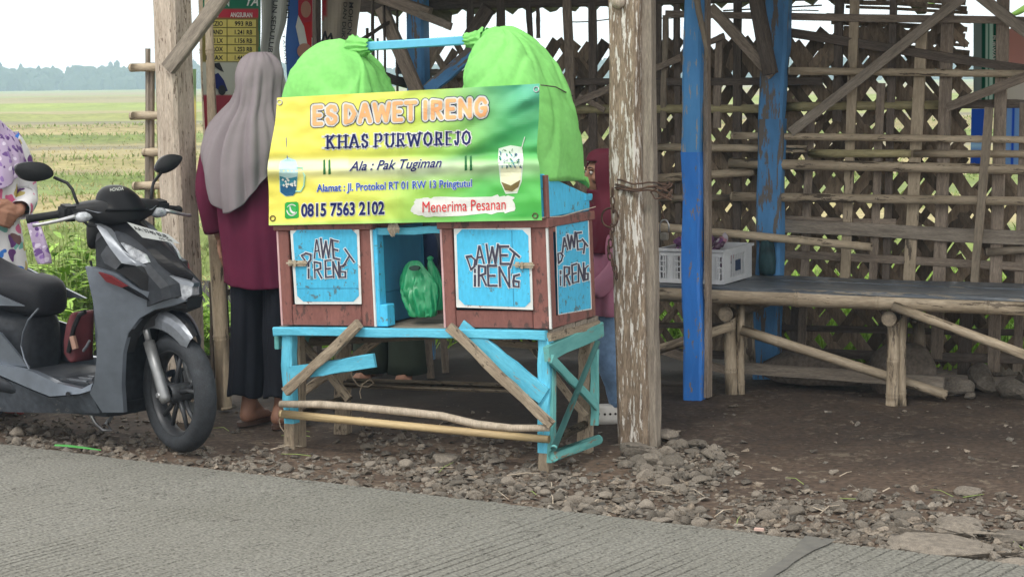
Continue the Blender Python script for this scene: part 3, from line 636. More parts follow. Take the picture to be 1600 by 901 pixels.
# posters and sacks hung on the left end wall (its inner face looks along +u)
PU = UL + .075
def LP(px, py, l=0): return sq(px, py, PU + l)
K_INK = flat('black_print', (.02, .02, .025)); K_YEL = flat('yellow_print', lin(214, 200, 110)); K_RED = flat('red_print', lin(190, 40, 60)); K_WHT = flat('white_print', lin(225, 228, 222)); K_GRN = flat('green_print', lin(20, 110, 80)); K_NAVY = flat('navy_print', lin(14, 26, 96)); K_BLUE = flat('blue_print', lin(36, 96, 200)); K_SKIN = flat('flesh_print', lin(190, 140, 120)); K_PEACH = flat('peach_print', lin(255, 188, 130)); K_CRED = flat('crimson_print', lin(206, 22, 30)); K_TEAL = flat('teal_print', lin(60, 150, 170)); K_CREAM = flat('cream_print', lin(238, 240, 205)); K_DGRN = flat('dark_leaf_print', lin(40, 110, 60)); K_SOY = flat('brown_print', lin(120, 105, 60))
def pa_col(s, t, p):
    if p.y < 16: return lin(22, 112, 84)
    if p.x > 404: return lin(22, 112, 84)
    if p.y < 30: return lin(186, 42, 64)
    if p.y < 97: return lin(120, 112, 52)
    if p.y < 150: return lin(178, 182, 168)
    return lin(150, 40, 58)
po = thing('price_poster', 'green and yellow instalment price table poster behind the woman in the grey headscarf', 'poster', LP(365, 200))
gridsheet('sheet', [(318, -30), (316, 60), (318, 150), (322, 240)], [(408, -30), (407, 60), (408, 150), (410, 240)], 90, 90, LP, pa_col, PRINT, po)
for i, (n_, pr) in enumerate((('FAZZIO', '993 RB'), ('GRAND', '1.241 RB'), ('LEXI LX', '1.156 RB'), ('AEROX', '1.253 RB'), ('NMAX', '1.441 RB'))):
    y = 31 + i * 13.3
    decal('table_cell', [(322, y), (354, y), (354, y + 11.6), (322, y + 11.6)], LP, .0015, K_YEL, po); decal('table_cell', [(355.5, y), (400, y), (400, y + 11.6), (355.5, y + 11.6)], LP, .0015, K_YEL, po)
    type_on('lettering', n_, (322, y + 9.5), (26, 0), (0, -7.2), LP, .003, K_INK, po, off=.02, cut=0); type_on('lettering', pr, (367, y + 9.5), (27, .4), (0, -7.2), LP, .003, K_INK, po, off=.02, cut=0)
type_on('lettering', 'ANGSURAN', (360, 27), (34, .3), (0, -7.5), LP, .003, K_WHT, po, off=.02, cut=0); type_on('lettering', 'TYPE', (322, 27), (19, .3), (0, -7.5), LP, .003, K_WHT, po, off=.02, cut=0)
type_on('lettering', 'AN', (344, 10), (14, .3), (0, -11), LP, .003, K_WHT, po, off=.02, cut=0); type_on('lettering', 'YA', (384, 9), (19, .3), (2, -15), LP, .003, K_WHT, po, off=.02, cut=0, shear=.2)
decal('printed_scooter', [(330, 100), (343, 98), (350, 113), (340, 108)], LP, .003, K_INK, po); decal('printed_scooter', [(332, 118), (341, 114), (350, 126), (356, 142), (346, 146), (338, 138), (330, 140)], LP, .003, K_NAVY, po); decal('printed_scooter', ell(347, 141, 6, 8), LP, .004, K_INK, po)

sk = thing('sack_banner', 'long grey cloth banner with vertical black lettering left of the blue poster', 'banner', LP(425, 140))
WV = lambda k: (lambda s, t: .012 * math.sin(s * 9 + t * 3 + k) + .006 * math.sin(t * 14 + k))
gridsheet('sheet', [(407, -30), (409, 40), (407, 90), (412, 150), (418, 190)], [(452, -30), (448, 30), (437, 70), (441, 105), (450, 140)], 12, 24, LP, lambda s, t, p: lin(176, 178, 172) if abs(s - .42) > .03 else lin(120, 122, 120), PRINTM, sk, WV(0))
type_on('lettering', 'SUWUN SEDULUR', (430, -30), (-11, 113), (7.5, .8), LP, .014, K_INK, sk, off=.012, cut=10)
type_on('lettering', 'LUTHFI', (449, -20), (-2, 48), (5, .3), LP, .014, K_INK, sk, off=.012, cut=10); type_on('lettering', 'TAMAN', (441, 54), (4, 46), (4, -.3), LP, .014, K_INK, sk, cut=10)
pb = thing('portrait_poster', 'blue election poster of a figure in red scarf and white jacket', 'poster', LP(465, 120))
gridsheet('sheet', [(452, -30), (449, 30), (446, 70), (449, 130)], [(489, -30), (488, 40), (488, 80), (490, 130)], 10, 16, LP, lambda s, t, p: lin(44, 100, 178) if s < .95 else lin(200, 206, 210), PRINT, pb)
for nm, m_, l_, pts in (('printed_scarf', K_RED, .002, [(466, 2), (474, -14), (488, -16), (488, 62), (478, 50), (466, 26)]), ('printed_face', K_SKIN, .004, ell(478, 15, 8, 13)), ('printed_jacket', K_WHT, .003, [(466, 24), (462, 42), (468, 70), (488, 76), (488, 60), (474, 40)]), ('printed_hands', K_SKIN, .005, ell(476, 80, 12, 12)), ('printed_shirt', K_CRED, .004, [(474, 36), (487, 34), (487, 74), (481, 72)])): decal(nm, pts, LP, l_, m_, pb)
s2 = thing('sack_banner', 'brownish grey hanging cloth banner beside a dark upright, right of the portrait poster', 'banner', LP(535, 60))
gridsheet('sheet', [(503, -30), (503, 20), (503, 60), (504, 110)], [(566, -30), (563, 10), (558, 50), (553, 110)], 12, 22, LP, lambda s, t, p: lin(186, 44, 60) if p.x < 510 - (p.y - 10) * .12 and p.y < 30 else lin(172, 162, 146), PRINTM, s2, WV(2))
type_on('lettering', 'MOHON DOA', (546, 4), (-6, 84), (7, .6), LP, .016, K_INK, s2, off=.015, cut=10); type_on('lettering', 'DAN DUKUNGAN', (537, 4), (-6, 100), (6, .5), LP, .016, K_INK, s2, off=.012, cut=10)
obj('scribble', tube([LP(503, 65, .016), LP(508, 50, .016), LP(511, 62, .016), LP(517, 53, .016), LP(519, 64, .016)], .006, 5), K_INK, s2)
# small frame of bamboo rungs with a banner scrap left of the left post
def fp(px, py): return sp(px, py, .12)
fr = thing('bamboo_trellis', 'narrow bamboo frame with short rungs standing left of the pale timber post', 'trellis', G(232, 560))
beam('upright', fp(229, 600), fp(231, 76), .035, .02, T_GREY, fr, up=vdir, taper=.6); beam('upright', fp(237, 600), fp(238, 98), .018, .02, T_BROWN, fr, up=vdir)
for y, x0 in ((106, 213), (181, 214), (238, 233), (290, 218)): pole('rung', fp(x0, y) - vdir * .04, fp(300, y - 2) - vdir * .04, .020, BAMB, fr, node=.12)
lb = thing('banner_scrap', 'scrap of yellow and green vinyl banner tied behind the bamboo frame', 'banner', fp(245, 200))
gridsheet('sheet', [(236, 108), (239, 200), (240, 320)], [(300, 108), (300, 200), (300, 320)], 8, 12, lambda x, y, l: fp(x, y) + vdir * (.03 - l), lambda s, t, p: lin(120, 150, 110) if t < .3 else (lin(205, 190, 110) if t < .45 else lin(196, 178, 130)), PRINTM, lb)
obj('printed_swirl', tube([fp(246 + 5 * math.cos(a * .6), 185 + a * 1.8) + vdir * .026 for a in range(14)], .006, 5), K_SOY, lb)
# things outside the back wall, right
def OP(px, py, l=0): return sp(px, py, VW + .35 - l)
og = thing('green_banner', 'dark green and white vertical banner standing outside the lattice wall at the right', 'banner', OP(1540, 260))
gridsheet('sheet', [(1521, 30), (1521, 160)], [(1565, 30), (1564, 160)], 22, 6, OP, lambda s, t, p: lin(150, 160, 160) if s < .28 else (lin(20, 104, 84) if s < .42 or .5 < s < .56 or s > .72 else lin(190, 205, 200)), PRINTT, og)
type_on('lettering', 'PURWAKARTA', (1551, 56), (-1, 66), (5, 0), OP, .004, K_WHT, og, off=.01, cut=0)
ob = thing('blue_banner', 'bright blue banner strip below the green banner outside the lattice wall', 'banner', OP(1530, 260))
gridsheet('sheet', [(1518, 170), (1516, 258)], [(1542, 170), (1540, 258)], 8, 8, OP, lambda s, t, p: lin(60, 120, 200) if not .58 < t < .72 else lin(190, 215, 230), PRINTT, ob)
ok_ = thing('pink_banner', 'faded pink torn banner outside the wall at the right frame edge', 'banner', OP(1590, 160))
gridsheet('sheet', [(1574, 46), (1572, 100), (1570, 156)], [(1640, 30), (1640, 156)], 10, 8, OP, lambda s, t, p: lin(196, 158, 152) if t < .75 else lin(205, 200, 196), PRINTT, ok_)
oc = thing('striped_banner', 'pale blue banner with darker blue stripes under the pink one', 'banner', OP(1590, 260))
gridsheet('sheet', [(1564, 160), (1560, 262)], [(1640, 156), (1640, 262)], 40, 8, OP, lambda s, t, p: lin(50, 110, 205) if int(s * 20) % 4 == 1 or s > .9 else lin(150, 180, 215), PRINTT, oc)

# ------------------------------------------------------------------ bench of bamboo along the back wall
BE = thing('bamboo_bench', 'long bamboo bench with worn blue seat boards along the woven wall', 'bench', S.w(.6, 1.5, 0))
VB = 1.26
def bp(px, py, v=VB): return sp(px, py, v)
a, b = bp(1010, 457), bp(1640, 481); pole('rail', a, b, .038, BAMB_B, BE, node=.42, taper=1)
bench_z = a.z
u0 = (S.i @ a).x - .1; u1 = (S.i @ b).x + .5; zt = .485
BENCHB = mat('bench_board', (.125, .14, .155), (.06, .072, .09), .42, 6, (6, 6, .6), .3, fine=.3, chip=((.20, .18, .15), .58, 6, (5, 5, .6)))
for i in range(5): beam('board', S.w(u0 + R_(-.02, .02), VB + .03 + i * .118, zt + .004), S.w(u1, VB + .03 + i * .118, zt + .004 + R_(-.004, .004)), .112, .018, BENCHB, BE, up=UPZ, seg=8, jit=.003)
for px, py, ptop in ((1141, 595, 486), (1394, 623, 490)):
    p = bp(px, py, VB + .04); q = bp(px + 2, ptop, VB + .04); p.z = -.03; q.z = zt - .04
    pole('leg', p, q, .029, BAMB_B, BE, node=.17); pole('leg', p + udir * .035 + vdir * .03, q + udir * .035 + vdir * .03 + V((0, 0, .02)), .022, BAMB_B, BE, node=.2)
for px, py in ((1133, 491), (1388, 498)):
    c = bp(px, py, VB - .03); pole('crossbeam', c, c + vdir * .62, .034, BAMB_D, BE, node=.3, sides=14)
pole('brace', bp(1395, 478, VB - .045), bp(1640, 568, VB - .045), .022, BAMB_B, BE, node=.3); pole('brace', bp(1158, 515, VB + .02), bp(1480, 617, VB + .25), .024, BAMB_B, BE, node=.35)
pole('brace', bp(1010, 552, VB + .0), bp(1146, 508, VB + .0), .024, BAMB_B, BE, node=.3); beam('board', bp(1155, 574, VB + .28), bp(1475, 598, VB + .28), .055, .025, T_GREY, BE, up=vdir)
beam('board', bp(1030, 545, VB + .3), bp(1140, 580, VB + .3), .04, .02, T_BROWN, BE, up=vdir)
pole('leg', bp(1172, 570, VB + .45), bp(1168, 488, VB + .45), .03, BAMB_B, BE); pole('leg', bp(1440, 590, VB + .45), bp(1434, 500, VB + .45), .03, BAMB_D, BE)
# sacks lying under the bench
SACKM = mat('brown_sack', (.17, .14, .115), (.10, .082, .065), .9, 9, rnd=0, bump=.6, fine=.3)
def lump(name, c, s, m, parent=None, sd=0, sub=3, amp=.22, rz=0):
    bm = bmesh.new(); bmesh.ops.create_icosphere(bm, subdivisions=sub, radius=1)
    r = MX.Rotation(rz, 4, 'Z')
    for v in bm.verts:
        n = v.co.normalized(); k = 1 + amp * NZ.noise(n * 1.6 + V((sd, 0, 0))) + amp * .5 * NZ.noise(n * 4 + V((0, sd, 0))); p = n * k; p = V((p.x * s[0], p.y * s[1], max(p.z, -.55) * s[2])); v.co = V(c) + r @ p
    return obj(name, bm, m, parent, smooth=True)
for (px, py, sx, lab) in ((1270, 592, .24, 'flattened brown sack lying under the middle of the bench'), (1410, 585, .16, 'bulging grey brown sack behind the right bench leg')):
    g = sp(px, py, VB + .42); tag(lump('sack', (g.x, g.y, .06), (sx, .11, .10 if sx > .2 else .17), SACKM, sd=px, rz=rad(-26)), lab, 'sack')

# plastic crate on the bench
CRM = mat('white_crate_plastic', (.62, .64, .66), (.5, .52, .54), .45, 9, rnd=0)
cp0 = S.i @ sp(1024, 446, VB + .02); cp1 = S.i @ sp(1112, 446, VB + .02)
CU0 = cp0.x + .02; CUW = .31; CZ = zt + .016; CV0 = VB + .03; CD = .40; CH = .155
cr = thing('crate', 'white slotted plastic crate of purple packets on the bench behind the posts', 'crate', S.m @ MX.Translation((CU0 + CUW / 2, CV0 + CD / 2, CZ)))
c0u = CU0 - .20 + .0
def cbox(nm, u0, u1, v0, v1, z0, z1, m=CRM, par=cr, label=None):
    return obj(nm, box(((u0 + u1) / 2, (v0 + v1) / 2, (z0 + z1) / 2), (u1 - u0, v1 - v0, z1 - z0)), m, par, S.m, label=label)
cbox('base', CU0, CU0 + CUW, CV0, CV0 + CD, CZ, CZ + .008)
for v in (CV0, CV0 + CD):
    bm = bmesh.new()
    for z0, z1 in ((CZ, CZ + .02), (CZ + CH - .028, CZ + CH)): box((CU0 + CUW / 2, v, (z0 + z1) / 2), (CUW, .008, z1 - z0), bm)
    for z in (.052, .077, .102): box((CU0 + CUW / 2, v, CZ + z), (CUW, .005, .006), bm)
    for i in range(19):
        u = CU0 + CUW * i / 18; box((u, v, CZ + CH / 2), (.055 if i in (3, 9, 15) else .0065, .006, CH - .01), bm)
    obj('slotted_side', bm, CRM, cr, S.m)
for u in (CU0, CU0 + CUW):
    bm = bmesh.new(); box((u, CV0 + CD / 2, CZ + .012), (.008, CD, .024), bm); box((u, CV0 + CD / 2, CZ + CH - .014), (.008, CD, .028), bm); box((u, CV0 + .05, CZ + CH / 2), (.007, .1, CH), bm); box((u, CV0 + CD - .05, CZ + CH / 2), (.007, .1, CH), bm)
    for i in range(7): box((u, CV0 + .1 + .2 * i / 6, CZ + CH / 2), (.006, .006, CH), bm)
    obj('end_panel', bm, CRM, cr, S.m)
cbox('rim', CU0 - .012, CU0 + CUW + .012, CV0 - .012, CV0 + .0, CZ + CH - .006, CZ + CH + .006); cbox('rim', CU0 - .012, CU0 + CUW + .012, CV0 + CD, CV0 + CD + .012, CZ + CH - .006, CZ + CH + .006); cbox('rim', CU0 + CUW, CU0 + CUW + .013, CV0, CV0 + CD, CZ + CH - .006, CZ + CH + .006); cbox('rim', CU0 - .013, CU0, CV0, CV0 + CD, CZ + CH - .006, CZ + CH + .006)
cbox('crate_label', CU0 + CUW + .005, CU0 + CUW + .007, CV0 + .16, CV0 + .23, CZ + .05, CZ + .10, flat('dark_label', (.03, .05, .10)))
PK = [flat('purple_packet', (.16, .07, .17), .35), flat('pink_packet', (.42, .20, .25), .35), flat('pale_packet', (.42, .38, .42), .35), flat('dark_packet', (.08, .04, .07), .35)]
for i in range(70):
    u = CU0 + R_(.03, CUW - .03); v = CV0 + R_(.03, CD - .03); z = CZ + R_(.06, CH + .02 + .03 * math.sin((u - CU0) / CUW * 3.14)); bm = bmesh.new(); bmesh.ops.create_icosphere(bm, subdivisions=1, radius=1); q = MX.Rotation(R_(0, 6), 4, V((R_(-1, 1), R_(-1, 1), R_(-1, 1))).normalized())
    for w in bm.verts: w.co = V((u, v, z)) + q @ V((w.co.x * .032, w.co.y * .022, w.co.z * .012)) + V((R_(-.003, .003),) * 3)
    o = obj('packet', bm, PK[i % 4], None, S.m); o['label'] = 'small purple and pink snack packet heaped in the white crate'; o['category'] = 'packet'; o['group'] = 'packets in the white crate'
TEALB = mat('teal_cloth', (.022, .075, .085), (.01, .02, .025), .7, 9, rnd=0, bump=.5)
g = S.w(CU0 + CUW + .055, CV0 + .48, zt + .1); tag(lump('cloth_bag', (g.x, g.y, zt + .085), (.04, .045, .12), TEALB, sd=5, rz=.3), 'dark teal and black cloth bag on the bench right of the crate', 'bag')
# padlock and chain
def link_chain(name, pts, r, m, parent):
    return [obj(name, tube([p + a * (r * 2.2 * math.cos(t)) + b * (r * 1.4 * math.sin(t)) for t in [k * math.pi / 5 for k in range(11)]], r * .45, 6), m, parent, smooth=True) for p, a, b in pts]
pk = thing('padlock', 'old metal padlock hanging by its shackle beside the peeling white post', 'padlock', sp(1038, 366, .3))
PM = mat('padlock_metal', (.40, .38, .34), (.24, .21, .18), .5, 30, metal=.5, rnd=0)
def kp_(px, py): return sp(px, py, .3)
b_ = bmesh.new(); c = kp_(1038, 369); r3 = S.m.to_3x3()
q = MX.Translation(c) @ S.m.to_3x3().to_4x4(); box((0, 0, 0), (.034, .014, .032), b_, q); bmesh.ops.bevel(b_, geom=b_.edges[:], offset=.004, segments=2, affect='EDGES'); obj('lock_body', b_, PM, pk)
obj('shackle', tube([kp_(1031, 363), kp_(1031, 351), kp_(1034, 345), kp_(1038, 343), kp_(1042, 345), kp_(1045, 351), kp_(1045, 363)], .0035, 7), STEEL, pk, smooth=True)
obj('hanging_wire', tube([kp_(1038, 344), kp_(1034, 325), kp_(1028, 310), kp_(1024, 302)], .003, 5), RUST, pk)
wi = thing('binding_wire', 'rusty twisted wire bound round the peeling white post', 'wire', sp(995, 295, -.1))
for k, (z, tl) in enumerate(((1.02, .01), (1.035, -.012), (1.0, .02), (1.045, .008))):
    pts = []
    for i in range(25):
        t = i / 24 * 2 * math.pi; pts.append(S.w(cu.x + .02 + .118 * math.cos(t) * (1 + .06 * math.sin(3 * t + k)), .01 + .082 * math.sin(t) * (1 + .08 * math.sin(5 * t + k)), z + tl * math.cos(t + k) + .006 * math.sin(5 * t)))
    obj('wire_turn', tube(pts, .0038, 5), RUST, wi)
for i in range(7):
    c = S.w(cu.x + .10 + R_(-.02, .03), -.06, 1.0 + R_(-.01, .02)); obj('wire_end', tube([c, c + V((R_(.0, .05), R_(-.04, .0), R_(-.03, .03))), c + V((R_(.03, .07), R_(-.04, .0), R_(-.05, .02)))], .0035, 5), RUST, wi)
chn = thing('chain', 'thin rusty chain hanging down the left face of the peeling post', 'chain', sp(960, 330, -.09))
hp = lambda x, y: sp(x, y, -.10)
obj('ring', tube([hp(953 + 13 * math.cos(t), 340 + 15 * math.sin(t)) for t in [k * math.pi / 8 for k in range(17)]], .0042, 7), RUST, chn, smooth=True)
path = [(957, 300), (957, 314), (958, 326), (957, 356), (955, 368), (954, 380), (951, 390), (953, 400), (957, 410), (961, 420), (963, 430)]
for i, (x, y) in enumerate(path):
    p = hp(x, y); a_ = (hp(x + 1, y + 12) - p).normalized(); bb_ = udir if i % 2 else vdir; obj('link', tube([p + a_ * (.017 * math.cos(t)) + bb_ * (.0085 * math.sin(t)) for t in [k * math.pi / 5 for k in range(11)]], .0035, 6), RUST, chn, smooth=True)
# ------------------------------------------------------------------ the stall: stand, two cabinets, covers, pole, banner
cvd = CG.m.to_3x3() @ V((0, 1, 0)); cud = CART.m.to_3x3() @ V((1, 0, 0)); czd = CART.m.to_3x3() @ V((0, 0, 1))
def cp(px, py, v): return CART.W(CART.pv(px, py, v))
def cs(px, py, u): return CART.W(CART.pu(px, py, u))
ST = thing('stall_stand', 'rickety stand of sky blue legs and bamboo rails carrying the drink cabinets', 'stand', CG.w(-.55, .25, 0))
beam('apron', CART.w(-1.15, .0, .505), CART.w(.036, .0, .505), .034, .03, CYAN_W, ST, up=cvd, seg=14, jit=.0015)
for i in range(4): beam('top_board', CART.w(-1.14, .075 + i * .115, .513), CART.w(.05, .075 + i * .115, .513), .108, .018, T_GREY, ST, up=czd, seg=6)
def leg(px0, py0, px1, py1, v, w, m, foot=.11, mf=T_STAND):
    p = cp(px0, py0, v); q = cp(px1, py1, v); g = (q - p).normalized(); mid = p + g * foot
    l = beam('leg', mid, q, w, .05, m, ST, up=cvd, seg=8); beam('foot', p - g * .06, mid, w * 1.02, .051, mf, l, up=cvd, seg=3); return l
leg(456, 702, 452, 516, .03, .048, CYAN_W); leg(853, 730, 852, 522, .03, .048, CYAN_W, .06)
beam('leg_batten', cp(470, 700, .08), cp(467, 520, .08), .03, .05, T_STAND, ST, up=cvd); beam('leg_batten', cs(862, 722, .03), cs(862, 540, .03), .035, .022, TEAL_W, ST, up=cud)
leg(536, 672, 536, 528, .45, .06, T_STAND); leg(915, 682, 917, 530, .43, .055, T_STAND)
beam('leg_batten', cs(929, 664, .05), cs(929, 545, .05), .022, .03, TEAL_W, ST, up=cud)
beam('side_apron', cs(853, 553, .045), cs(940, 514, .045) , .058, .022, TEAL_W, ST, up=cud, seg=6); beam('side_apron', cs(857, 527, .042), cs(934, 505, .042), .03, .022, T_STAND, ST, up=cud, seg=6)
beam('apron', CART.w(-1.15, .01, .465), CART.w(-1.15, .46, .465), .07, .02, TEAL_W, ST, up=cud)
beam('side_brace', cs(861, 560, .06), cs(932, 634, .06), .034, .015, TEAL_W, ST, up=cud); pole('side_brace', cs(865, 701, .075), cs(934, 534, .075), .012, TEAL_W, ST, node=9)
pole('side_rail', cs(866, 712, .07), cs(934, 686, .07), .022, TEAL_W, ST, node=9)
def fpiece(nm, kind, x0, y0, x1, y1, th, m, v, dep=.5, **k):
    p, q = cp(x0, y0, v), cp(x1, y1, v); w = th * ((p.y + q.y) / 2) / FPX
    return pole(nm, p, q, w / 2, m, ST, **k) if kind == 'p' else beam(nm, p, q, w, w * dep, m, ST, up=cvd, **k)
fpiece('brace', 'b', 446, 612, 562, 506, 15, T_STAND, -.035, .7, jit=.004, seg=8); fpiece('brace', 'b', 702, 510, 862, 664, 15, T_STAND, -.04, .7, jit=.004, seg=8)
fpiece('front_board', 'b', 455, 583, 586, 563, 21, CYAN_W, -.008, .35, seg=8); fpiece('front_board', 'b', 718, 512, 851, 618, 30, CYAN_W, .0, .25, seg=8)
pts = [cp(438, 631, -.03), cp(500, 632, -.03), cp(560, 635, -.03), cp(625, 642, -.03), cp(690, 650, -.03), cp(745, 662, -.03), cp(800, 668, -.03), cp(858, 669, -.03)]
obj('front_rail', tube([p + V((0, 0, .002 * math.sin(i * 2))) for i, p in enumerate(pts)], [.014, .0155, .0145, .016, .015, .0155, .014, .013], 9), BAMB_P, ST, smooth=True)
fpiece('front_rail', 'p', 438, 646, 858, 686, 13.5, BAMB_Y, -.03, node=.42)
fpiece('back_rail', 'p', 540, 598, 848, 607, 17, T_STAND, .44, node=9, bend=.004); fpiece('back_brace', 'b', 458, 518, 546, 622, 12, T_STAND, .2, .5); fpiece('back_brace', 'b', 468, 616, 600, 523, 13, T_STAND, .3, .5); fpiece('back_brace', 'b', 820, 528, 915, 650, 11, T_STAND, .36, .5); fpiece('under_rail', 'p', 478, 534, 700, 522, 15, T_STAND, .25, node=9, bend=-.012); fpiece('under_rail', 'b', 720, 532, 850, 540, 10, T_STAND, .3, .6)
pole('low_rail', CG.w(-1.1, .06, .13), CG.w(-1.08, .44, .14), .016, T_STAND, ST, node=9); pole('low_rail', CG.w(.0, .06, .09), CG.w(.0, .46, .1), .018, T_STAND, ST, node=9)
obj('tie_wire', tube([cp(x, y, .1) for x, y in ((548, 580), (552, 592), (560, 602), (575, 604), (584, 598), (578, 592), (566, 600), (562, 612), (564, 622))], .0022, 5), T_STAND, ST)
obj('tie_wire', tube([cp(x, y, -.03) for x, y in ((440, 650), (436, 656), (438, 666), (444, 674), (448, 668))], .0025, 5), T_STAND, ST)

def crate_board(name, u, v, z, m, par): return obj(name, box(((u[0] + u[1]) / 2, (v[0] + v[1]) / 2, (z[0] + z[1]) / 2), (u[1] - u[0], v[1] - v[0], z[1] - z[0])), m, par, CART.m)
def bevel_board(name, u, v, z, m, par, bev=.003):
    bm = box(((u[0] + u[1]) / 2, (v[0] + v[1]) / 2, (z[0] + z[1]) / 2), (u[1] - u[0], v[1] - v[0], z[1] - z[0])); bmesh.ops.bevel(bm, geom=bm.edges[:], offset=bev, segments=1, affect='EDGES'); return obj(name, bm, m, par, CART.m)
def door(par, px, letters, dirpl, fn, wh):
    """blue door leaf with a white border and clipped corners; px outline, fn(px, py, lift)"""
    (x0, y0), (x1, y1), (x2, y2), (x3, y3) = px
    def ring(ins, cut):
        c = V(((x0 + x1 + x2 + x3) / 4, (y0 + y1 + y2 + y3) / 4)); P = []
        q = [V((x0, y0)), V((x1, y1)), V((x2, y2)), V((x3, y3))]
        q = [p + V(((ins if p.x < c.x else -ins), (ins if p.y < c.y else -ins))) for p in q]
        for i in range(4):
            a, b, d = q[i - 1], q[i], q[(i + 1) % 4]; P += [b + (a - b).normalized() * cut, b + (d - b).normalized() * cut]
        return [(p.x, p.y) for p in P]
    def slab(nm, r, l0, l1, m, par):
        bm = bmesh.new(); a = [bm.verts.new(fn(x, y, l1)) for x, y in r]; b = [bm.verts.new(fn(x, y, l0)) for x, y in r]; bm.faces.new(a); bm.faces.new(b[::-1])
        for i in range(len(r)): bm.faces.new((a[i], a[i - 1], b[i - 1], b[i]))
        return obj(nm, bm, m, par)
    d = slab('door', ring(0, .8), -.012, .006, WHITE_P, par); slab('blue_panel', ring(wh, 9 if wh > 2.5 else .6), .004, .0075, CYAN, d)
    for w, m, l in ((letters[1] + 2.2, WINK, .0085), (letters[1], INK, .0105)):
        bm = bmesh.new()
        for ch, o, a, b in letters[0]: strokes_on(bm, ch, o, a, b, w, fn, l)
        obj('lettering', bm, m, d)
    return d
def hasp(par, fn, x0, y0, x1, y1):
    bm = bmesh.new(); h = 5
    def sl(xa, xb, ya, yb, l0, l1):
        vs = [bm.verts.new(fn(x, y, l)) for l in (l0, l1) for x, y in ((xa, ya), (xb, ya), (xb, yb), (xa, yb))]
        for f in ((0, 1, 2, 3), (7, 6, 5, 4), (0, 4, 5, 1), (1, 5, 6, 2), (2, 6, 7, 3), (3, 7, 4, 0)): bm.faces.new([vs[i] for i in f])
    sl(x0 + 7, x1, y0 - 4, y0 + 5, .012, .017); sl(x0, x0 + 6, y0 - 5, y0 + 4, .012, .018); sl(x0 - 3, x1 + 2, y0 - 1.2, y0 + 1.2, .018, .024); sl(x0 + 9, x0 + 12, y0 - 5, y0 + 6, .017, .026)
    h_ = obj('latch', bm, mat('tarnished_brass', (.62, .56, .44), (.33, .26, .17), .45, 60, metal=.4, rnd=0), par)
    for x in (x0 + 2, x1 - 2): obj('rivet', tube([fn(x, y0, .017), fn(x, y0, .022)], .004, 7), RUST, h_)
L1 = ([('D', (480, 412), (10, -8), (-9, -13)), ('A', (491, 403), (9, -2), (-1, -27)), ('W', (501, 402), (16, 0), (0, -29)), ('E', (521, 403), (9, 2), (-2, -28)), ('T', (529, 406), (14, 20), (10, -17)),
       ('i', (477, 434), (10, 0), (0, -22)), ('R', (492, 434), (11, 0), (-1, -25)), ('E', (509, 433), (9, -1), (-1, -26)), ('N', (521, 433), (9, 0), (-1, -24)), ('G', (531, 433), (9, 0), (0, -20))], 2.4)
L2 = ([('D', (736, 421), (10, -5), (-7, -20)), ('A', (744, 413), (12, -2), (-1, -27)), ('W', (760, 411), (18, 0), (0, -29)), ('E', (782, 412), (13, 0), (-1, -27)), ('T', (790, 411), (14, 12), (7, -22)),
       ('i', (737, 446), (10, 0), (0, -25)), ('R', (748, 446), (12, -1), (0, -31)), ('E', (763, 446), (13, 0), (-1, -31)), ('N', (781, 447), (15, 1), (-1, -30)), ('G', (802, 447), (9, 1), (0, -19))], 2.9)
L3 = ([('D', (873, 411), (7, -4), (-1, -15)), ('A', (879, 394), (8, -4), (-1, -20)), ('W', (888, 389), (12, -4), (-1, -22)), ('E', (903, 390), (7, -1), (-2, -26)), ('T', (908, 390), (8, 10), (2, -16)),
       ('i', (872, 446), (8, -1), (0, -22)), ('R', (882, 446), (9, -2), (0, -29)), ('E', (895, 442), (7, -2), (-1, -28)), ('N', (904, 440), (8, -2), (0, -27)), ('G', (914, 437), (5, -1), (0, -21))], 2.3)
def FF(px, py, l=0): return cp(px, py, -.004 - l)
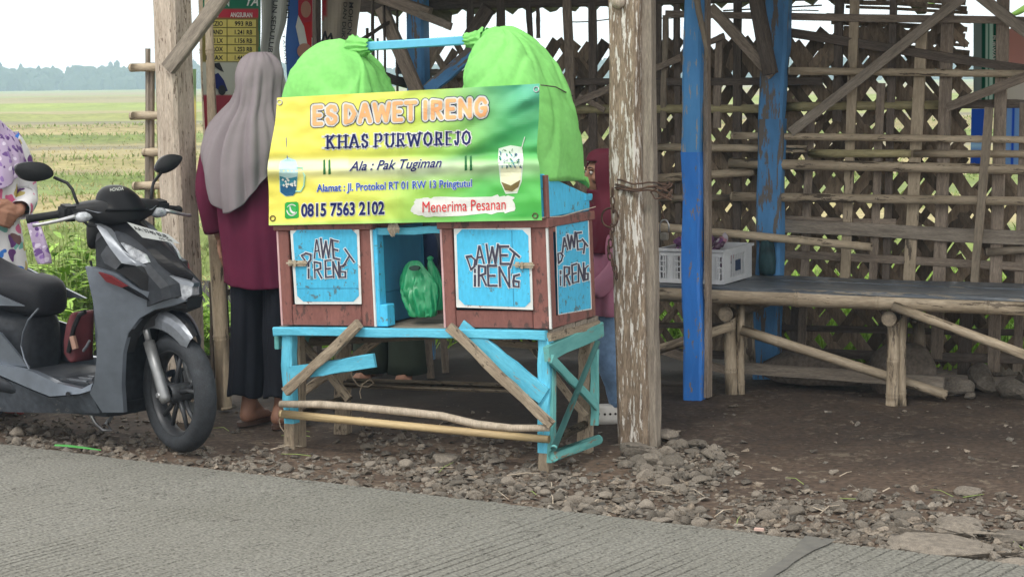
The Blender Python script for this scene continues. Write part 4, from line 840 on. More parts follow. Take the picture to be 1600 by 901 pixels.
def cabinet(lab, U0, U1, D, side):
    c = thing('cabinet', lab, 'cabinet', CART.m @ MX.Translation(((U0 + U1) / 2, .215, .525)))
    z0, z1 = .527, .905; dp = .43; (x0, _), = [D[0]]
    ua = CART.pv(D[0][0], 420, 0).x; ub = CART.pv(D[1][0], 420, 0).x; ya = CART.pv((D[0][0] + D[1][0]) / 2, D[0][1], 0).z; yb = CART.pv((D[0][0] + D[1][0]) / 2, D[2][1], 0).z
    bevel_board('stile', (U0, ua - .002), (0, .02), (z0, z1), MAROON, c); bevel_board('stile', (ub + .002, U1), (.0, .02), (z0, z1), MAROON, c)
    bevel_board('rail', (ua, ub), (.0012, .02), (z0 + .001, yb - .003), MAROON, c); bevel_board('rail', (ua, ub), (.0012, .02), (ya + .003, z1), MAROON, c)
    bevel_board('corner_trim', (U0 - .004, U0 + .004), (-.003, .012), (z0, z1), PINK_P, c, .001)
    bevel_board('corner_trim', (U1 - .004, U1 + .004), (-.003, .012), (z0, z1), WHITE_P, c, .001)
    crate_board('back_panel', (U0, U1), (dp - .015, dp), (z0, z1), CYAN_D, c); crate_board('floor_board', (U0 + .01, U1 - .01), (.02, dp - .015), (z0, z0 + .015), CYAN_D, c); crate_board('top_board', (U0 + .01, U1 - .01), (.02, dp - .015), (z1 - .02, z1 - .001), CYAN_D, c)
    crate_board('side_panel', (U0, U0 + .012), (.0205, dp - .0155), (z0, z1), CYAN_D, c)
    d = door(c, D, L2 if side else L1, None, FF, 4.0)
    if side:
        for v0, v1, za, zb, nm in ((.003, .05, z0, z1, 'stile'), (dp - .03, dp + .002, z0, z1, 'stile'), (.05, dp - .03, z0, z0 + .045, 'rail'), (.05, dp - .03, z1 - .02, z1, 'rail')): bevel_board(nm, (U1 - .012, U1 + .004), (v0, v1), (za, zb), MAROON, c, .002)
        crate_board('side_panel', (U1 - .018, U1 - .013), (.02, dp - .0155), (z0, z1), CYAN_D, c)
        door(c, [(868, 352), (920, 341), (925, 483), (872, 492)], L3, None, lambda x, y, l: cs(x, y, U1 + .0 + l * .7), 1.6)
    else:
        for k, (za, zb) in enumerate(((z0 + .005, .65), (.652, z1))): crate_board('side_board', (U1 - .014, U1 - .002), (.0205, dp - .0155), (za, zb), CYAN_D, c)
        bevel_board('edge_post', (U1 - .004, U1 + .02), (.006, .06), (z0, z1), CYAN, c); bevel_board('corner_block', (U1 + .0, U1 + .05), (.008, .07), (z0, z0 + .085), CYAN, c)
    # moulding and the raised hopper above it
    bevel_board('moulding', (U0 - .012, U1 + .012), (-.012, dp + .012), (z1 + .0, z1 + .034), MAROON, c)
    bm = bmesh.new(); zb = z1 + .035; pr = [(0, zb), (dp, zb), (dp, zb + .062), (0.0, zb + .165)]
    A = [bm.verts.new((U0 + .004, v, z)) for v, z in pr]; B = [bm.verts.new((U1 - .004, v, z)) for v, z in pr]; bm.faces.new(A); bm.faces.new(B[::-1])
    for i in range(4): bm.faces.new((A[i - 1], A[i], B[i], B[i - 1]))
    bmesh.ops.recalc_face_normals(bm, faces=bm.faces[:]); bmesh.ops.bevel(bm, geom=bm.edges[:], offset=.004, segments=1, affect='EDGES'); obj('hopper', bm, CYAN, c, CART.m)
    bevel_board('hopper_stile', (U1 - .008, U1 + .006), (-.004, .022), (zb, zb + .16), MAROON, c, .002); bevel_board('ledge', (U0 + .02, U1 + .002), (dp - .05, dp + .02), (zb + .04, zb + .066), CYAN, c)
    return c, d
uL0 = CART.pv(437, 430, 0).x; uL1 = CART.pv(583, 430, 0).x; uR0 = CART.pv(692, 430, 0).x; uR1 = CART.pv(857, 430, 0).x
CL, dL = cabinet('left brown red cabinet with a sky blue hand lettered door', uL0, uL1, [(453, 353), (561, 353), (565, 475), (461, 475)], False)
CRt, dR = cabinet('right brown red cabinet with lettered doors on its front and its side', uR0, uR1, [(709, 354), (829, 355), (833, 484), (713, 480)], True)
hasp(dL, FF, 450, 411, 478, 412); hasp(dR, FF, 805, 414, 833, 414)
for d_, y, x0, x1 in ((dL, 450, 464, 560),): decal('board_joint', [(x0, y), (x1, y - .3), (x1, y + .7), (x0, y + .9)], FF, .0085, CYAN_D, d_)
decal('board_joint', [(799, 360), (800, 360), (803, 478), (802, 478)], FF, .0085, CYAN_D, dR)
crb = thing('crossbar', 'short sky blue bar joining the two cabinets above the gap', 'bar', CART.m @ MX.Translation((-.56, .03, .9)))
beam('bar', CART.w(uL1 + .003, .03, .897), CART.w(uR0 - .003, .03, .902), .026, .03, CYAN_W, crb, up=cvd)
rk = thing('twig_knot', 'dry straw coloured root knot hanging on the blue bar over the gap', 'knot', cp(615, 356, .0))
for i in range(7): obj('root', tube([cp(609 + i * 1.8, 350, -.006 + .004 * (i % 3)), cp(608 + i * 2.1 + R_(-2, 2), 358, -.016), cp(609 + i * 2 + R_(-3, 3), 363 + R_(0, 7), -.008)], [.005, .0065, .0025], 6), BAMB_P, rk)
# stuff in the gap
dk = tag(lump('dark_cloth', cp(668, 395, .47), (.045, .03, .10), flat('navy_cloth', (.02, .035, .09), .9), sd=3), 'dark navy cloth hanging behind the gap between the cabinets', 'cloth')
for x in (643, 651): tag(beam('stick', cp(x, 470, .42), cp(x - 2, 360, .42), .012, .012, T_STAND if x > 645 else CYAN_D, None, up=cvd), 'thin wooden stick standing behind the green bag, %s' % ('bare wood' if x > 645 else 'painted blue'), 'stick')
tag(beam('plank', cp(606, 475, .3), cp(690, 455, .46), .05, .015, T_GREY, None, up=czd), 'loose grey plank lying in the gap behind the green bag', 'plank')
# plastic bag
BAGM = mat('green_plastic', (.03, .42, .17), (.02, .34, .13), .28, 14, rnd=0, bump=.35, bdist=.012, trans=.25, spec=.5)
bg = thing('plastic_bag', 'knotted green plastic carrier bag standing in the gap between the cabinets', 'bag', cp(656, 494, .12))
def bagring(z, cu_, rx, ry, sd): 
    return [V((cu_ + rx * math.cos(t) * (1 + .16 * NZ.noise(V((math.cos(t) * 1.5, math.sin(t) * 1.5, z * 12 + sd))) + (.075 * abs(math.sin(6.5 * t + 2.2 * NZ.noise(V((math.cos(t), math.sin(t), z * 10 + sd))) + 9 * (z - .6))) - .03) * (1 - .3 * math.sin((z - .53) * 14))), .12 + ry * math.sin(t) * (1 + .45 * NZ.noise(V((math.cos(t) * 4, math.sin(t) * 2, z * 9 + sd))) - .5 * max(0, 1 - 6 * abs(NZ.noise(V((math.cos(t) * 3.5 + z * 5, sd, z * 6)))))), z)) for t in [k * 2 * math.pi / 72 for k in range(72)]]
def crumple(r, sd):
    c = sum(r, V()) / len(r); out = []
    for p in r:
        d = p - c; k = 1 - .12 * max(0, 1 - 6 * abs(NZ.noise(V((p.x * 15 + p.z * 4, p.y * 12, p.z * 5 + sd))))) - .05 * max(0, 1 - 7 * abs(NZ.noise(V((p.x * 30 - p.z * 12, p.y * 22, p.z * 9 - sd))))); out.append(c + d * k)
    return out
ub = CART.pv(656, 494, .12).x; zb = .528
def zpx(y): return CART.pv(656, y, .12).z
prof = [(494, 661, 22), (491, 661, 25), (484, 660, 27), (474, 658, 29), (462, 655, 31), (450, 653, 31.5), (440, 652, 30), (430, 650, 26.5), (421, 649, 22), (414, 648, 17), (409, 648, 11), (407, 648, 5)]
bm = loft([crumple(bagring(max(zb, zpx(y)), CART.pv(x, y, .12).x, w * .00246, min(.05, w * .0018) * max(.40, min(1, (y - 405) / 50)), 1), 3) for y, x, w in smooth_sections(prof, 4)]); obj('bag_body', bm, BAGM, bg, CART.m, smooth=True)
prof2 = [(485, 672, 17), (470, 673, 16.5), (455, 674, 15), (440, 674, 12.5), (425, 672, 9), (414, 668, 6), (408, 667, 4), (404, 667, 5.5), (401, 667, 2)]
bm = loft([bagring(zpx(y), CART.pv(x, y, .12).x, w * .00246, w * .0018, 4) for y, x, w in smooth_sections(prof2, 4)]); bmesh.ops.translate(bm, verts=bm.verts, vec=V((0, .03, 0))); obj('knot_lobe', bm, BAGM, bg, CART.m, smooth=True)
bm = bmesh.new(); polyfill(bm, [CART.pv(x, y, .071) for x, y in ell(647, 419, 8, 4)]); f = bmesh.ops.extrude_face_region(bm, geom=bm.faces[:]); bmesh.ops.translate(bm, verts=[e for e in f['geom'] if isinstance(e, bmesh.types.BMVert)], vec=V((0, .012, 0))); obj('handle_hole', bm, flat('dark_opening', (.02, .05, .04)), bg, CART.m)
# carrying pole and cloth covers
cpo = thing('carrying_pole', 'sky blue square carrying pole spanning between the two green covers', 'pole', cp(655, 67, .215))
CPB = mat('bright_sky_paint', (.16, .56, .80), (.13, .50, .74), .4, 6, rnd=0, fine=.05)
beam('shaft', cp(540, 75, .215), cp(790, 59, .215), .034, .034, CPB, cpo, up=cvd, seg=6, jit=.001)
GREEN = mat('lime_cloth', (.25, .66, .185), (.215, .59, .155), .75, 7, rnd=0, bump=.12, fine=.06, spec=.12)
def cover(lab, U0, U1, apexu, zt_, g, tail, lean):
    """cloth pulled over a hoop: box-like below, rounded above, folds raying from the gathered neck g"""
    c = thing('cloth_cover', lab, 'cover', CART.m @ MX.Translation(((U0 + U1) / 2, .215, .95)))
    z0 = 1.075; rows = []; NS = 170; NT = 76; TL_ = CART.pv(914, 287, .44); uc = (U0 + U1) / 2; a0 = (U1 - U0) / 2; b0 = .222; vc = .215
    for j in range(NT + 1):
        t = j / NT; z = z0 + (zt_ - z0) * math.sin(t * math.pi / 2) ** .9 if t < 1 else zt_
        h = (z - z0) / (zt_ - z0); kk = max(0.0, 1 - h ** 3.4) ** .5; a = a0 * 1.06 * kk + .004; b = b0 * max(0.0, 1 - h ** 5) ** .5 + .004; e = 2 / (5.0 - 2.6 * h); cx = uc + (apexu - uc) * h ** 2; row = []
        for i in range(NS):
            th = 2 * math.pi * i / NS; x = math.copysign(abs(math.cos(th)) ** e, math.cos(th)); y = math.copysign(abs(math.sin(th)) ** e, math.sin(th)); p = V((cx + a * x, vc + b * y, z))
            d = p - g; r = d.length + 1e-4; n = V((x * b, y * a, .6 * h * h)).normalized(); ph = math.atan2(d.y, -d.z + .02 + abs(d.x) * .6); f = 0
            sg = math.sin(ph * 8 + 1.7 * NZ.noise(V((ph * 2, r * 2, lean))) * 3); f += .017 * (abs(sg) ** .6 * (1 if sg > 0 else -1)) * min(1, r * 7) * math.exp(-r * 3.2)
            f += .006 * NZ.noise(V((p.x * 6, p.y * 6, p.z * 4 + lean))) * (1 - .4 * h) + .002 * NZ.noise(V((p.x * 14 + p.z * 9, p.y * 9, p.z * 5)))
            rg = NZ.noise(V((ph * 2.6, r * 3.2, lean * 3))); f -= .017 * max(0, 1 - abs(rg) * 8) * min(1, r * 5) * math.exp(-r * 1.2)
            rg = NZ.noise(V((p.x * 5 + p.z * 4, p.y * 4 - p.z * 3, lean * 5))); f += .004 * max(0, 1 - abs(rg) * 7)
            rg = NZ.noise(V((p.x * 3 - p.z * 4, p.y * 3 + p.z * 3, lean * 7))); f -= .004 * max(0, 1 - abs(rg) * 9)
            if tail and x > .2 and y > .0: q = max(0, (1.28 - z) / .3); p = p + (TL_ - p) * min(.93, (q ** 1.5) * (x * y) ** .35 * 1.25) if q > 0 else p
            row.append(p + n * f)
        rows.append(row)
    o = obj('cloth', loft(rows), GREEN, c, CART.m, smooth=True)
    # gathered neck round the pole
    pts = []; s = 1 if g.x < uc else -1
    for j in range(9):
        t = j / 8; r = (.030 + .030 * (1 - t) ** 1.6) * (1 + .08 * math.sin(t * 13)); row = []
        for i in range(48):
            th = 2 * math.pi * i / 48; rr = r * (1 + .14 * math.sin(11 * th + 2 * math.sin(t * 5)) + .06 * math.sin(23 * th)); u = g.x + s * .085 * (1 - t) - s * .012
            row.append(V((u + .004 * math.sin(11 * th), g.y + rr * math.cos(th), g.z - .010 * (1 - t) + rr * math.sin(th) * .85)))
        pts.append(row)
    obj('gathered_neck', loft(pts, True, False), GREEN, c, CART.m, smooth=True)
    if tail:
        q = CART.pv(917, 290, .43); rows = []
        for j in range(8):
            t = j / 7; r = .026 * (1 - t) ** .9 + .006; ctr_ = V((q.x - .03, .42, q.z + .035)).lerp(V((q.x, .44, q.z)), t)
            rows.append([V((ctr_.x + r * math.cos(h) * (1 + .2 * math.sin(7 * h)), ctr_.y + r * math.sin(h), ctr_.z - .01 * math.sin(h))) for h in [k * 2 * math.pi / 28 for k in range(28)]])
        obj('tied_corner', loft(rows), GREEN, c, CART.m, smooth=True)
    return c
gl = CART.pv(575, 72, .215); gr = CART.pv(733, 63, .215)
za = CART.pv(545, 64, .215).z; zb_ = CART.pv(803, 44, .215).z
c1 = cover('lime green cloth cover over the left hoop of the stall', uL0 + .0, CART.pv(557, 150, 0).x, -.93, za, gl, False, 3)
c2 = cover('lime green cloth cover over the right hoop, tied at its back corner', CART.pv(712, 140, 0).x, CART.pv(846, 200, 0).x, -.20, zb_, gr, True, 8)
obj('tie_string', tube([CART.w(*(CART.pv(845, 133, -.03))), CART.w(*(CART.pv(868, 136, .15))), CART.w(*(CART.pv(895, 150, .44)))], .0025, 5), T_DARK, c2)
obj('tie_string', tube([CART.w(*(CART.pv(878, 295, .3))), CART.w(*(CART.pv(900, 302, .38))), CART.w(*(CART.pv(926, 316, .46)))], .0018, 5), T_DARK, c2)
obj('tie_string', tube([CART.w(*(CART.pv(846, 340, -.03))), CART.w(uR1 + .02, .1, .94), CART.w(uR1 + .02, .43, .955)], .002, 5), BAMB_P, c2)

# banner
def ridge(x, w): return math.exp(-(x / w) ** 2)
def wr(px, py):
    t = (py - 140) / 205; f = .010 * ridge(py - 262 + (px - 630) * .03, 10) - .006 * ridge(py - 245 + (px - 630) * .03, 8) + .004 * ridge(px - 622, 7) * min(1, max(0, t * 2))
    d = (px - 842) * .62 + (py - 134) * .78; l = math.hypot(px - 842, py - 134); f += .010 * ridge(d - 4, 10 + l * .03) * math.exp(-l / 120) * min(1, l / 30) - .007 * ridge(d + 16, 9) * math.exp(-l / 110) * min(1, l / 30)
    d2 = (px - 842) * .35 + (py - 134) * .94; f += .004 * math.sin(d2 * .16) * math.exp(-l / 140)
    f += .004 * NZ.noise(V((px * .016, py * .022, 0))) + .0022 * NZ.noise(V((px * .05, py * .06, 4))) + .010 * ridge(px - 425, 26) * math.sin(py * .03 + 1) + .004 * math.sin(px * .021 + 1.2) * min(1, max(0, (345 - py) / 60)) + .003 * ridge(py - 310 - (px - 600) * .25, 14)
    return 1.75 * f
def BN(px, py, l=0): return cp(px, py, -.034 - .012 * max(0, (py - 140) / 205) - wr(px, py) - l)
PALE = .16
def mixc(a, b, t): t = max(0, min(1, t)); return tuple(x + (y - x) * t for x, y in zip(a, b))
Yl, Lg, Gr, Tl, Dg, Wh = lin(246, 236, 104), lin(198, 226, 104), lin(84, 188, 84), lin(84, 176, 148), lin(40, 136, 74), lin(240, 247, 222)
def bcol(s, t, p):
    c = mixc(Yl, Lg, (s - .22 + t * .10) / .38); c = mixc(c, Gr, (s - .50 + .22 * (t - .4)) / .36); c = mixc(c, Tl, (s - .55) / .4 * max(0, 1 - t * 2.0))
    sw = (s - .98) * .9 + t * 1.0; c = mixc(c, Dg, .75 * ridge(sw - .20 - .15 * (1 - s), .07) * (1 if s > .62 else max(0, (s - .45) / .17)))
    c = mixc(c, Wh, .75 * ridge(t - .60, .085) * max(0, min(1, .25 + abs(.45 - s) * -1.2 + .75))); c = mixc(c, Wh, .5 * ridge(t - .53, .05) * (1 if s < .3 else .35))
    c = mixc(c, lin(30, 150, 60), .5 * max(0, min(1, (t - .86) / .1)) * max(0, (s - .55) * 2)); c = mixc(c, lin(140, 215, 120), .6 * max(0, (t - .955) / .04)); return c
bn = thing('banner', 'yellow to green printed vinyl drink banner tied across the front of the stall', 'banner', BN(632, 345))
gridsheet('sheet', [(433, 153), (430, 190), (422, 235), (418, 265), (420, 300), (420, 352)], [(843, 131), (842, 180), (839, 235), (843, 262), (845, 300), (847, 344)], 170, 84, BN, bcol, vcol('banner_vinyl', .32, .5, .05), bn, thick=.0025)
def brow(letters, w, m, l, serif=False, rounded=False, nm='lettering'):
    bm = bmesh.new()
    for ch, x0, x1, yb, h in letters: strokes_on(bm, ch, (x0, yb), (x1 - x0, -(x1 - x0) * .055), (0, -h), w, BN, l, serif, rounded)
    return obj(nm, bm, m, bn)
ttl = [(ch, a, b) for ch, a, b in (('E', 491, 502), ('S', 511, 525), ('D', 540, 554), ('A', 562, 578), ('W', 585, 608), ('E', 616, 627), ('T', 634, 649), ('I', 661, 668), ('R', 676, 690), ('E', 699, 710), ('N', 719, 734), ('G', 744, 759))]
ttl = [(ch, a, b, 194 - (a - 487) * .049, 26) for ch, a, b in ttl]
TITLEG = dict(STROKES)
STROKES['G'] = [[(.95, .78), (.75, .98), (.4, 1), (.08, .78), (0, .5), (.1, .18), (.42, 0), (.8, .06), (.97, .3), (.97, .46), (.6, .46)]]
for w, m, l in ((13.2, K_NAVY, .0015), (11.0, K_WHT, .0035), (5.8, K_PEACH, .0055)): brow(ttl, w, m, l, rounded=True)
STROKES['G'] = TITLEG['G']
kh = [('K', 511, 522), ('H', 529, 541), ('A', 546, 560), ('S', 565, 575), ('P', 586, 597), ('U', 603, 615), ('R', 621, 632), ('W', 637, 657), ('O', 662, 675), ('R', 681, 691), ('E', 697, 706), ('J', 710, 718), ('O', 722, 735)]
kh = [(ch, a + .8, b - .8, 232 - (a - 508) * .031, 19.5) for ch, a, b in kh]
brow(kh, 6.6, K_WHT, .0015, True); brow(kh, 3.3, K_NAVY, .0035, True)
K_NAV2 = flat('deep_blue_print', lin(20, 70, 130)); K_BL2 = flat('mid_blue_print', lin(24, 84, 190))
def bline(s, o, a, b, m, off, l, shear=0, space=1, halo=.05):
    if halo: type_on('lettering', s, o, a, b, BN, l, K_WHT, bn, off=off + halo, shear=shear, space=space, cut=5)
    type_on('lettering', s, o, a, b, BN, l + .002, m, bn, off=off, shear=shear, space=space, cut=5)
bline('Ala : Pak Tugiman', (546, 267), (144, -6), (0, -15.5), K_NAVY, .012, .0015, .38, halo=.03)
bline('Alamat : Jl. Protokol RT 01 RW 13 Pringtutul', (495, 299.5), (242, -8), (0, -12), K_BL2, .012, .0015, halo=.05)
bline('0815 7563 2102', (471, 338), (129, -4), (0, -20), K_NAVY, .03, .0015, halo=.05)
rg = []
random.seed(5)
for i in range(60):
    t = i / 60 * 2 * math.pi; ex = abs(math.cos(t)) ** .35 * math.copysign(1, math.cos(t)); ey = abs(math.sin(t)) ** .35 * math.copysign(1, math.sin(t)); rg.append((724 + ex * (80 + R_(-4, 3)), 321.5 - ex * 3 + ey * (14.5 + R_(-2.5, 1.5))))
decal('brush_stroke', rg, BN, .0015, K_WHT, bn, 6)
bline('Menerima Pesanan', (660, 332), (130, -5), (0, -18), K_CRED, 0, .0035, halo=0)
# messaging icon: rounded green square, white bubble and handset
decal('icon_square', [(445, 318), (448, 316), (463, 315), (466, 317), (467, 339), (464, 341), (448, 342), (445, 340)], BN, .0015, flat('icon_green', lin(40, 170, 70)), bn, 0); decal('icon_bubble', ell(456, 328, 8.5, 9.5) , BN, .003, K_WHT, bn); decal('icon_disc', ell(456, 328, 6.6, 7.6), BN, .0045, flat('icon_green2', lin(60, 180, 90)), bn); decal('icon_handset', [(452, 323), (454, 323), (455, 327), (458, 331), (461, 331), (461, 334), (457, 334), (453, 330)], BN, .006, K_WHT, bn)
# drinks printed on the banner
decal('printed_mug', [(438, 252), (436, 262), (437, 300), (446, 307), (458, 306), (463, 300), (466, 262), (462, 250), (450, 246)], BN, .0015, flat('mug_glass', lin(190, 226, 226)), bn, 6); decal('printed_drink', [(437, 275), (438, 300), (446, 306), (458, 305), (462, 300), (464, 276), (450, 279)], BN, .003, flat('mug_teal', lin(58, 140, 160)), bn, 6); decal('printed_drink', [(438, 290), (439, 300), (447, 306), (458, 305), (462, 300), (463, 288), (450, 291)], BN, .0045, flat('mug_deep', lin(26, 90, 130)), bn, 6)
for i in range(16): x, y = R_(440, 461), R_(277, 292); decal('printed_ice', [(x - 2, y), (x, y - 2.4), (x + 2.2, y), (x + .4, y + 2)], BN, .006, K_WHT, bn)
obj('printed_handle', tube([BN(x, y, .003) for x, y in ((464, 262), (472, 262), (476, 275), (475, 290), (470, 299), (462, 299))], .0035, 5), flat('mug_pale', lin(170, 226, 205)), bn); obj('printed_straw', tube([BN(447, 215, .003), BN(449, 248, .003)], .0012, 4), K_BL2, bn)
decal('printed_glass', [(779, 232), (778, 250), (782, 285), (790, 303), (808, 302), (815, 284), (818, 250), (816, 230), (798, 227)], BN, .0015, flat('tumbler_white', lin(226, 242, 226)), bn, 6); decal('printed_milk', [(782, 262), (783, 284), (790, 300), (807, 299), (813, 284), (815, 260)], BN, .003, K_CREAM, bn, 6); decal('printed_syrup', [(783, 284), (798, 290), (813, 281), (810, 292), (800, 299), (789, 297)], BN, .0045, K_SOY, bn, 6)
for i in range(46):
    x, y = R_(781, 814), R_(234, 262); a_ = R_(0, 3.1); decal('printed_jelly', [(x - 3 * math.cos(a_), y - 3 * math.sin(a_)), (x + .8, y - .8), (x + 3 * math.cos(a_), y + 3 * math.sin(a_)), (x - .8, y + .8)], BN, .006, random.choice((K_NAV2, K_DGRN, K_TEAL)), bn)
obj('printed_straw', tube([BN(815, 232, .003), BN(820, 214, .003)], .0018, 4), K_WHT, bn)
for x, y in ((505, 258), (513, 258), (726, 252), (734, 252)): decal('printed_leaf', [(x, y - 8), (x + 3, y - 9), (x + 4, y + 14), (x, y + 15)], BN, .0015, K_DGRN, bn, 6)
for x, y in ((838, 140), (426, 341), (836, 337), (437, 160)):
    obj('eyelet', tube([BN(x + 4 * math.cos(t), y + 4 * math.sin(t), .003) for t in [k * math.pi / 6 for k in range(13)]], .0022, 5), STEEL if y < 200 else RUST, bn)
random.seed(23)
# ------------------------------------------------------------------ scooter parked left of the stall
B = Frame(G(283, 706), -37)
HF = Frame(B.w(-.34, 0, 0), -50)
FWM = B.m @ MX.Translation((0, 0, .24)) @ MX.Rotation(rad(-13), 4, 'Z')
PAINT = mat('grey_scooter_paint', (.165, .192, .232), (.12, .14, .17), .30, 3, metal=.5, rnd=0, coat=.45, fine=.10)
SKIRTM = mat('skirt_panel', (.062, .072, .088), (.04, .047, .058), .45, 5, rnd=0, fine=.3, spec=.3, chip=((.16, .15, .14), .62, 30, (1, 1, 2)))
PAINTD = mat('dusty_dark_panel', (.034, .038, .046), (.022, .025, .030), .5, 6, rnd=0, fine=.25, spec=.2)
SILV = mat('silver_panel', (.235, .255, .285), (.17, .185, .21), .34, 9, metal=.5, rnd=0, fine=.1)
GLOSSB = mat('gloss_black', (.008, .009, .011), (.006, .006, .008), .34, 9, rnd=0, spec=.12)
SEATM = mat('seat_vinyl', (.020, .021, .026), (.015, .016, .019), .55, 60, rnd=0, bump=.15, bdist=.001, spec=.18)
TYREM = mat('tyre_rubber', (.036, .041, .048), (.022, .024, .028), .75, 25, rnd=0, bump=.2, fine=.2)
RIMM = mat('rim_dark', (.055, .058, .064), (.04, .042, .047), .4, 20, metal=.3, rnd=0, fine=.15)
FORKM = mat('fork_alloy', (.30, .31, .32), (.21, .215, .22), .42, 20, metal=.6, rnd=0)
LENS = mat('headlight_lens', (.55, .58, .62), (.10, .11, .13), .12, 30, rnd=0, coat=.8)
DECR = flat('red_decal', (.14, .018, .022), .4)
SC = thing('scooter', 'dusty grey and black scooter parked at the road edge left of the stall', 'scooter', B.m)
def bpx(px, py, y): return B.W(B.pv(px, py, y))
def mirp(p): q = B.i @ p; return B.W((q.x, -q.y, q.z))
def both(name, pts, t, m, crown=.0, label=None):
    pts = [(a, b, c * (1 - .58 * max(0, min(1, (a - 150) / 110)))) for a, b, c in pts]
    R = [bpx(*p) for p in pts]; iv = B.m.to_3x3() @ V((0, t, 0)); patch(name, R, iv, m, SC, crown)
    patch(name, [mirp(p) for p in R], B.m.to_3x3() @ V((0, -t, 0)), m, SC, crown)
def sect(x, zc, hw, hz, e=.55, n=28): return [V((x, hw * math.copysign(abs(math.cos(t)) ** e, math.cos(t)), zc + hz * math.copysign(abs(math.sin(t)) ** e, math.sin(t)))) for t in [2 * math.pi * k / n for k in range(n)]]
def bloft(name, ss, m, parent=SC, e=.55, label=None): return obj(name, loft([sect(*s[:4], e=e) for s in smooth_sections(ss)]), m, parent, B.m, smooth=True)
def wheel(wm_, nm):
    w = obj(nm, loft([]) if 0 else lathe([(.034, -.05), (.040, -.04), (.042, .0), (.040, .04), (.034, .05)], wm_, 24), RIMM, SC, smooth=True)
    prof = [(.170, -.028), (.178, -.038), (.192, -.044), (.208, -.0445), (.221, -.038), (.231, -.026), (.237, -.013), (.239, 0)]; prof = prof + [(r, -y) for r, y in prof[-2::-1]]
    bm = bmesh.new(); rows = []; N = 96
    for r, y in prof:
        row = []
        for k in range(N):
            th = 2 * math.pi * k / N; kk = (k + (2 if y > 0 else 0) + int(abs(y) * 120)) % 6; d = .0055 if (.009 < abs(y) < .036 and kk == 0) else (.004 if abs(y) < .001 and k % 2 else 0); rr = r - d; row.append(bm.verts.new(wm_ @ V((rr * math.cos(th), y, rr * math.sin(th)))))
        rows.append(row)
    grid_faces(bm, rows); obj('tyre', bm, TYREM, w, smooth=True)
    pr = [(.176, -.030), (.170, -.033), (.163, -.029), (.155, -.014), (.152, 0), (.155, .014), (.163, .029), (.170, .033), (.176, .030), (.168, .02), (.166, 0), (.168, -.02), (.176, -.030)]
    obj('rim', lathe(pr, wm_, 64), RIMM, w, smooth=True)
    for i in range(5):
        for s in (-1, 1):
            a = 2 * math.pi * i / 5 + .3; p = V((.03 * math.cos(a), s * .012, .03 * math.sin(a))); q = V((.09 * math.cos(a + s * .09), s * .008, .09 * math.sin(a + s * .09))); r = V((.157 * math.cos(a + s * .20), s * .004, .157 * math.sin(a + s * .20)))
            obj('spoke', tube([wm_ @ p, wm_ @ q, wm_ @ r], [.0125, .0095, .0085], 8), RIMM, w, smooth=True)
    return w
fw = wheel(FWM, 'front_wheel'); wheel(B.m @ MX.Translation((-1.26, 0, .245)), 'rear_wheel')
obj('brake_disc', lathe([(.045, .052), (.092, .052), (.092, .056), (.045, .056)], FWM, 40), FORKM, fw)
for s in (-1, 1):
    a, b, c = FWM @ V((.012, s * .072, -.012)), FWM @ V((-.10, s * .072, .20)), FWM @ V((-.15, s * .068, .305))
    obj('fork_leg', tube([a + (a - b) * .08, a, a.lerp(b, .5), b], [.018, .024, .022, .023], 12), FORKM, SC, smooth=True); obj('fork_tube', tube([b, c], .014, 10), STEEL, SC, smooth=True)
    obj('axle_nut', tube([FWM @ V((0, s * .05, 0)), FWM @ V((0, s * .085, 0)), FWM @ V((0, s * .10, 0))], [.012, .015, .010], 8), STEEL, SC)
obj('caliper', box((-.085, .075, .045), (.05, .03, .07), None, FWM), PAINTD, SC)
def fend(yy, m, nm, half):
    rows = []
    for i in range(15):
        t = i / 14; th = rad(58 + 92 * t); r = .272 + .062 * math.sin(min(1, t * 1.5) * math.pi / 2) + .04 * max(0, t - .5) ; row = []
        for y, dr in yy:
            sc_ = .45 + .55 * min(1, t * 2.6); row.append(FWM @ V(((r + dr) * math.cos(th), y * sc_, (r + dr) * math.sin(th))))
        rows.append(row)
    bm = bmesh.new(); A = [[bm.verts.new(p) for p in r] for r in rows]; Bt = [[bm.verts.new(p - (p - FWM.translation).normalized() * .004) for p in r] for r in rows]; grid_faces(bm, A, False); grid_faces(bm, Bt, False)
    for i in range(14):
        for e in (0, -1): bm.faces.new((A[i][e], A[i + 1][e], Bt[i + 1][e], Bt[i][e]))
    for e in (0, -1): grid_faces(bm, [A[e], Bt[e]], False)
    return obj(nm, bm, m, SC, smooth=False)
fend([(-.034, .004), (-.02, .012), (0, .015), (.02, .012), (.034, .004)], GLOSSB, 'fender_top', 0)
for s in (-1, 1): fend([(s * .035, .004), (s * .055, -.006), (s * .066, -.028), (s * .068, -.062)], SILV, 'fender_side', 0)
# inner body, dark
hull = [(.07, .63), (-.02, .60), (-.12, .555), (-.20, .49), (-.235, .40), (-.245, .19), (-.40, .165), (-.42, .235), (-.36, .29), (-.335, .60), (-.36, .74), (-.36, .87), (-.30, .91), (-.1, .80), (.06, .68)]
def prism(name, pts, hw, m, parent=SC, rd=.02):
    rows = []
    c = V((sum(p[0] for p in pts) / len(pts), sum(p[1] for p in pts) / len(pts)))
    for y, k in ((-hw, .88), (-hw + rd, .97), (-hw * .5, 1), (hw * .5, 1), (hw - rd, .97), (hw, .88)): rows.append([V((c.x + (x - c.x) * k, y, c.y + (z - c.y) * k)) for x, z in pts])
    return obj(name, loft(rows), m, parent, B.m)
prism('inner_body', hull, .105, PAINTD); prism('underbody', [(-.24, .19), (-.26, .135), (-1.0, .115), (-1.25, .16), (-1.25, .28), (-.5, .28), (-.42, .25)], .165, PAINTD)
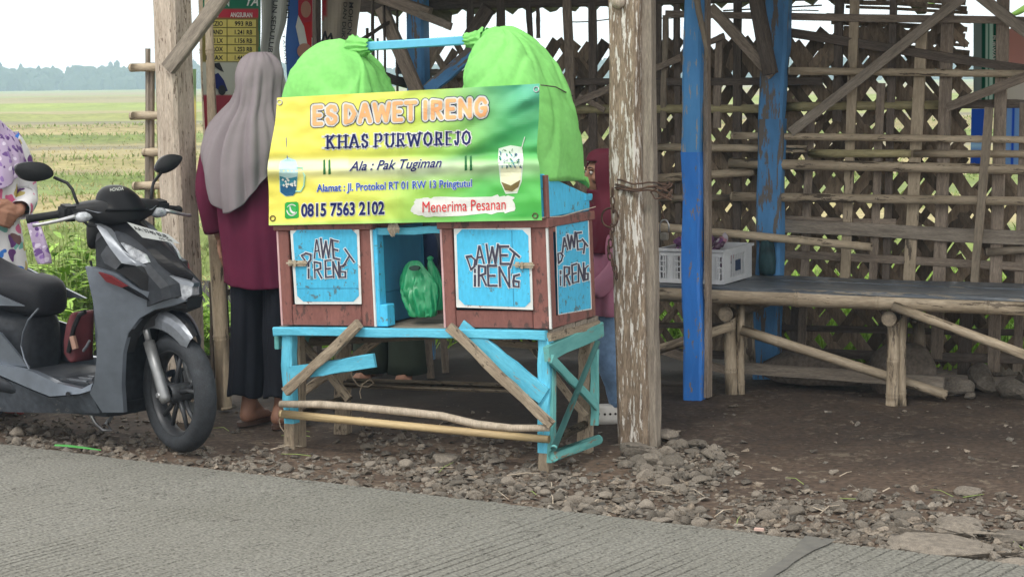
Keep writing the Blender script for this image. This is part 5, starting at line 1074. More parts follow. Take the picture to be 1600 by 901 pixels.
both('leg_shield', [(133, 416, -.235), (147, 418, -.232), (182, 428, -.215), (218, 452, -.19), (250, 466, -.155), (292, 470, -.10), (270, 478, -.13), (240, 484, -.17), (218, 497, -.19), (200, 520, -.20), (192, 552, -.20), (190, 600, -.20), (193, 644, -.19), (160, 644, -.2), (140, 614, -.225), (147, 598, -.23), (151, 560, -.235), (150, 520, -.238), (145, 470, -.24)], .02, PAINT)
both('shield_decal', [(153, 425, -.243), (172, 431, -.238), (197, 447, -.228), (190, 449, -.228), (166, 440, -.238)], .012, DECR)
both('shield_inset', [(197, 447, -.214), (222, 462, -.20), (232, 470, -.196), (214, 462, -.205), (190, 449, -.216)], .02, GLOSSB)
both('cowl_inset', [(181, 421, -.21), (212, 416, -.205), (240, 436, -.175), (259, 457, -.145), (252, 467, -.15), (230, 458, -.18), (205, 438, -.205)], .03, BLACKPL, .004)
both('cowl_side', [(148, 349, -.13), (165, 358, -.135), (192, 390, -.155), (226, 414, -.165), (256, 440, -.14), (262, 456, -.142), (238, 436, -.17), (212, 415, -.198), (190, 411, -.20), (172, 388, -.17)], .03, SILV, .006)
both('knee_cover', [(157, 398, -.19), (167, 383, -.165), (190, 411, -.195), (181, 421, -.205), (163, 411, -.21)], .03, PAINTD)
both('lamp_accent', [(188, 379, -.15), (200, 384, -.158), (226, 398, -.152), (232, 410, -.155), (222, 412, -.162), (204, 400, -.165)], .012, LENS)
both('headlight', [(250, 431, -.145), (270, 441, -.11), (300, 447, -.045), (299, 461, -.05), (288, 470, -.08), (257, 466, -.145), (264, 455, -.14)], .035, LENS)
both('lamp_shroud', [(248, 424, -.148), (268, 432, -.115), (304, 442, -.03), (301, 448, -.045), (270, 442, -.112), (250, 431, -.15)], .03, SILV)
both('arch_lip', [(190, 488, -.19), (222, 478, -.18), (255, 470, -.15), (292, 474, -.07), (300, 464, -.045), (296, 482, -.06), (262, 482, -.13), (240, 486, -.16), (216, 500, -.185), (202, 520, -.195), (192, 552, -.195), (186, 520, -.2)], .06, BLACKPL)
# central black nose panel and ridge
cl = [(-.345, .925, .08), (-.25, .895, .095), (-.12, .83, .09), (0, .755, .055), (.06, .715, .03), (.10, .682, .008)]
rows = [[V((x - .035 * (abs(k) ** 2), w * k, z + .028 * (1 - k * k) - .012 * abs(k))) for k in (-1, -.8, -.5, -.2, 0, .2, .5, .8, 1)] + [V((x - .05, w * .6, z - .06)), V((x - .05, -w * .6, z - .06))] for x, z, w in smooth_sections(cl)]
obj('front_panel', loft(rows), GLOSSB, SC, B.m, smooth=False)
bloft('nose', [(-.34, .86, .08, .05), (-.2, .80, .115, .07), (-.08, .72, .095, .08), (.0, .67, .06, .045), (.055, .655, .02, .02)], PAINTD)
bloft('steering_neck', [(-.46, .85, .05, .06), (-.38, .90, .075, .06), (-.30, .91, .07, .04)], BLACKPL)
# floor and fairings
obj('floorboard', box((-.58, 0, .258), (.48, .34, .02), None, B.m), PAINTD, SC)
for i in range(7): obj('floor_rib', box((-.56, -.14 + i * .047, .271), (.36, .012, .006), None, B.m), SILV if i < 3 else PAINTD, SC)
both('floor_fairing', [(145, 598, -.22), (128, 607, -.225), (88, 598, -.225), (50, 580, -.22), (0, 570, -.2), (-60, 552, -.19), (-60, 566, -.19), (0, 586, -.205), (50, 608, -.225), (78, 619, -.23), (124, 615, -.23), (141, 610, -.225)], .03, PAINT)
both('side_skirt', [(141, 611, -.205), (124, 617, -.21), (78, 621, -.212), (50, 610, -.208), (0, 588, -.19), (-60, 570, -.18), (-60, 640, -.165), (0, 643, -.165), (90, 645, -.17), (156, 645, -.185)], .02, SKIRTM)
obj('floor_bolt', tube([bpx(106, 615, -.225), bpx(106, 615, -.24)], .009, 8), BLACKPL, SC)
# seat, tail
bloft('body_cover', [(-.80, .38, .045, .11), (-.815, .38, .09, .125), (-.87, .385, .13, .13), (-.96, .40, .155, .13), (-1.12, .45, .165, .13), (-1.3, .58, .15, .11), (-1.55, .66, .10, .06), (-1.68, .69, .04, .025)], PAINTD)
bloft('seat', [(-.735, .555, .04, .04), (-.75, .565, .08, .065), (-.80, .575, .115, .08), (-.88, .585, .14, .08), (-1.0, .595, .156, .07), (-1.16, .63, .16, .07), (-1.32, .69, .14, .06), (-1.45, .72, .09, .035)], SEATM, e=.62)
both('tail_panel', [(-60, 430, -.178), (0, 462, -.176), (36, 478, -.170), (0, 477, -.174), (-60, 470, -.178)], .012, PAINT); both('tail_panel', [(-60, 500, -.185), (0, 520, -.182), (44, 574, -.168), (10, 570, -.172), (-60, 545, -.18)], .012, PAINT); obj('cover_seam', tube([bpx(x, y, -.174) for x, y in ((60, 482), (44, 500), (36, 520), (33, 540), (38, 560), (46, 577))], .004, 6), PAINT, SC)

obj('grab_rail', tube([B.w(x, y, .80) for x, y in ((-1.3, -.15), (-1.55, -.13), (-1.62, 0), (-1.55, .13), (-1.3, .15))], .012, 8), GLOSSB, SC, smooth=True); obj('tail_lamp', box((-1.68, 0, .70), (.03, .14, .05), None, B.m), flat('tail_red', (.3, .01, .01)), SC)
# handlebar
def hw(u, v, z): return HF.w(u, v, z)
def hloft(name, ss, m, par=SC):
    rows = []
    for s in smooth_sections(ss, 4): v, u, z, ru, rz = s; rows.append([hw(u + ru * math.copysign(abs(math.cos(t)) ** .7, math.cos(t)), v, z + rz * math.copysign(abs(math.sin(t)) ** .7, math.sin(t))) for t in [2 * math.pi * k / 24 for k in range(24)]])
    return obj(name, loft(rows), m, par, smooth=True)
hloft('handle_cover', [(-.19, -.005, .955, .035, .022), (-.165, .0, .957, .05, .030), (-.12, .01, .955, .07, .040), (-.06, .02, .947, .085, .054), (0, .025, .945, .095, .060), (.06, .02, .947, .085, .054), (.12, .01, .955, .07, .040), (.165, .0, .957, .05, .030), (.19, -.005, .955, .035, .022)], BLACKPL)
rows = []
for j in range(13):
    t = j / 12; row = []
    for i in range(28):
        a = 2 * math.pi * i / 28; h = math.sin(t * math.pi / 2); r = math.cos(t * math.pi / 2) ** .8; row.append(hw(.055 + .085 * r * math.cos(a) - .06 * h, .0 + .105 * r * math.sin(a) * (1 - .1 * h), .955 + .098 * h))
    rows.append(row)
obj('visor', loft(rows), GLOSSB, SC, smooth=True)
vt = Frame(hw(.10, 0, 0), -50)
try: type_on('lettering', 'HONDA', (172, 299), (21, -2), (0, -5.5), lambda x, y, l: HF.W(HF.pu(x, y, .080 + l)), .0, K_WHT, SC, off=.01, cut=0)
except Exception as ex: print('visor text', ex)
for s in (-1, 1):
    patch('cover_accent', [hw(.05, s * .10, .985), hw(.075, s * .075, .985), hw(.09, s * .085, .955), hw(.085, s * .12, .95), hw(.055, s * .16, .965)], HF.m.to_3x3() @ V((-.02, 0, -.005)), SILV, SC)
    g0, g1 = hw(-.03, s * .215, .948), hw(-.085, s * .345, .930); d = (g1 - g0).normalized()
    obj('grip', tube([g0, g0 + d * .02, g0 + d * .022, g1 - d * .012, g1 - d * .01, g1], [.017, .017, .0155, .0165, .019, .017], 14), BLACKPL, SC, smooth=True)
    q_ = box((0, 0, 0), (.075, .06, .062), None, MX.Translation(hw(-.005, s * .205, .952)) @ HF.m.to_3x3().to_4x4() @ MX.Rotation(.15, 4, 'Y')); bmesh.ops.bevel(q_, geom=q_.edges[:], offset=.010, segments=2, affect='EDGES'); obj('switch_housing', q_, BLACKPL, SC)
    obj('indicator_pod', loft([[hw(.05 + .03 * k_ * math.cos(t), s * (.17 + .035 * j_), .935 + .022 * k_ * math.sin(t)) for t in [2 * math.pi * n_ / 12 for n_ in range(12)]] for j_, k_ in ((-1, .5), (-.3, 1), (.5, .9), (1, .3))]), LENS, SC, smooth=True)
    obj('lever_perch', box((0, 0, 0), (.05, .035, .04), None, MX.Translation(hw(.015, s * .19, .945)) @ HF.m.to_3x3().to_4x4()), BLACKPL, SC)
    obj('brake_lever', tube([hw(.035, s * .185, .942), hw(.055, s * .215, .938), hw(.035, s * .27, .925), hw(-.0, s * .335, .912), hw(-.015, s * .352, .910)], [.010, .009, .0075, .007, .009], 9), STEEL, SC, smooth=True)
obj('brake_cable', tube([hw(.03, -.17, .93), hw(.06, -.15, .90), hw(.065, -.08, .895), hw(.05, .0, .90)], .006, 6), BLACKPL, SC, smooth=True)
def mirror(pts, stem, u):
    for _ in range(2): pts = [q for (a, b), (c, d) in zip(pts, pts[1:] + pts[:1]) for q in ((a * .75 + c * .25, b * .75 + d * .25), (a * .25 + c * .75, b * .25 + d * .75))]
    mm = patch('mirror', [HF.W(HF.pu(x, y, u)) for x, y in pts], HF.m.to_3x3() @ V((-.014, 0, 0)), BLACKPL, SC, .022); mm.data.polygons.foreach_set('use_smooth', [True] * len(mm.data.polygons))
    obj('mirror_glass', patch('x', [HF.W(HF.pu(x, y, u)) for x, y in pts], HF.m.to_3x3() @ V((-.002, 0, 0)), None, None, raw=True), mat('mirror_glass', (.4, .42, .45), rough=.05, metal=1, rnd=0), mm); g = bpy.data.objects[mm.name].children[-1] if mm.children else None
    for v in mm.children[0].data.vertices: v.co = v.co + (HF.m.to_3x3() @ V((-.0155, 0, 0)))
    obj('mirror_stem', tube([HF.W(HF.pu(x, y, uu)) for x, y, uu in stem], .0065, 8), BLACKPL, SC, smooth=True)
mirror([(23, 262), (32, 254), (62, 252), (79, 260), (86, 273), (75, 281), (50, 285), (31, 278)], [(124, 324, 0), (118, 310, -.0), (113, 296, -.02), (105, 286, -.05), (84, 277, -.085)], -.09)
mirror([(243, 263), (250, 248), (266, 240), (284, 243), (286, 249), (276, 263), (258, 272), (247, 270)], [(236, 312, -.0), (237, 297, -.02), (240, 285, -.05), (252, 270, -.085)], -.09)
def PLt(x, y, l=0): return HF.W(HF.pu(x, y, .27 + l))
pl = decal('number_plate', [(199, 347), (263, 366), (282, 381), (223, 371)], PLt, 0, flat('plate_white', (.62, .64, .64), .35), SC); b_ = bmesh.new(); b_.from_mesh(pl.data); e = bmesh.ops.extrude_face_region(b_, geom=b_.faces[:]); bmesh.ops.translate(b_, verts=[v for v in e['geom'] if isinstance(v, bmesh.types.BMVert)], vec=HF.m.to_3x3() @ V((-.003, 0, 0))); b_.to_mesh(pl.data); b_.free()
type_on('lettering', 'AA 3740 BUB', (212, 358.5), (52, 14), (-5.5, -6.2), PLt, .0015, K_INK, pl, off=.02, cut=0); type_on('lettering', '05·28', (250, 374), (20, 3.4), (-3, -3.6), PLt, .0015, K_INK, pl, off=.01, cut=0)
obj('side_stand', tube([B.w(-.50, -.05, .16), bpx(148, 660, -.02), bpx(160, 672, -.0), bpx(174, 671, .02), bpx(166, 662, .02), B.w(-.42, .08, .16)], .0085, 8), STEEL, SC, smooth=True)
obj('bag_hook', tube([B.w(-.44, 0, .72), B.w(-.49, 0, .71), B.w(-.50, 0, .74)], .006, 6), BLACKPL, SC); obj('exhaust', tube([B.w(-.7, -.16, .2), B.w(-1.0, -.2, .25), B.w(-1.5, -.21, .33)], [.02, .05, .06], 12), PAINTD, SC, smooth=True)
obj('key_tag', tube([bpx(161, 385, -.0), bpx(161, 395, -.0), bpx(164, 400, .0)], .010, 6), BLACKPL, SC)
# bag hung in front of the seat
bgm = mat('maroon_bag_cloth', (.13, .028, .035), (.075, .018, .022), .6, 9, rnd=0, bump=.3)
hg = thing('hanging_bag', 'dark maroon and black bag hung behind the scooter leg shield', 'bag', bpx(124, 525, .06))
rows = []
for py, cx, w in ((486, 131, 4), (490, 129, 9), (505, 125, 14), (530, 122, 17), (550, 122, 16), (560, 126, 11), (563, 128, 5)):
    c = bpx(cx, py, .02); rows.append([c + (B.m.to_3x3() @ V((w * .0034 * math.cos(t) * (1 + .15 * math.sin(3 * t)), .06 * math.sin(t), 0))) for t in [2 * math.pi * k / 24 for k in range(24)]])
obj('bag_body', loft(rows), bgm, hg, smooth=True)
obj('strap', tube([bpx(x, y, -.045) for x, y in ((133, 487), (124, 492), (116, 510), (110, 535), (107, 550))], .010, 6), BLACKPL, hg); obj('strap', tube([bpx(x, y, -.05) for x, y in ((130, 548), (136, 540), (140, 532))], .006, 6), SILV, hg); obj('pale_patch', tube([bpx(x, y, -.052) for x, y in ((113, 525), (118, 545))], .014, 6), flat('tan_patch', (.34, .2, .15)), hg)
# ------------------------------------------------------------------ people
SKIN = mat('brown_skin', (.36, .19, .125), (.30, .15, .10), .55, 30, rnd=0)
def ellips(c, r, m3=None, sub=3):
    bm = bmesh.new(); bmesh.ops.create_icosphere(bm, subdivisions=sub, radius=1)
    vs = []; 
    for v in bm.verts: p = V((v.co.x * r[0], v.co.y * r[1], v.co.z * r[2])); vs.append(V(c) + (m3 @ p if m3 else p))
    bm.verts.index_update(); fs = [tuple(q.index for q in f.verts) for f in bm.faces]; bm.free(); return vs, fs
def bone(p0, r0, p1, r1, n=12):
    p0 = V(p0); p1 = V(p1); x, y, z = basis(p1 - p0); L = (p1 - p0).length; rings = []
    for a in (90, 60, 30, 0): rings.append((-r0 * math.sin(rad(a)), r0 * max(.02, math.cos(rad(a)))))
    for a in (0, 30, 60, 90): rings.append((L + r1 * math.sin(rad(a)), r1 * max(.02, math.cos(rad(a)))))
    vs = []; fs = []
    for zz, r in rings: vs += [p0 + z * zz + (x * math.cos(2 * math.pi * k / n) + y * math.sin(2 * math.pi * k / n)) * r for k in range(n)]
    for i in range(len(rings) - 1):
        for k in range(n): fs.append((i * n + k, i * n + (k + 1) % n, (i + 1) * n + (k + 1) % n, (i + 1) * n + k))
    fs += [tuple(range(n))[::-1], tuple(range((len(rings) - 1) * n, len(rings) * n))]; return vs, fs
def hand(w, fd, nr, s=1.0, curl=.5, ts=1):
    """palm, four unequal bent fingers, thumb leaving the side of the palm"""
    w = V(w); fd = V(fd).normalized(); nr = V(nr); nr = (nr - fd * nr.dot(fd)).normalized(); sd = fd.cross(nr) * ts; out = []
    for o in (-.024, -.008, .008, .024): out.append(bone(w + sd * o * .6 * s, .013 * s, w + fd * .078 * s + sd * o * s, .0115 * s))
    for o, ln, c in ((.027, .93, 0), (.009, 1.03, .05), (-.009, .97, .1), (-.026, .76, .18)):
        p = w + fd * .082 * s + sd * o * s; a = (curl + c) * .55; r = .0088 * s
        for k, l in enumerate((.040, .026, .021)):
            d = fd * math.cos(a) + nr * math.sin(a); q = p + d * l * ln * s; out.append(bone(p, r, q, r * .9, 8)); p = q; r *= .9; a += (curl + c) * .75
    p = w + fd * .026 * s + sd * .026 * s; d = (fd * .62 + sd * .72 + nr * .25).normalized(); q = p + d * .040 * s; out.append(bone(w + fd * .01 * s + sd * .012 * s, .013 * s, p, .0125 * s)); out.append(bone(p, .0115 * s, q, .0098 * s)); d = (fd * .9 + sd * .25 + nr * .4).normalized(); out.append(bone(q, .0096 * s, q + d * .028 * s, .0078 * s)); return out
def head(c, s=1.0, yaw=0, pitch=0):
    m = MX.Rotation(yaw, 3, 'Z') @ MX.Rotation(pitch, 3, 'X'); c = V(c); P = lambda x, y, z: c + m @ (V((x, y, z)) * s); o = []
    o.append(ellips(c, (.073 * s, .092 * s, .100 * s), m)); o.append(ellips(P(0, .028, -.045), (.056 * s, .062 * s, .066 * s), m)); o.append(ellips(P(0, .062, -.088), (.024 * s, .022 * s, .02 * s), m))
    o.append(bone(P(0, .088, .012), .008 * s, P(0, .107, -.022), .0125 * s)); o.append(ellips(P(0, .094, -.030), (.017 * s, .012 * s, .009 * s), m)); o.append(ellips(P(0, .083, -.055), (.022 * s, .012 * s, .006 * s), m)); o.append(ellips(P(0, .081, -.066), (.018 * s, .012 * s, .007 * s), m))
    for k in (-1, 1): o.append(ellips(P(k * .074, -.005, -.015), (.009 * s, .02 * s, .03 * s), m)); o.append(ellips(P(k * .03, .083, .022), (.022 * s, .012 * s, .007 * s), m)); o.append(ellips(P(k * .040, .066, -.025), (.022 * s, .02 * s, .02 * s), m))
    return o, P, m
def body(parts, M4, parent, vox=.0055):
    vv = []; ff = []
    for vs, fs in parts: b = len(vv); vv += vs; ff += [tuple(b + i for i in f) for f in fs]
    me = bpy.data.meshes.new('body'); me.from_pydata(vv, [], ff); o = bpy.data.objects.new('body', me); COL.objects.link(o)
    r = o.modifiers.new('r', 'REMESH'); r.mode = 'VOXEL'; r.voxel_size = vox; sm = o.modifiers.new('s', 'SMOOTH'); sm.iterations = 4; sm.factor = .5
    dg = bpy.context.evaluated_depsgraph_get(); m2 = bpy.data.meshes.new_from_object(o.evaluated_get(dg)); bpy.data.objects.remove(o); bpy.data.meshes.remove(me); m2.name = 'body'; m2.materials.clear()
    return obj('body', m2, SKIN, parent, M4, smooth=True)
def garment(name, ss, m, parent, M4, amp=.008, nf=9, seed=0, hem=None, n=84, k=7, start=0.0, cut=None, ex=1.0, shift=None):
    rows = []; S2 = smooth_sections(ss, k); N = len(S2)
    for j, (cx, cy, z, rx, ry) in enumerate(S2):
        t = j / (N - 1); row = []
        for i in range(n):
            th = 2 * math.pi * i / n; c, s = math.cos(th), math.sin(th); f = amp * max(0, t - start) / (1 - start + 1e-6) * (math.sin(nf * th + 2.2 * NZ.noise(V((c * 1.5, s * 1.5, seed + t * .8))) * 2 + seed) + .5 * math.sin(nf * 2.3 * th + seed * 3 + t * 2)) + amp * .9 * NZ.noise(V((c * 2.2, s * 2.2, t * 5 + seed)))
            zz = z + (hem(th) * t ** 2 if hem else 0); p = V((cx + (rx + f) * math.copysign(abs(c) ** ex, c), cy + (ry + f) * math.copysign(abs(s) ** ex, s), zz)); row.append(p)
        rows.append(row)
    bm = bmesh.new(); R = [[bm.verts.new(p) for p in r] for r in rows]; grid_faces(bm, R)
    try: bm.faces.new(R[0][::-1])
    except ValueError: pass
    if cut:
        kill = [f for f in bm.faces if cut(f.calc_center_median())]; bmesh.ops.delete(bm, geom=kill, context='FACES')
    o = obj(name, bm, m, parent, M4, smooth=True); md = o.modifiers.new('thick', 'SOLIDIFY'); md.thickness = .004; md.offset = -1; return o
def sleeve(name, pts, rr, m, parent, M4, seed=0):
    rows = []; pts = [V(p) for p in pts]; P = curve3(pts, 12); n = 30
    for i, p in enumerate(P):
        d = P[min(i + 1, len(P) - 1)] - P[max(i - 1, 0)]; x, y, z = basis(d, V((0, 1, 0))); t = i / (len(P) - 1) * (len(rr) - 1); q = min(int(t), len(rr) - 2); r = rr[q] + (rr[q + 1] - rr[q]) * (t - q)
        rows.append([p + (x * math.cos(a) + y * math.sin(a)) * r * (1 + .09 * NZ.noise(V((math.cos(a) * 2, math.sin(a) * 2, i * .55 + seed)))) for a in [2 * math.pi * k / n for k in range(n)]])
    bm = loft(rows, True, False); o = obj(name, bm, m, parent, M4, smooth=True); md = o.modifiers.new('thick', 'SOLIDIFY'); md.thickness = .003; md.offset = -1; return o
def curve3(ps, n):
    out = []
    for i in range(n + 1):
        t = i / n * (len(ps) - 1); k = min(int(t), len(ps) - 2); f = t - k; p0, p1, p2, p3 = ps[max(0, k - 1)], ps[k], ps[k + 1], ps[min(len(ps) - 1, k + 2)]
        out.append(.5 * ((2 * p1) + (p2 - p0) * f + (2 * p0 - 5 * p1 + 4 * p2 - p3) * f * f + (3 * p1 - p0 - 3 * p2 + p3) * f ** 3))
    return out
def foot(a, yaw, s=1.0):
    a = V(a); d = V((math.sin(yaw), math.cos(yaw), 0)); sd = V((d.y, -d.x, 0)); g = V((a.x, a.y, 0))
    o = [bone(a, .036 * s, g - d * .035 * s + V((0, 0, .03 * s)), .030 * s), bone(g - d * .03 * s + V((0, 0, .03 * s)), .029 * s, g + d * .11 * s + V((0, 0, .022 * s)), .022 * s), bone(g - d * .02 * s + sd * .01 * s + V((0, 0, .028 * s)), .026 * s, g + d * .11 * s + sd * .022 * s + V((0, 0, .02 * s)), .02 * s), bone(a, .034 * s, g + d * .08 * s + V((0, 0, .034 * s)), .026 * s)]
    for k in range(5): p = g + d * (.125 - .006 * k) * s + sd * (.03 - .015 * k) * s + V((0, 0, .013 * s)); o.append(bone(p - d * .02 * s, .011 * s, p + d * (.022 - .003 * k) * s, (.0105 - .001 * k) * s, 8))
    return o
def eyes(P, s, parent, M4, m3):
    for k in (-1, 1):
        for nm, off, r, mm in (('eye', .083, .0095, EYEW), ('iris', .0895, .0055, EYEB)):
            bm = bmesh.new(); bmesh.ops.create_icosphere(bm, subdivisions=2, radius=r * s); c = P(k * .030, off, .004)
            for v in bm.verts: v.co = v.co + c
            obj(nm, bm, mm, parent, M4, smooth=True)
        obj('eyebrow', tube([P(k * .014, .0925, .026), P(k * .030, .0925, .031), P(k * .048, .080, .026)], [.003 * s, .0035 * s, .002 * s], 6), EYEB, parent, M4)
EYEW = flat('eye_white', (.7, .68, .65), .3); EYEB = flat('eye_dark', (.02, .014, .01), .3)
def torso(sh, sz, pz, hipw, s=1.0, dy=0, cx=0):
    return [ellips((cx, dy, sz - .13 * s), (sh * .86, .095 * s, .17 * s)), ellips((0, dy * .5, pz + .12 * s), (hipw * 1.35, .10 * s, .16 * s)), ellips((0, 0, pz), (hipw * 1.6, .115 * s, .12 * s)), bone((-sh + cx, dy, sz), .048 * s, (sh + cx, dy, sz), .048 * s)]
def facing(g, fx, fy): return MX.Translation(g) @ MX.Rotation(math.atan2(-fx, fy), 4, 'Z')

# 1: woman in the grey headscarf, back towards us, one arm hanging
HIJ = mat('grey_hijab_cloth', (.265, .232, .245), (.215, .188, .20), .8, 3, rnd=0, bump=.05, spec=.15); TUN = mat('maroon_tunic_cloth', (.140, .020, .052), (.105, .014, .040), .8, 4, rnd=0, bump=.08, spec=.15); TRO = mat('black_trouser_cloth', (.016, .018, .026), (.010, .011, .016), .85, 5, rnd=0, spec=.2)
M1 = facing(G(409, 658), .46, .89)
p1 = thing('person', 'woman with long grey headscarf, maroon tunic and wide black trousers, seen from behind', 'person', M1)
hd, P, m3 = head((.012, .055, 1.475), .93)
bp_ = hd + torso(.155, 1.25, .80, .09, 1, 0, -.03) + [bone((-.02, .01, 1.26), .05, (.005, .04, 1.40), .047)]
for sx in (-1, 1): bp_ += [bone((sx * .075 + .02, 0, .80), .075, (sx * .075 + .035, .01, .43), .050), bone((sx * .075 + .035, .01, .43), .050, (sx * .085 + .035, -.015, .09), .035)] + foot((sx * .085 + .035, -.015, .085), sx * .15)
bp_ += [bone((-.185, 0, 1.235), .045, (-.225, -.03, .985), .036), bone((-.225, -.03, .985), .035, (-.215, .04, .785), .025)] + hand((-.215, .04, .785), (.03, .12, -1), (1, .2, 0), 1.0, .5, 1)
bp_ += [bone((.125, 0, 1.235), .045, (.19, .12, 1.02), .036), bone((.19, .12, 1.02), .035, (.15, .33, 1.05), .025)] + hand((.15, .33, 1.05), (-.1, 1, .05), (0, 0, -1), 1.0, .5, -1)
body(bp_, M1, p1); eyes(P, 1, p1, M1, m3)
garment('tunic', [(-.03, .01, 1.315, .06, .055), (-.03, .0, 1.285, .13, .085), (-.03, .0, 1.23, .185, .108), (-.03, 0, 1.12, .175, .115), (-.02, 0, .97, .160, .118), (-.0, 0, .82, .165, .128), (.015, 0, .68, .160, .132), (.025, 0, .585, .162, .134)], TUN, p1, M1, .007, 7, 2, hem=lambda t: -.015 * math.sin(t) + .012 * math.sin(2 * t + 1), start=.2)
sleeve('sleeve', [(-.15, 0, 1.265), (-.185, -.01, 1.20), (-.21, -.03, 1.08), (-.222, -.035, .98), (-.222, -.01, .88), (-.218, .01, .825)], [.058, .062, .058, .056, .052, .054], TUN, p1, M1, 1)
sleeve('sleeve', [(.10, 0, 1.265), (.16, .05, 1.16), (.20, .12, 1.04), (.18, .22, 1.04), (.16, .29, 1.05)], [.062, .065, .062, .055, .052], TUN, p1, M1, 4)
for sx, cy in ((-1, 0), (1, .02)): garment('trouser_leg', [(.03 + sx * .065, 0, .76, .06, .085), (.035 + sx * .074, cy, .62, .070, .092), (.035 + sx * .077, cy, .42, .072, .095), (.035 + sx * .083, cy, .25, .075, .098), (.035 + sx * .088, cy - .01, .12, .079, .10)], TRO, p1, M1, .006, 5, 5 + sx, hem=lambda t: .01 * math.sin(3 * t))
for sx in (-1, 1): obj('sandal', loft([[V((sx * .09 + .035 + .042 * math.cos(t), .03 + .125 * math.sin(t), z)) for t in [2 * math.pi * k / 28 for k in range(28)]] for z in (-.012, .006)]), flat('sandal_brown', (.10, .06, .045)), p1, M1)
hem1 = lambda th: -.18 * max(0, math.cos(th + math.pi / 2 + .12)) ** 1.3 + .06 - .02 * math.sin(3 * th)
garment('headscarf', [(.012, .045, 1.580, .012, .012), (.012, .045, 1.575, .04, .05), (.012, .042, 1.55, .066, .083), (.012, .038, 1.50, .081, .101), (.008, .034, 1.44, .088, .108), (-.002, .026, 1.38, .103, .115), (-.016, .010, 1.32, .134, .130), (-.025, -.004, 1.25, .178, .148), (-.026, -.012, 1.17, .198, .163), (-.020, -.014, 1.10, .190, .166), (-.016, -.014, 1.05, .178, .165)], HIJ, p1, M1, .018, 8, 1, hem=hem1, start=.22, cut=lambda c: c.y > .10 and 1.40 < c.z < 1.545 and abs(c.x - .012) < .054, n=110)

# 2: woman in the patterned white dress beyond the scooter
def print_cloth(name, base, cols, scale, th, rough=.75):
    m = bpy.data.materials.new(name); m.use_nodes = True; n = m.node_tree.nodes; L = m.node_tree.links; b = n['Principled BSDF']; b.inputs['Roughness'].default_value = rough; b.inputs['Specular IOR Level'].default_value = .15
    tc = n.new('ShaderNodeTexCoord'); nz = n.new('ShaderNodeTexNoise'); nz.inputs['Scale'].default_value = 9; md = n.new('ShaderNodeMixRGB'); md.blend_type = 'ADD'; md.inputs[0].default_value = .11
    L.new(tc.outputs['Object'], nz.inputs['Vector']); L.new(tc.outputs['Object'], md.inputs[1]); L.new(nz.outputs['Color'], md.inputs[2])
    v = n.new('ShaderNodeTexVoronoi'); v.inputs['Scale'].default_value = scale; L.new(md.outputs[0], v.inputs['Vector'])
    r = n.new('ShaderNodeValToRGB'); r.color_ramp.elements[0].position = th; r.color_ramp.elements[0].color = (1, 1, 1, 1); r.color_ramp.elements[1].position = th + .03; r.color_ramp.elements[1].color = (0, 0, 0, 1); L.new(v.outputs['Distance'], r.inputs[0])
    sp_ = n.new('ShaderNodeSeparateColor'); L.new(v.outputs['Color'], sp_.inputs[0]); cr_ = n.new('ShaderNodeValToRGB'); cr_.color_ramp.interpolation = 'CONSTANT'
    while len(cr_.color_ramp.elements) < len(cols): cr_.color_ramp.elements.new(.5)
    for i, c in enumerate(cols): cr_.color_ramp.elements[i].position = i / len(cols); cr_.color_ramp.elements[i].color = (*c, 1)
    L.new(sp_.outputs[0], cr_.inputs[0]); mx = n.new('ShaderNodeMixRGB'); L.new(r.outputs[0], mx.inputs[0]); mx.inputs[1].default_value = (*base, 1); L.new(cr_.outputs[0], mx.inputs[2]); L.new(mx.outputs[0], b.inputs['Base Color']); return m
DRESS = print_cloth('flower_print_cloth', (.72, .72, .74), [lin(60, 120, 200), lin(215, 110, 150), lin(110, 70, 130), lin(190, 175, 110), lin(235, 235, 238), lin(120, 180, 170), lin(120, 90, 90)], 15, .41)
LILAC = print_cloth('lilac_print_cloth', (.50, .40, .58), [lin(120, 90, 150), lin(225, 215, 235), lin(150, 120, 180), lin(100, 70, 130)], 34, .40)
M2 = facing(G(-22, 640), .62, -.78)
p2 = thing('person', 'woman in colourful printed white dress and lilac headscarf, cut off by left frame edge', 'person', M2)
hd, P, m3 = head((0, .03, 1.42), 1.0); bp_ = hd + torso(.16, 1.20, .78, .09) + [bone((0, 0, 1.2), .05, (0, .02, 1.35), .046)]
for sx in (-1, 1): bp_ += [bone((sx * .085, 0, .78), .085, (sx * .09, .01, .42), .055), bone((sx * .09, .01, .42), .055, (sx * .09, -.01, .09), .034)] + foot((sx * .09, -.01, .085), sx * .2)
bp_ += [bone((.17, 0, 1.18), .045, (.235, .05, .95), .037), bone((.235, .05, .95), .036, (.04, .195, .90), .026)] + hand((.04, .195, .90), (-1, .10, -.35), (0, -1, 0), 1.08, .75, 1)
bp_ += [bone((-.17, 0, 1.18), .045, (-.22, -.02, .95), .037), bone((-.22, -.02, .95), .036, (-.12, .17, .90), .026)] + hand((-.12, .17, .90), (1, .3, -.1), (0, -1, 0), 1.0, .7, -1)
body(bp_, M2, p2); eyes(P, 1, p2, M2, m3)
garment('dress', [(0, 0, 1.255, .06, .055), (0, 0, 1.225, .13, .085), (0, 0, 1.17, .19, .11), (0, .005, 1.05, .185, .135), (0, .005, .9, .175, .14), (0, 0, .75, .205, .16), (0, 0, .55, .225, .18), (0, 0, .35, .245, .20), (0, 0, .14, .265, .215)], DRESS, p2, M2, .012, 8, 7, start=.25)
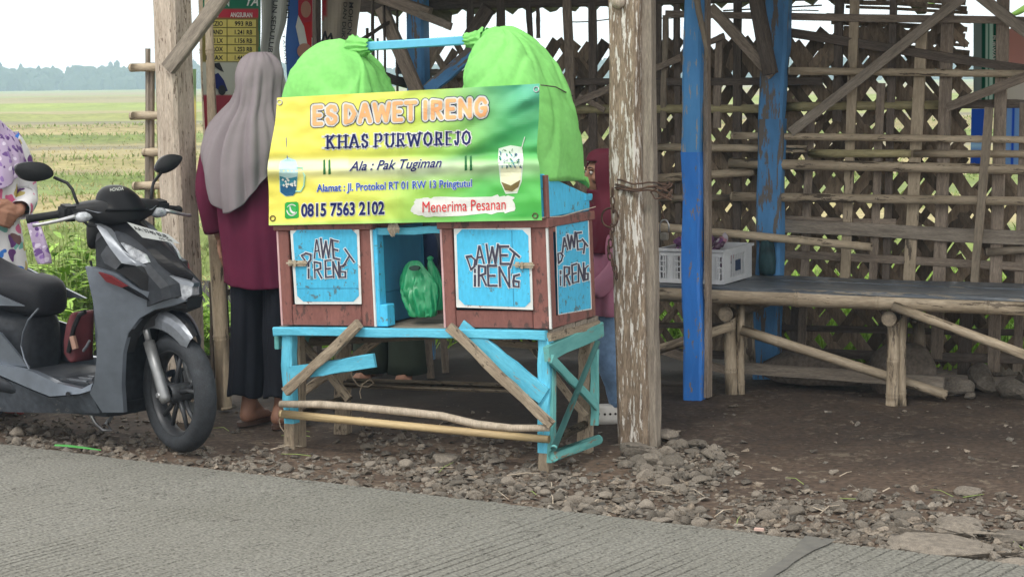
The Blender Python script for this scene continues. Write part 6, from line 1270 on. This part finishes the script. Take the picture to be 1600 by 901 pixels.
sleeve('sleeve', [(.15, 0, 1.22), (.205, .02, 1.12), (.245, .05, .97), (.20, .11, .935), (.13, .155, .92), (.10, .168, .915)], [.062, .064, .06, .052, .046, .045], DRESS, p2, M2, 2); sleeve('cuff', [(.12, .158, .92), (.09, .172, .912), (.055, .188, .905)], [.047, .046, .044], flat('tan_cuff', (.30, .24, .17), .8), p2, M2, 3)
sleeve('sleeve', [(-.15, 0, 1.22), (-.20, .0, 1.12), (-.23, -.01, .97), (-.19, .08, .93), (-.135, .15, .905)], [.062, .064, .06, .052, .046], DRESS, p2, M2, 5)
garment('headscarf', [(0, .02, 1.53, .012, .012), (0, .02, 1.525, .045, .055), (0, .018, 1.50, .075, .09), (0, .016, 1.45, .092, .11), (0, .014, 1.39, .094, .112), (0, .01, 1.32, .096, .105), (0, .0, 1.27, .14, .12), (0, .0, 1.22, .195, .14), (0, .01, 1.15, .215, .16), (0, .015, 1.10, .20, .165)], LILAC, p2, M2, .010, 8, 4, start=.3, hem=lambda th: -.10 * max(0, math.sin(th)) ** 2, cut=lambda c: c.y > .085 and 1.34 < c.z < 1.485 and abs(c.x) < .056)
def ribbon(name, pts, w, dirv, m, parent, thick=.006):
    P = curve3([V(p) for p in pts], 14); rows = []
    for i, p in enumerate(P):
        t = i / 14; k = t * (len(w) - 1); q = min(int(k), len(w) - 2); ww = w[q] + (w[q + 1] - w[q]) * (k - q); f = .012 * math.sin(t * 7); rows.append([p + dirv * (ww * a) + vdir * (f * a + dv + .010 * math.sin(a * 9 + t * 3)) for a, dv in ((-.5, 0), (-.25, 0), (0, 0), (.25, 0), (.5, 0), (.5, thick), (0, thick), (-.5, thick))])
    return obj(name, loft(rows), m, parent, smooth=True)
f2 = lambda x, y: sp(x, y, .15)
ribbon('scarf_tail', [f2(44, 330), f2(52, 350), f2(60, 375), f2(66, 398), f2(70, 412)], [.03, .06, .07, .075, .045], V((1, 0, 0)), LILAC, p2)
for sx in (-1, 1): obj('sandal', loft([[V((sx * .095 + .045 * math.cos(t), .035 + .13 * math.sin(t), z)) for t in [2 * math.pi * k / 28 for k in range(28)]] for z in (-.012, .008)]), flat('sandal_red', (.28, .06, .05)), p2, M2)

# 3: child behind the peeling post, looking left over the stall
s3 = .76; M3 = facing(G(958, 652), -.93, -.30)
PINKJ = mat('pink_jacket_cloth', (.58, .25, .36), (.48, .19, .29), .8, 5, rnd=0, bump=.08); JEAN = mat('blue_denim', (.22, .35, .54), (.15, .25, .42), .85, 7, rnd=0, bump=.15, fine=.15); MAR = mat('maroon_scarf_cloth', (.13, .014, .032), (.095, .011, .025), .8, 4, rnd=0)
p3 = thing('person', 'child in maroon headscarf, pink jacket and jeans half hidden by the peeling post', 'person', M3)
hd, P, m3 = head((.0, .03, 1.055), .86); bp_ = hd + torso(.115, .87, .52, .068, s3) + [bone((0, 0, .87), .037, (0, .02, 1.0), .035)]
lg = ((-1, .055, -.02), (1, .02, -.175))
for sx, fy, by in lg: bp_ += [bone((sx * .06, 0, .52), .066, (sx * .06, (fy + by) * .4 + .03, .29), .043), bone((sx * .06, (fy + by) * .4 + .03, .29), .043, (sx * .055, by + .0, .07), .028)] + foot((sx * .055, by, .07), 0, .72)
for sx in (-1, 1): bp_ += [bone((sx * .125, 0, .85), .034, (sx * .16, .03, .68), .028), bone((sx * .16, .03, .68), .027, (sx * .10, .135, .54), .02)] + hand((sx * .10, .135, .54), (-sx * .2, .7, -.7), (0, 0, -1), .72, .6, -sx)
body(bp_, M3, p3, .005); eyes(P, .86, p3, M3, m3)
garment('jacket', [(0, 0, .905, .045, .04), (0, 0, .88, .10, .07), (0, 0, .84, .14, .10), (0, 0, .74, .15, .118), (0, 0, .62, .15, .122), (0, 0, .50, .15, .125), (0, 0, .455, .14, .115)], PINKJ, p3, M3, .006, 7, 3)
for sx in (-1, 1): sleeve('sleeve', [(sx * .11, 0, .87), (sx * .15, .02, .78), (sx * .165, .03, .68), (sx * .14, .08, .61), (sx * .11, .12, .56)], [.045, .048, .046, .042, .038], PINKJ, p3, M3, sx)
for sx, fy, by in lg: sleeve('jeans_leg', [(sx * .06, 0, .52), (sx * .06, (fy + by) * .25 + .01, .4), (sx * .06, (fy + by) * .4 + .03, .28), (sx * .057, by * .75 + .015, .16), (sx * .055, by, .07)], [.076, .070, .060, .055, .056], JEAN, p3, M3, 7 + sx)
CLOG = mat('white_clog', (.68, .66, .62), (.55, .53, .49), .6, 9, rnd=0)
for sx, fy, by in lg:
    rows = [];
    for j, (z, k) in enumerate(((-.01, .96), (.012, 1), (.035, .97), (.055, .86), (.068, .6), (.072, .2))): rows.append([V((sx * .055 + .043 * k * math.cos(t), by + .035 + .105 * k * math.sin(t) + (.012 * j if j > 3 else 0), z)) for t in [2 * math.pi * q / 28 for q in range(28)]])
    c_ = obj('clog', loft(rows), CLOG, p3, M3, smooth=True)
    for q in range(7): a_ = rad(-60 + 60 * q / 1.5); 
    for q in range(8): y_ = by + .035 + .1 * (q - 3.5) / 4.4; obj('vent_hole', ellips_obj((sx * .055 + .0425 * (1 - ((q - 3.5) / 4.6) ** 2) ** .5, y_, .034 + .006 * (q % 2)), .006) if 0 else tube([V((sx * .055 + sgn_ * .036, y_, .036)) for sgn_ in (-1, 1)] if 0 else [V((sx * .055 - .0445 * max(.2, 1 - ((q - 3.5) / 4.4) ** 2) ** .5, y_, .034)), V((sx * .055 - .03 * max(.2, 1 - ((q - 3.5) / 4.4) ** 2) ** .5, y_, .034))], .0055, 6), EYEB, c_, M3)
garment('headscarf', [(0, .02, 1.155, .010, .010), (0, .02, 1.151, .04, .048), (0, .018, 1.13, .065, .08), (0, .016, 1.085, .08, .097), (0, .014, 1.03, .082, .098), (0, .01, .97, .084, .092), (0, .0, .92, .115, .10), (0, .0, .86, .148, .115), (0, .0, .79, .152, .122), (0, .005, .72, .145, .125)], MAR, p3, M3, .006, 8, 9, start=.3, cut=lambda c: c.y > .072 and .985 < c.z < 1.105 and abs(c.x) < .05)
for i in range(6): bm = bmesh.new(); bmesh.ops.create_icosphere(bm, subdivisions=1, radius=.0045); obj('bead', bm, CLOG, p3, M3 @ MX.Translation((.052 + .006 * math.sin(i), .085 - .009 * i, 1.10 - .018 * i)))

# 4: seller seated behind the stall
OLIVE = mat('dark_olive_cloth', (.035, .048, .032), (.022, .03, .02), .85, 5, rnd=0); DKB = mat('dark_shirt_cloth', (.03, .035, .05), rough=.85, rnd=0)
g4 = G(612, 590); M4_ = facing(g4, -.35, -.94)
p4 = thing('person', 'seller in dark olive trousers seated behind the stall, only the lower legs showing', 'person', M4_)
hd, P, m3 = head((0, -.22, 1.11), 1.0); bp_ = hd + [ellips((0, -.27, .77), (.14, .095, .19)), ellips((0, -.27, .56), (.13, .11, .14)), ellips((0, -.26, .45), (.15, .12, .10)), bone((-.15, -.25, .90), .046, (.15, -.25, .90), .046), bone((0, -.25, .9), .05, (0, -.23, 1.04), .046)]
for sx in (-1, 1): bp_ += [bone((sx * .085, -.24, .44), .08, (sx * .09, .05, .45), .055), bone((sx * .09, .05, .45), .053, (sx * .09, .0, .09), .036)] + foot((sx * .09, .0, .085), sx * .2); bp_ += [bone((sx * .17, -.24, .88), .044, (sx * .22, -.12, .66), .036), bone((sx * .22, -.12, .66), .034, (sx * .10, .03, .55), .026)] + hand((sx * .10, .03, .55), (-sx * .3, 1, -.1), (0, 0, -1), 1, .4, -sx)
body(bp_, M4_, p4, .007); eyes(P, 1, p4, M4_, m3)
garment('shirt', [(0, -.25, .96, .06, .055), (0, -.25, .935, .13, .08), (0, -.25, .88, .18, .105), (0, -.26, .75, .17, .115), (0, -.265, .58, .165, .13), (0, -.26, .42, .18, .15)], DKB, p4, M4_, .006, 7, 3)
for sx in (-1, 1): sleeve('sleeve', [(sx * .15, -.25, .90), (sx * .20, -.2, .78), (sx * .225, -.12, .66), (sx * .17, -.05, .60)], [.06, .062, .056, .05], DKB, p4, M4_, sx); sleeve('trouser_leg', [(sx * .085, -.25, .45), (sx * .09, -.1, .46), (sx * .095, .03, .45), (sx * .095, .055, .36), (sx * .095, .03, .2), (sx * .095, .02, .035)], [.098, .092, .085, .080, .085, .10], OLIVE, p4, M4_, 3 + sx)
garment('headscarf', [(0, -.23, 1.225, .012, .012), (0, -.23, 1.215, .05, .06), (0, -.232, 1.19, .076, .09), (0, -.235, 1.14, .092, .11), (0, -.235, 1.07, .094, .11), (0, -.24, 1.0, .10, .105), (0, -.25, .93, .16, .12), (0, -.25, .85, .19, .135)], DKB, p4, M4_, .008, 8, 4, start=.3, cut=lambda c: c.y > -.165 and 1.03 < c.z < 1.175 and abs(c.x) < .056)
stl = thing('stool', 'low wooden stool under the seated seller behind the stall', 'stool', M4_ @ MX.Translation((0, -.26, 0)))
obj('seat', box((0, -.26, .335), (.34, .26, .03), None, M4_), T_BROWN, stl)
for sx in (-1, 1):
    for sy in (-1, 1): beam('leg', M4_ @ V((sx * .14, -.26 + sy * .1, -.02)), M4_ @ V((sx * .13, -.26 + sy * .09, .32)), .035, .035, T_BROWN, stl)
# ------------------------------------------------------------------ stones, gravel, litter, plants
def gh(p): return gz(p.x, p.y)
ROCKM = mat('dusty_stone', (.225, .195, .16), (.115, .10, .083), .9, 9, rnd=.35, bump=.4, fine=.3, bdist=.006)
def hull_mesh(sd, flat_=.6, n=16):
    r = random.Random(sd); bm = bmesh.new()
    for i in range(n):
        z = r.uniform(-1, 1); a = r.uniform(0, 6.283); q = (1 - z * z) ** .5; k = r.uniform(.78, 1.05); bm.verts.new((q * math.cos(a) * k, q * math.sin(a) * k * r.uniform(.7, .9), z * flat_ * k))
    bmesh.ops.convex_hull(bm, input=bm.verts[:]); bmesh.ops.delete(bm, geom=[v for v in bm.verts if not v.link_faces], context='VERTS'); bmesh.ops.bevel(bm, geom=bm.edges[:], offset=.09, segments=1, affect='EDGES') if n > 14 else None
    me = bpy.data.meshes.new('rock'); bmesh.ops.recalc_face_normals(bm, faces=bm.faces[:]); bm.to_mesh(me); bm.free(); me.materials.append(ROCKM); return me
ROCKS = [hull_mesh(100 + i, R_(.45, .85), 18) for i in range(10)]; FLATS = [hull_mesh(200 + i, R_(.22, .32), 20) for i in range(5)]
def rock(px, py, rp, flat_=False, label=None, group=None, sink=.25):
    g = G(px, py); g.z = gh(g); r = 1.4 * rp * g.y / FPX; me = random.choice(FLATS if flat_ else ROCKS); o = bpy.data.objects.new('rock', me)
    m = MX.Translation(g + V((0, 0, r * (.12 if flat_ else .32) ))) @ MX.Rotation(R_(0, 6.28), 4, 'Z') @ MX.Rotation(R_(-.06, .06) if flat_ else R_(-.25, .25), 4, 'X') @ MX.Diagonal((r * R_(.95, 1.15), r * R_(.9, 1.1), r * R_(.9, 1.1), 1)); put(o, None, m); tag(o, label, 'rock', group); return o
rock(992, 708, 23, label='large angular grey rock at the foot of the peeling post, lower left'); rock(1042, 683, 19, label='squarish grey rock right of the foot of the peeling post'); rock(1020, 718, 19, label='rounded grey rock in front of the peeling post foot'); rock(1052, 722, 18, label='grey rock at the right end of the heap by the peeling post')
for px, py, rp in ((1495, 612, 22), (1541, 606, 32), (1583, 618, 24), (1455, 598, 15), (1615, 606, 30), (1516, 618, 10), (1570, 580, 20)): rock(px, py, rp, label='grey boulder in the row under the right end of the woven wall', group='boulders under the wall')
rock(1475, 856, 62, True, label='broad flat stone slab at the road edge, largest at the lower right'); rock(1500, 822, 46, True, label='flat brown stone slab just beyond the largest slab'); rock(1512, 768, 26, True, label='pale oblong flat stone on the dirt, farthest of the right slabs'); rock(1590, 835, 40, True, label='flat stone at the right frame edge beside the slabs'); rock(1415, 806, 26, True, label='greenish flat stone left of the slabs at lower right'); rock(1352, 776, 13, label='rounded brown stone standing alone where gravel meets dirt'); rock(1584, 880, 30, True, label='flat stone at the road edge in the lower right corner')
rock(690, 716, 26, True, label='flat grey stone beneath the stall, biggest of that patch')
def dens(px, py):
    """how thick the stones lie, by photo position of the ground spot"""
    e = 697 + px * .1182; d = py - e                    # pixels beyond the road edge (negative = farther)
    if d > -2: return 0
    n = .5 + .9 * NZ.noise(V((px * .011, py * .03, 0)))
    if px < 330: w = max(0, 1 - (-d) / 62) * .55 + .12
    elif px < 560: w = max(0, 1 - (-d) / 58) * .8
    elif px < 880: w = max(0, 1 - (-d) / 130) * (1.0 if py < 735 or px > 700 else .5)
    elif px < 1180: w = max(0, 1 - (-d) / 120) * 1.0
    else: w = max(0, 1 - (-d) / (100 + .04 * (px - 1180))) * 1.05
    if ((px - 1060) / 95) ** 2 + ((py - 715) / 30) ** 2 < 1: w = max(w, .9)
    return w * (.35 + n) + .006
k = 0
while k < 285:
    px = R_(0, 1600); py = R_(640, 890)
    if random.random() > dens(px, py) - .25: continue
    rp = R_(5, 11) if px < 900 else R_(6, 14)
    if 900 < px < 1180 and py < 742: rp *= 1.05
    rock(px, py, rp, random.random() < .35, 'grey broken stone lying loose among the gravel of the roadside verge', 'loose stones on the verge'); k += 1
# gravel too small to count, one mass of real stones
def stones_mesh(name, items, lib):
    vv = []; ff = []
    for p, r, a, q, i in items:
        me = lib[i]; b = len(vv); c, s = math.cos(a), math.sin(a)
        for v in me.vertices: x, y, z = v.co; vv.append((p.x + (x * c - y * s) * r, p.y + (x * s + y * c) * r, p.z + z * r * q))
        ff += [tuple(b + j for j in f.vertices) for f in me.polygons]
    me = bpy.data.meshes.new(name); me.from_pydata(vv, [], ff); at = me.color_attributes.new('Col', 'FLOAT_COLOR', 'POINT'); k = 0
    for p, r, a, q, i in items:
        c = R_(.5, 1.35); w = R_(-.05, .05)
        for v in lib[i].vertices: at.data[k].color = (c * (1 + w), c, c * (1 - w), 1); k += 1
    return me
PEB = [hull_mesh(300 + i, R_(.4, .8), 10) for i in range(14)]
it = []
while len(it) < 6500:
    px = R_(-40, 1640); py = R_(630, 895)
    if random.random() > dens(px, py) + .004: continue
    g = G(px, py); r = random.choice((.008, .010, .014, .018, .024)) * R_(.7, 1.3); g.z = gh(g) + r * .2; it.append((g, r, R_(0, 6.3), R_(.6, 1), random.randrange(14)))
tag(obj('gravel', stones_mesh('gravel', it, PEB), mat('gravel_stone', (.22, .19, .155), (.10, .085, .07), .9, 22, rnd=0, fine=.4, vc=True)), kind='stuff')
it = []
for i in range(260):
    u = R_(-1.6, 1.7); v = R_(.2, 1.95); g = S.w(u, v, 0); g.z = gh(g) + .002; it.append((g, R_(.002, .006) if random.random() < .93 else .012, R_(0, 6.3), .5, random.randrange(14)))
tag(obj('dirt_crumbs', stones_mesh('dirt_crumbs', it, PEB), mat('pale_crumb', (.18, .15, .12), (.07, .056, .046), .9, 30, rnd=0, fine=.4)), kind='stuff')
# straw, leaf bits
def straw(px, py, L, az, m, r=.003, lab=None, nm='straw'):
    g = G(px, py); g.z = gh(g) + .012; d = V((math.cos(az), math.sin(az), R_(-.02, .05))); P_ = [g, g + d * L * .5 + V((R_(-.01, .01), R_(-.01, .01), R_(0, .012))), g + d * L]
    for p in P_: p.z = max(p.z, gh(p) + .006)
    return tag(obj(nm, tube(P_, [r, r, r * .6], 5), m), lab, 'straw', 'dry straws on the verge')
for i in range(40):
    px = R_(300, 1600); py = R_(697 + px * .1182 - 110, 697 + px * .1182 - 6); straw(px, py, R_(.05, .16), R_(0, 3.1), BAMB_P if random.random() < .7 else GRASSG, R_(.0012, .0024), 'dry pale straw lying on the gravel of the verge')
bm = bmesh.new(); P_ = [G(x, y) for x, y in ((86, 705), (105, 706), (130, 709), (158, 713))]; W_ = [.010, .014, .012, .002]; prev = None
for p, w in zip(P_, W_):
    p.z = max(gz(p.x, p.y), .008) + .016; l = bm.verts.new(p + V((.0, w, .004))); r = bm.verts.new(p - V((0, w, -.004)))
    if prev: bm.faces.new((prev[0], prev[1], r, l))
    prev = (l, r)
o = obj('leaf_blade', bm, flat('fresh_leaf', (.10, .42, .10), .5)); o.modifiers.new('t', 'SOLIDIFY').thickness = .003; tag(o, 'fresh bright green leaf blade lying at the road edge before the scooter', 'leaf')
o = obj('paper_scrap', box((0, 0, .004), (.03, .014, .008)), flat('pink_paper', (.6, .42, .36)), None, MX.Translation(G(1186, 834) + V((0, 0, .012))) @ MX.Rotation(-.4, 4, 'Z')); tag(o, 'tiny pale pink paper scrap at the gravel edge of the road', 'litter')
# leafy weeds behind the scooter, banana leaves outside the wall
def leaf(bm, p, d, up, L, w, droop):
    side = d.cross(up).normalized(); prev = None; pts = []
    for i in range(5):
        t = i / 4; c = p + d * (L * t) + up * (L * (.25 * t - droop * t * t)); ww = w * math.sin(math.pi * (t * .86 + .12)) ** .8 * .5; l = bm.verts.new(c + side * ww); m_ = bm.verts.new(c - up * ww * .25); r = bm.verts.new(c - side * ww)
        if prev: bm.faces.new((prev[0], prev[1], m_, l)); bm.faces.new((prev[1], prev[2], r, m_))
        prev = (l, m_, r)
def weed(px, py, D, h, n, lab, grp, sc_=1.0):
    d = ray(px, py); g = EYE + d * (D / d.y); base = V((g.x, g.y, -.1)); t = thing('weed_plant', lab, 'plant', base, grp); bs = bmesh.new(); bl = bmesh.new()
    for k in range(9):
        a = R_(0, 6.3); top = base + V((math.cos(a) * R_(.02, .16), math.sin(a) * R_(.02, .16), h * R_(.7, 1.05))); mid = base.lerp(top, .5) + V((R_(-.03, .03), R_(-.03, .03), 0)); tube([base, mid, top], [.006, .005, .003], 5, bs)
        for q in range(n):
            f = .2 + .8 * q / n; p = base.lerp(mid, f * 2) if f < .5 else mid.lerp(top, f * 2 - 1); az = R_(0, 6.3); dv = V((math.cos(az), math.sin(az), R_(-.1, .5))).normalized(); leaf(bl, p, dv, V((0, 0, 1)), R_(.09, .17) * sc_, R_(.026, .045) * sc_, R_(.1, .5))
    obj('stem', bs, GRASSG, t); obj('foliage', bl, WEED, t, smooth=True)
for i, (px, D, h) in enumerate(((88, 10.6, .72), (104, 10.3, .62), (118, 10.9, .74), (132, 10.4, .66), (150, 10.8, .70), (168, 10.6, .66), (200, 10.7, .6), (72, 10.9, .66), (124, 9.9, .42), (95, 9.8, .40), (345, 10.3, .4), (380, 10.6, .45))): weed(px, 500, D, h, 11, 'bright green leafy weed at the field edge behind the scooter', 'weeds behind the scooter', 1.0)
BANL = mat('banana_leaf', (.20, .38, .05), (.13, .28, .035), .5, 3, rnd=.1, bump=.1)
bt = thing('banana_plant', 'banana plant with broad light green leaves outside the right end of the wall', 'plant', S.w(1.75, VW + .9, 0))
obj('stem', tube([S.w(1.75, VW + .9, -.1), S.w(1.72, VW + .88, .9), S.w(1.7, VW + .86, 1.75)], [.08, .065, .045], 12), GRASSG, bt, smooth=True)
for tx, ty, w_ in ((1640, -30, .30), (1575, 25, .26), (1440, 10, .14), (1700, 60, .3)):
    q = sp(tx, ty, VW + .5); p = S.w(1.7, VW + .86, 1.7); P_ = curve3([p, p.lerp(q, .5) + V((0, 0, .22)), q], 14); bm = bmesh.new(); prev = None
    for i, c in enumerate(P_):
        t = i / 14; ww = w_ * math.sin(math.pi * min(1, t * .9 + .08)) ** .6 * .5; s_ = (q - p).cross(V((0, 0, 1))).normalized(); l = bm.verts.new(c + s_ * ww - V((0, 0, ww * .35))); m_ = bm.verts.new(c); r = bm.verts.new(c - s_ * ww - V((0, 0, ww * .35)))
        if prev: bm.faces.new((prev[0], prev[1], m_, l)); bm.faces.new((prev[1], prev[2], r, m_))
        prev = (l, m_, r)
    o = obj('leaf', bm, BANL, bt, smooth=True); o.modifiers.new('t', 'SOLIDIFY').thickness = .004
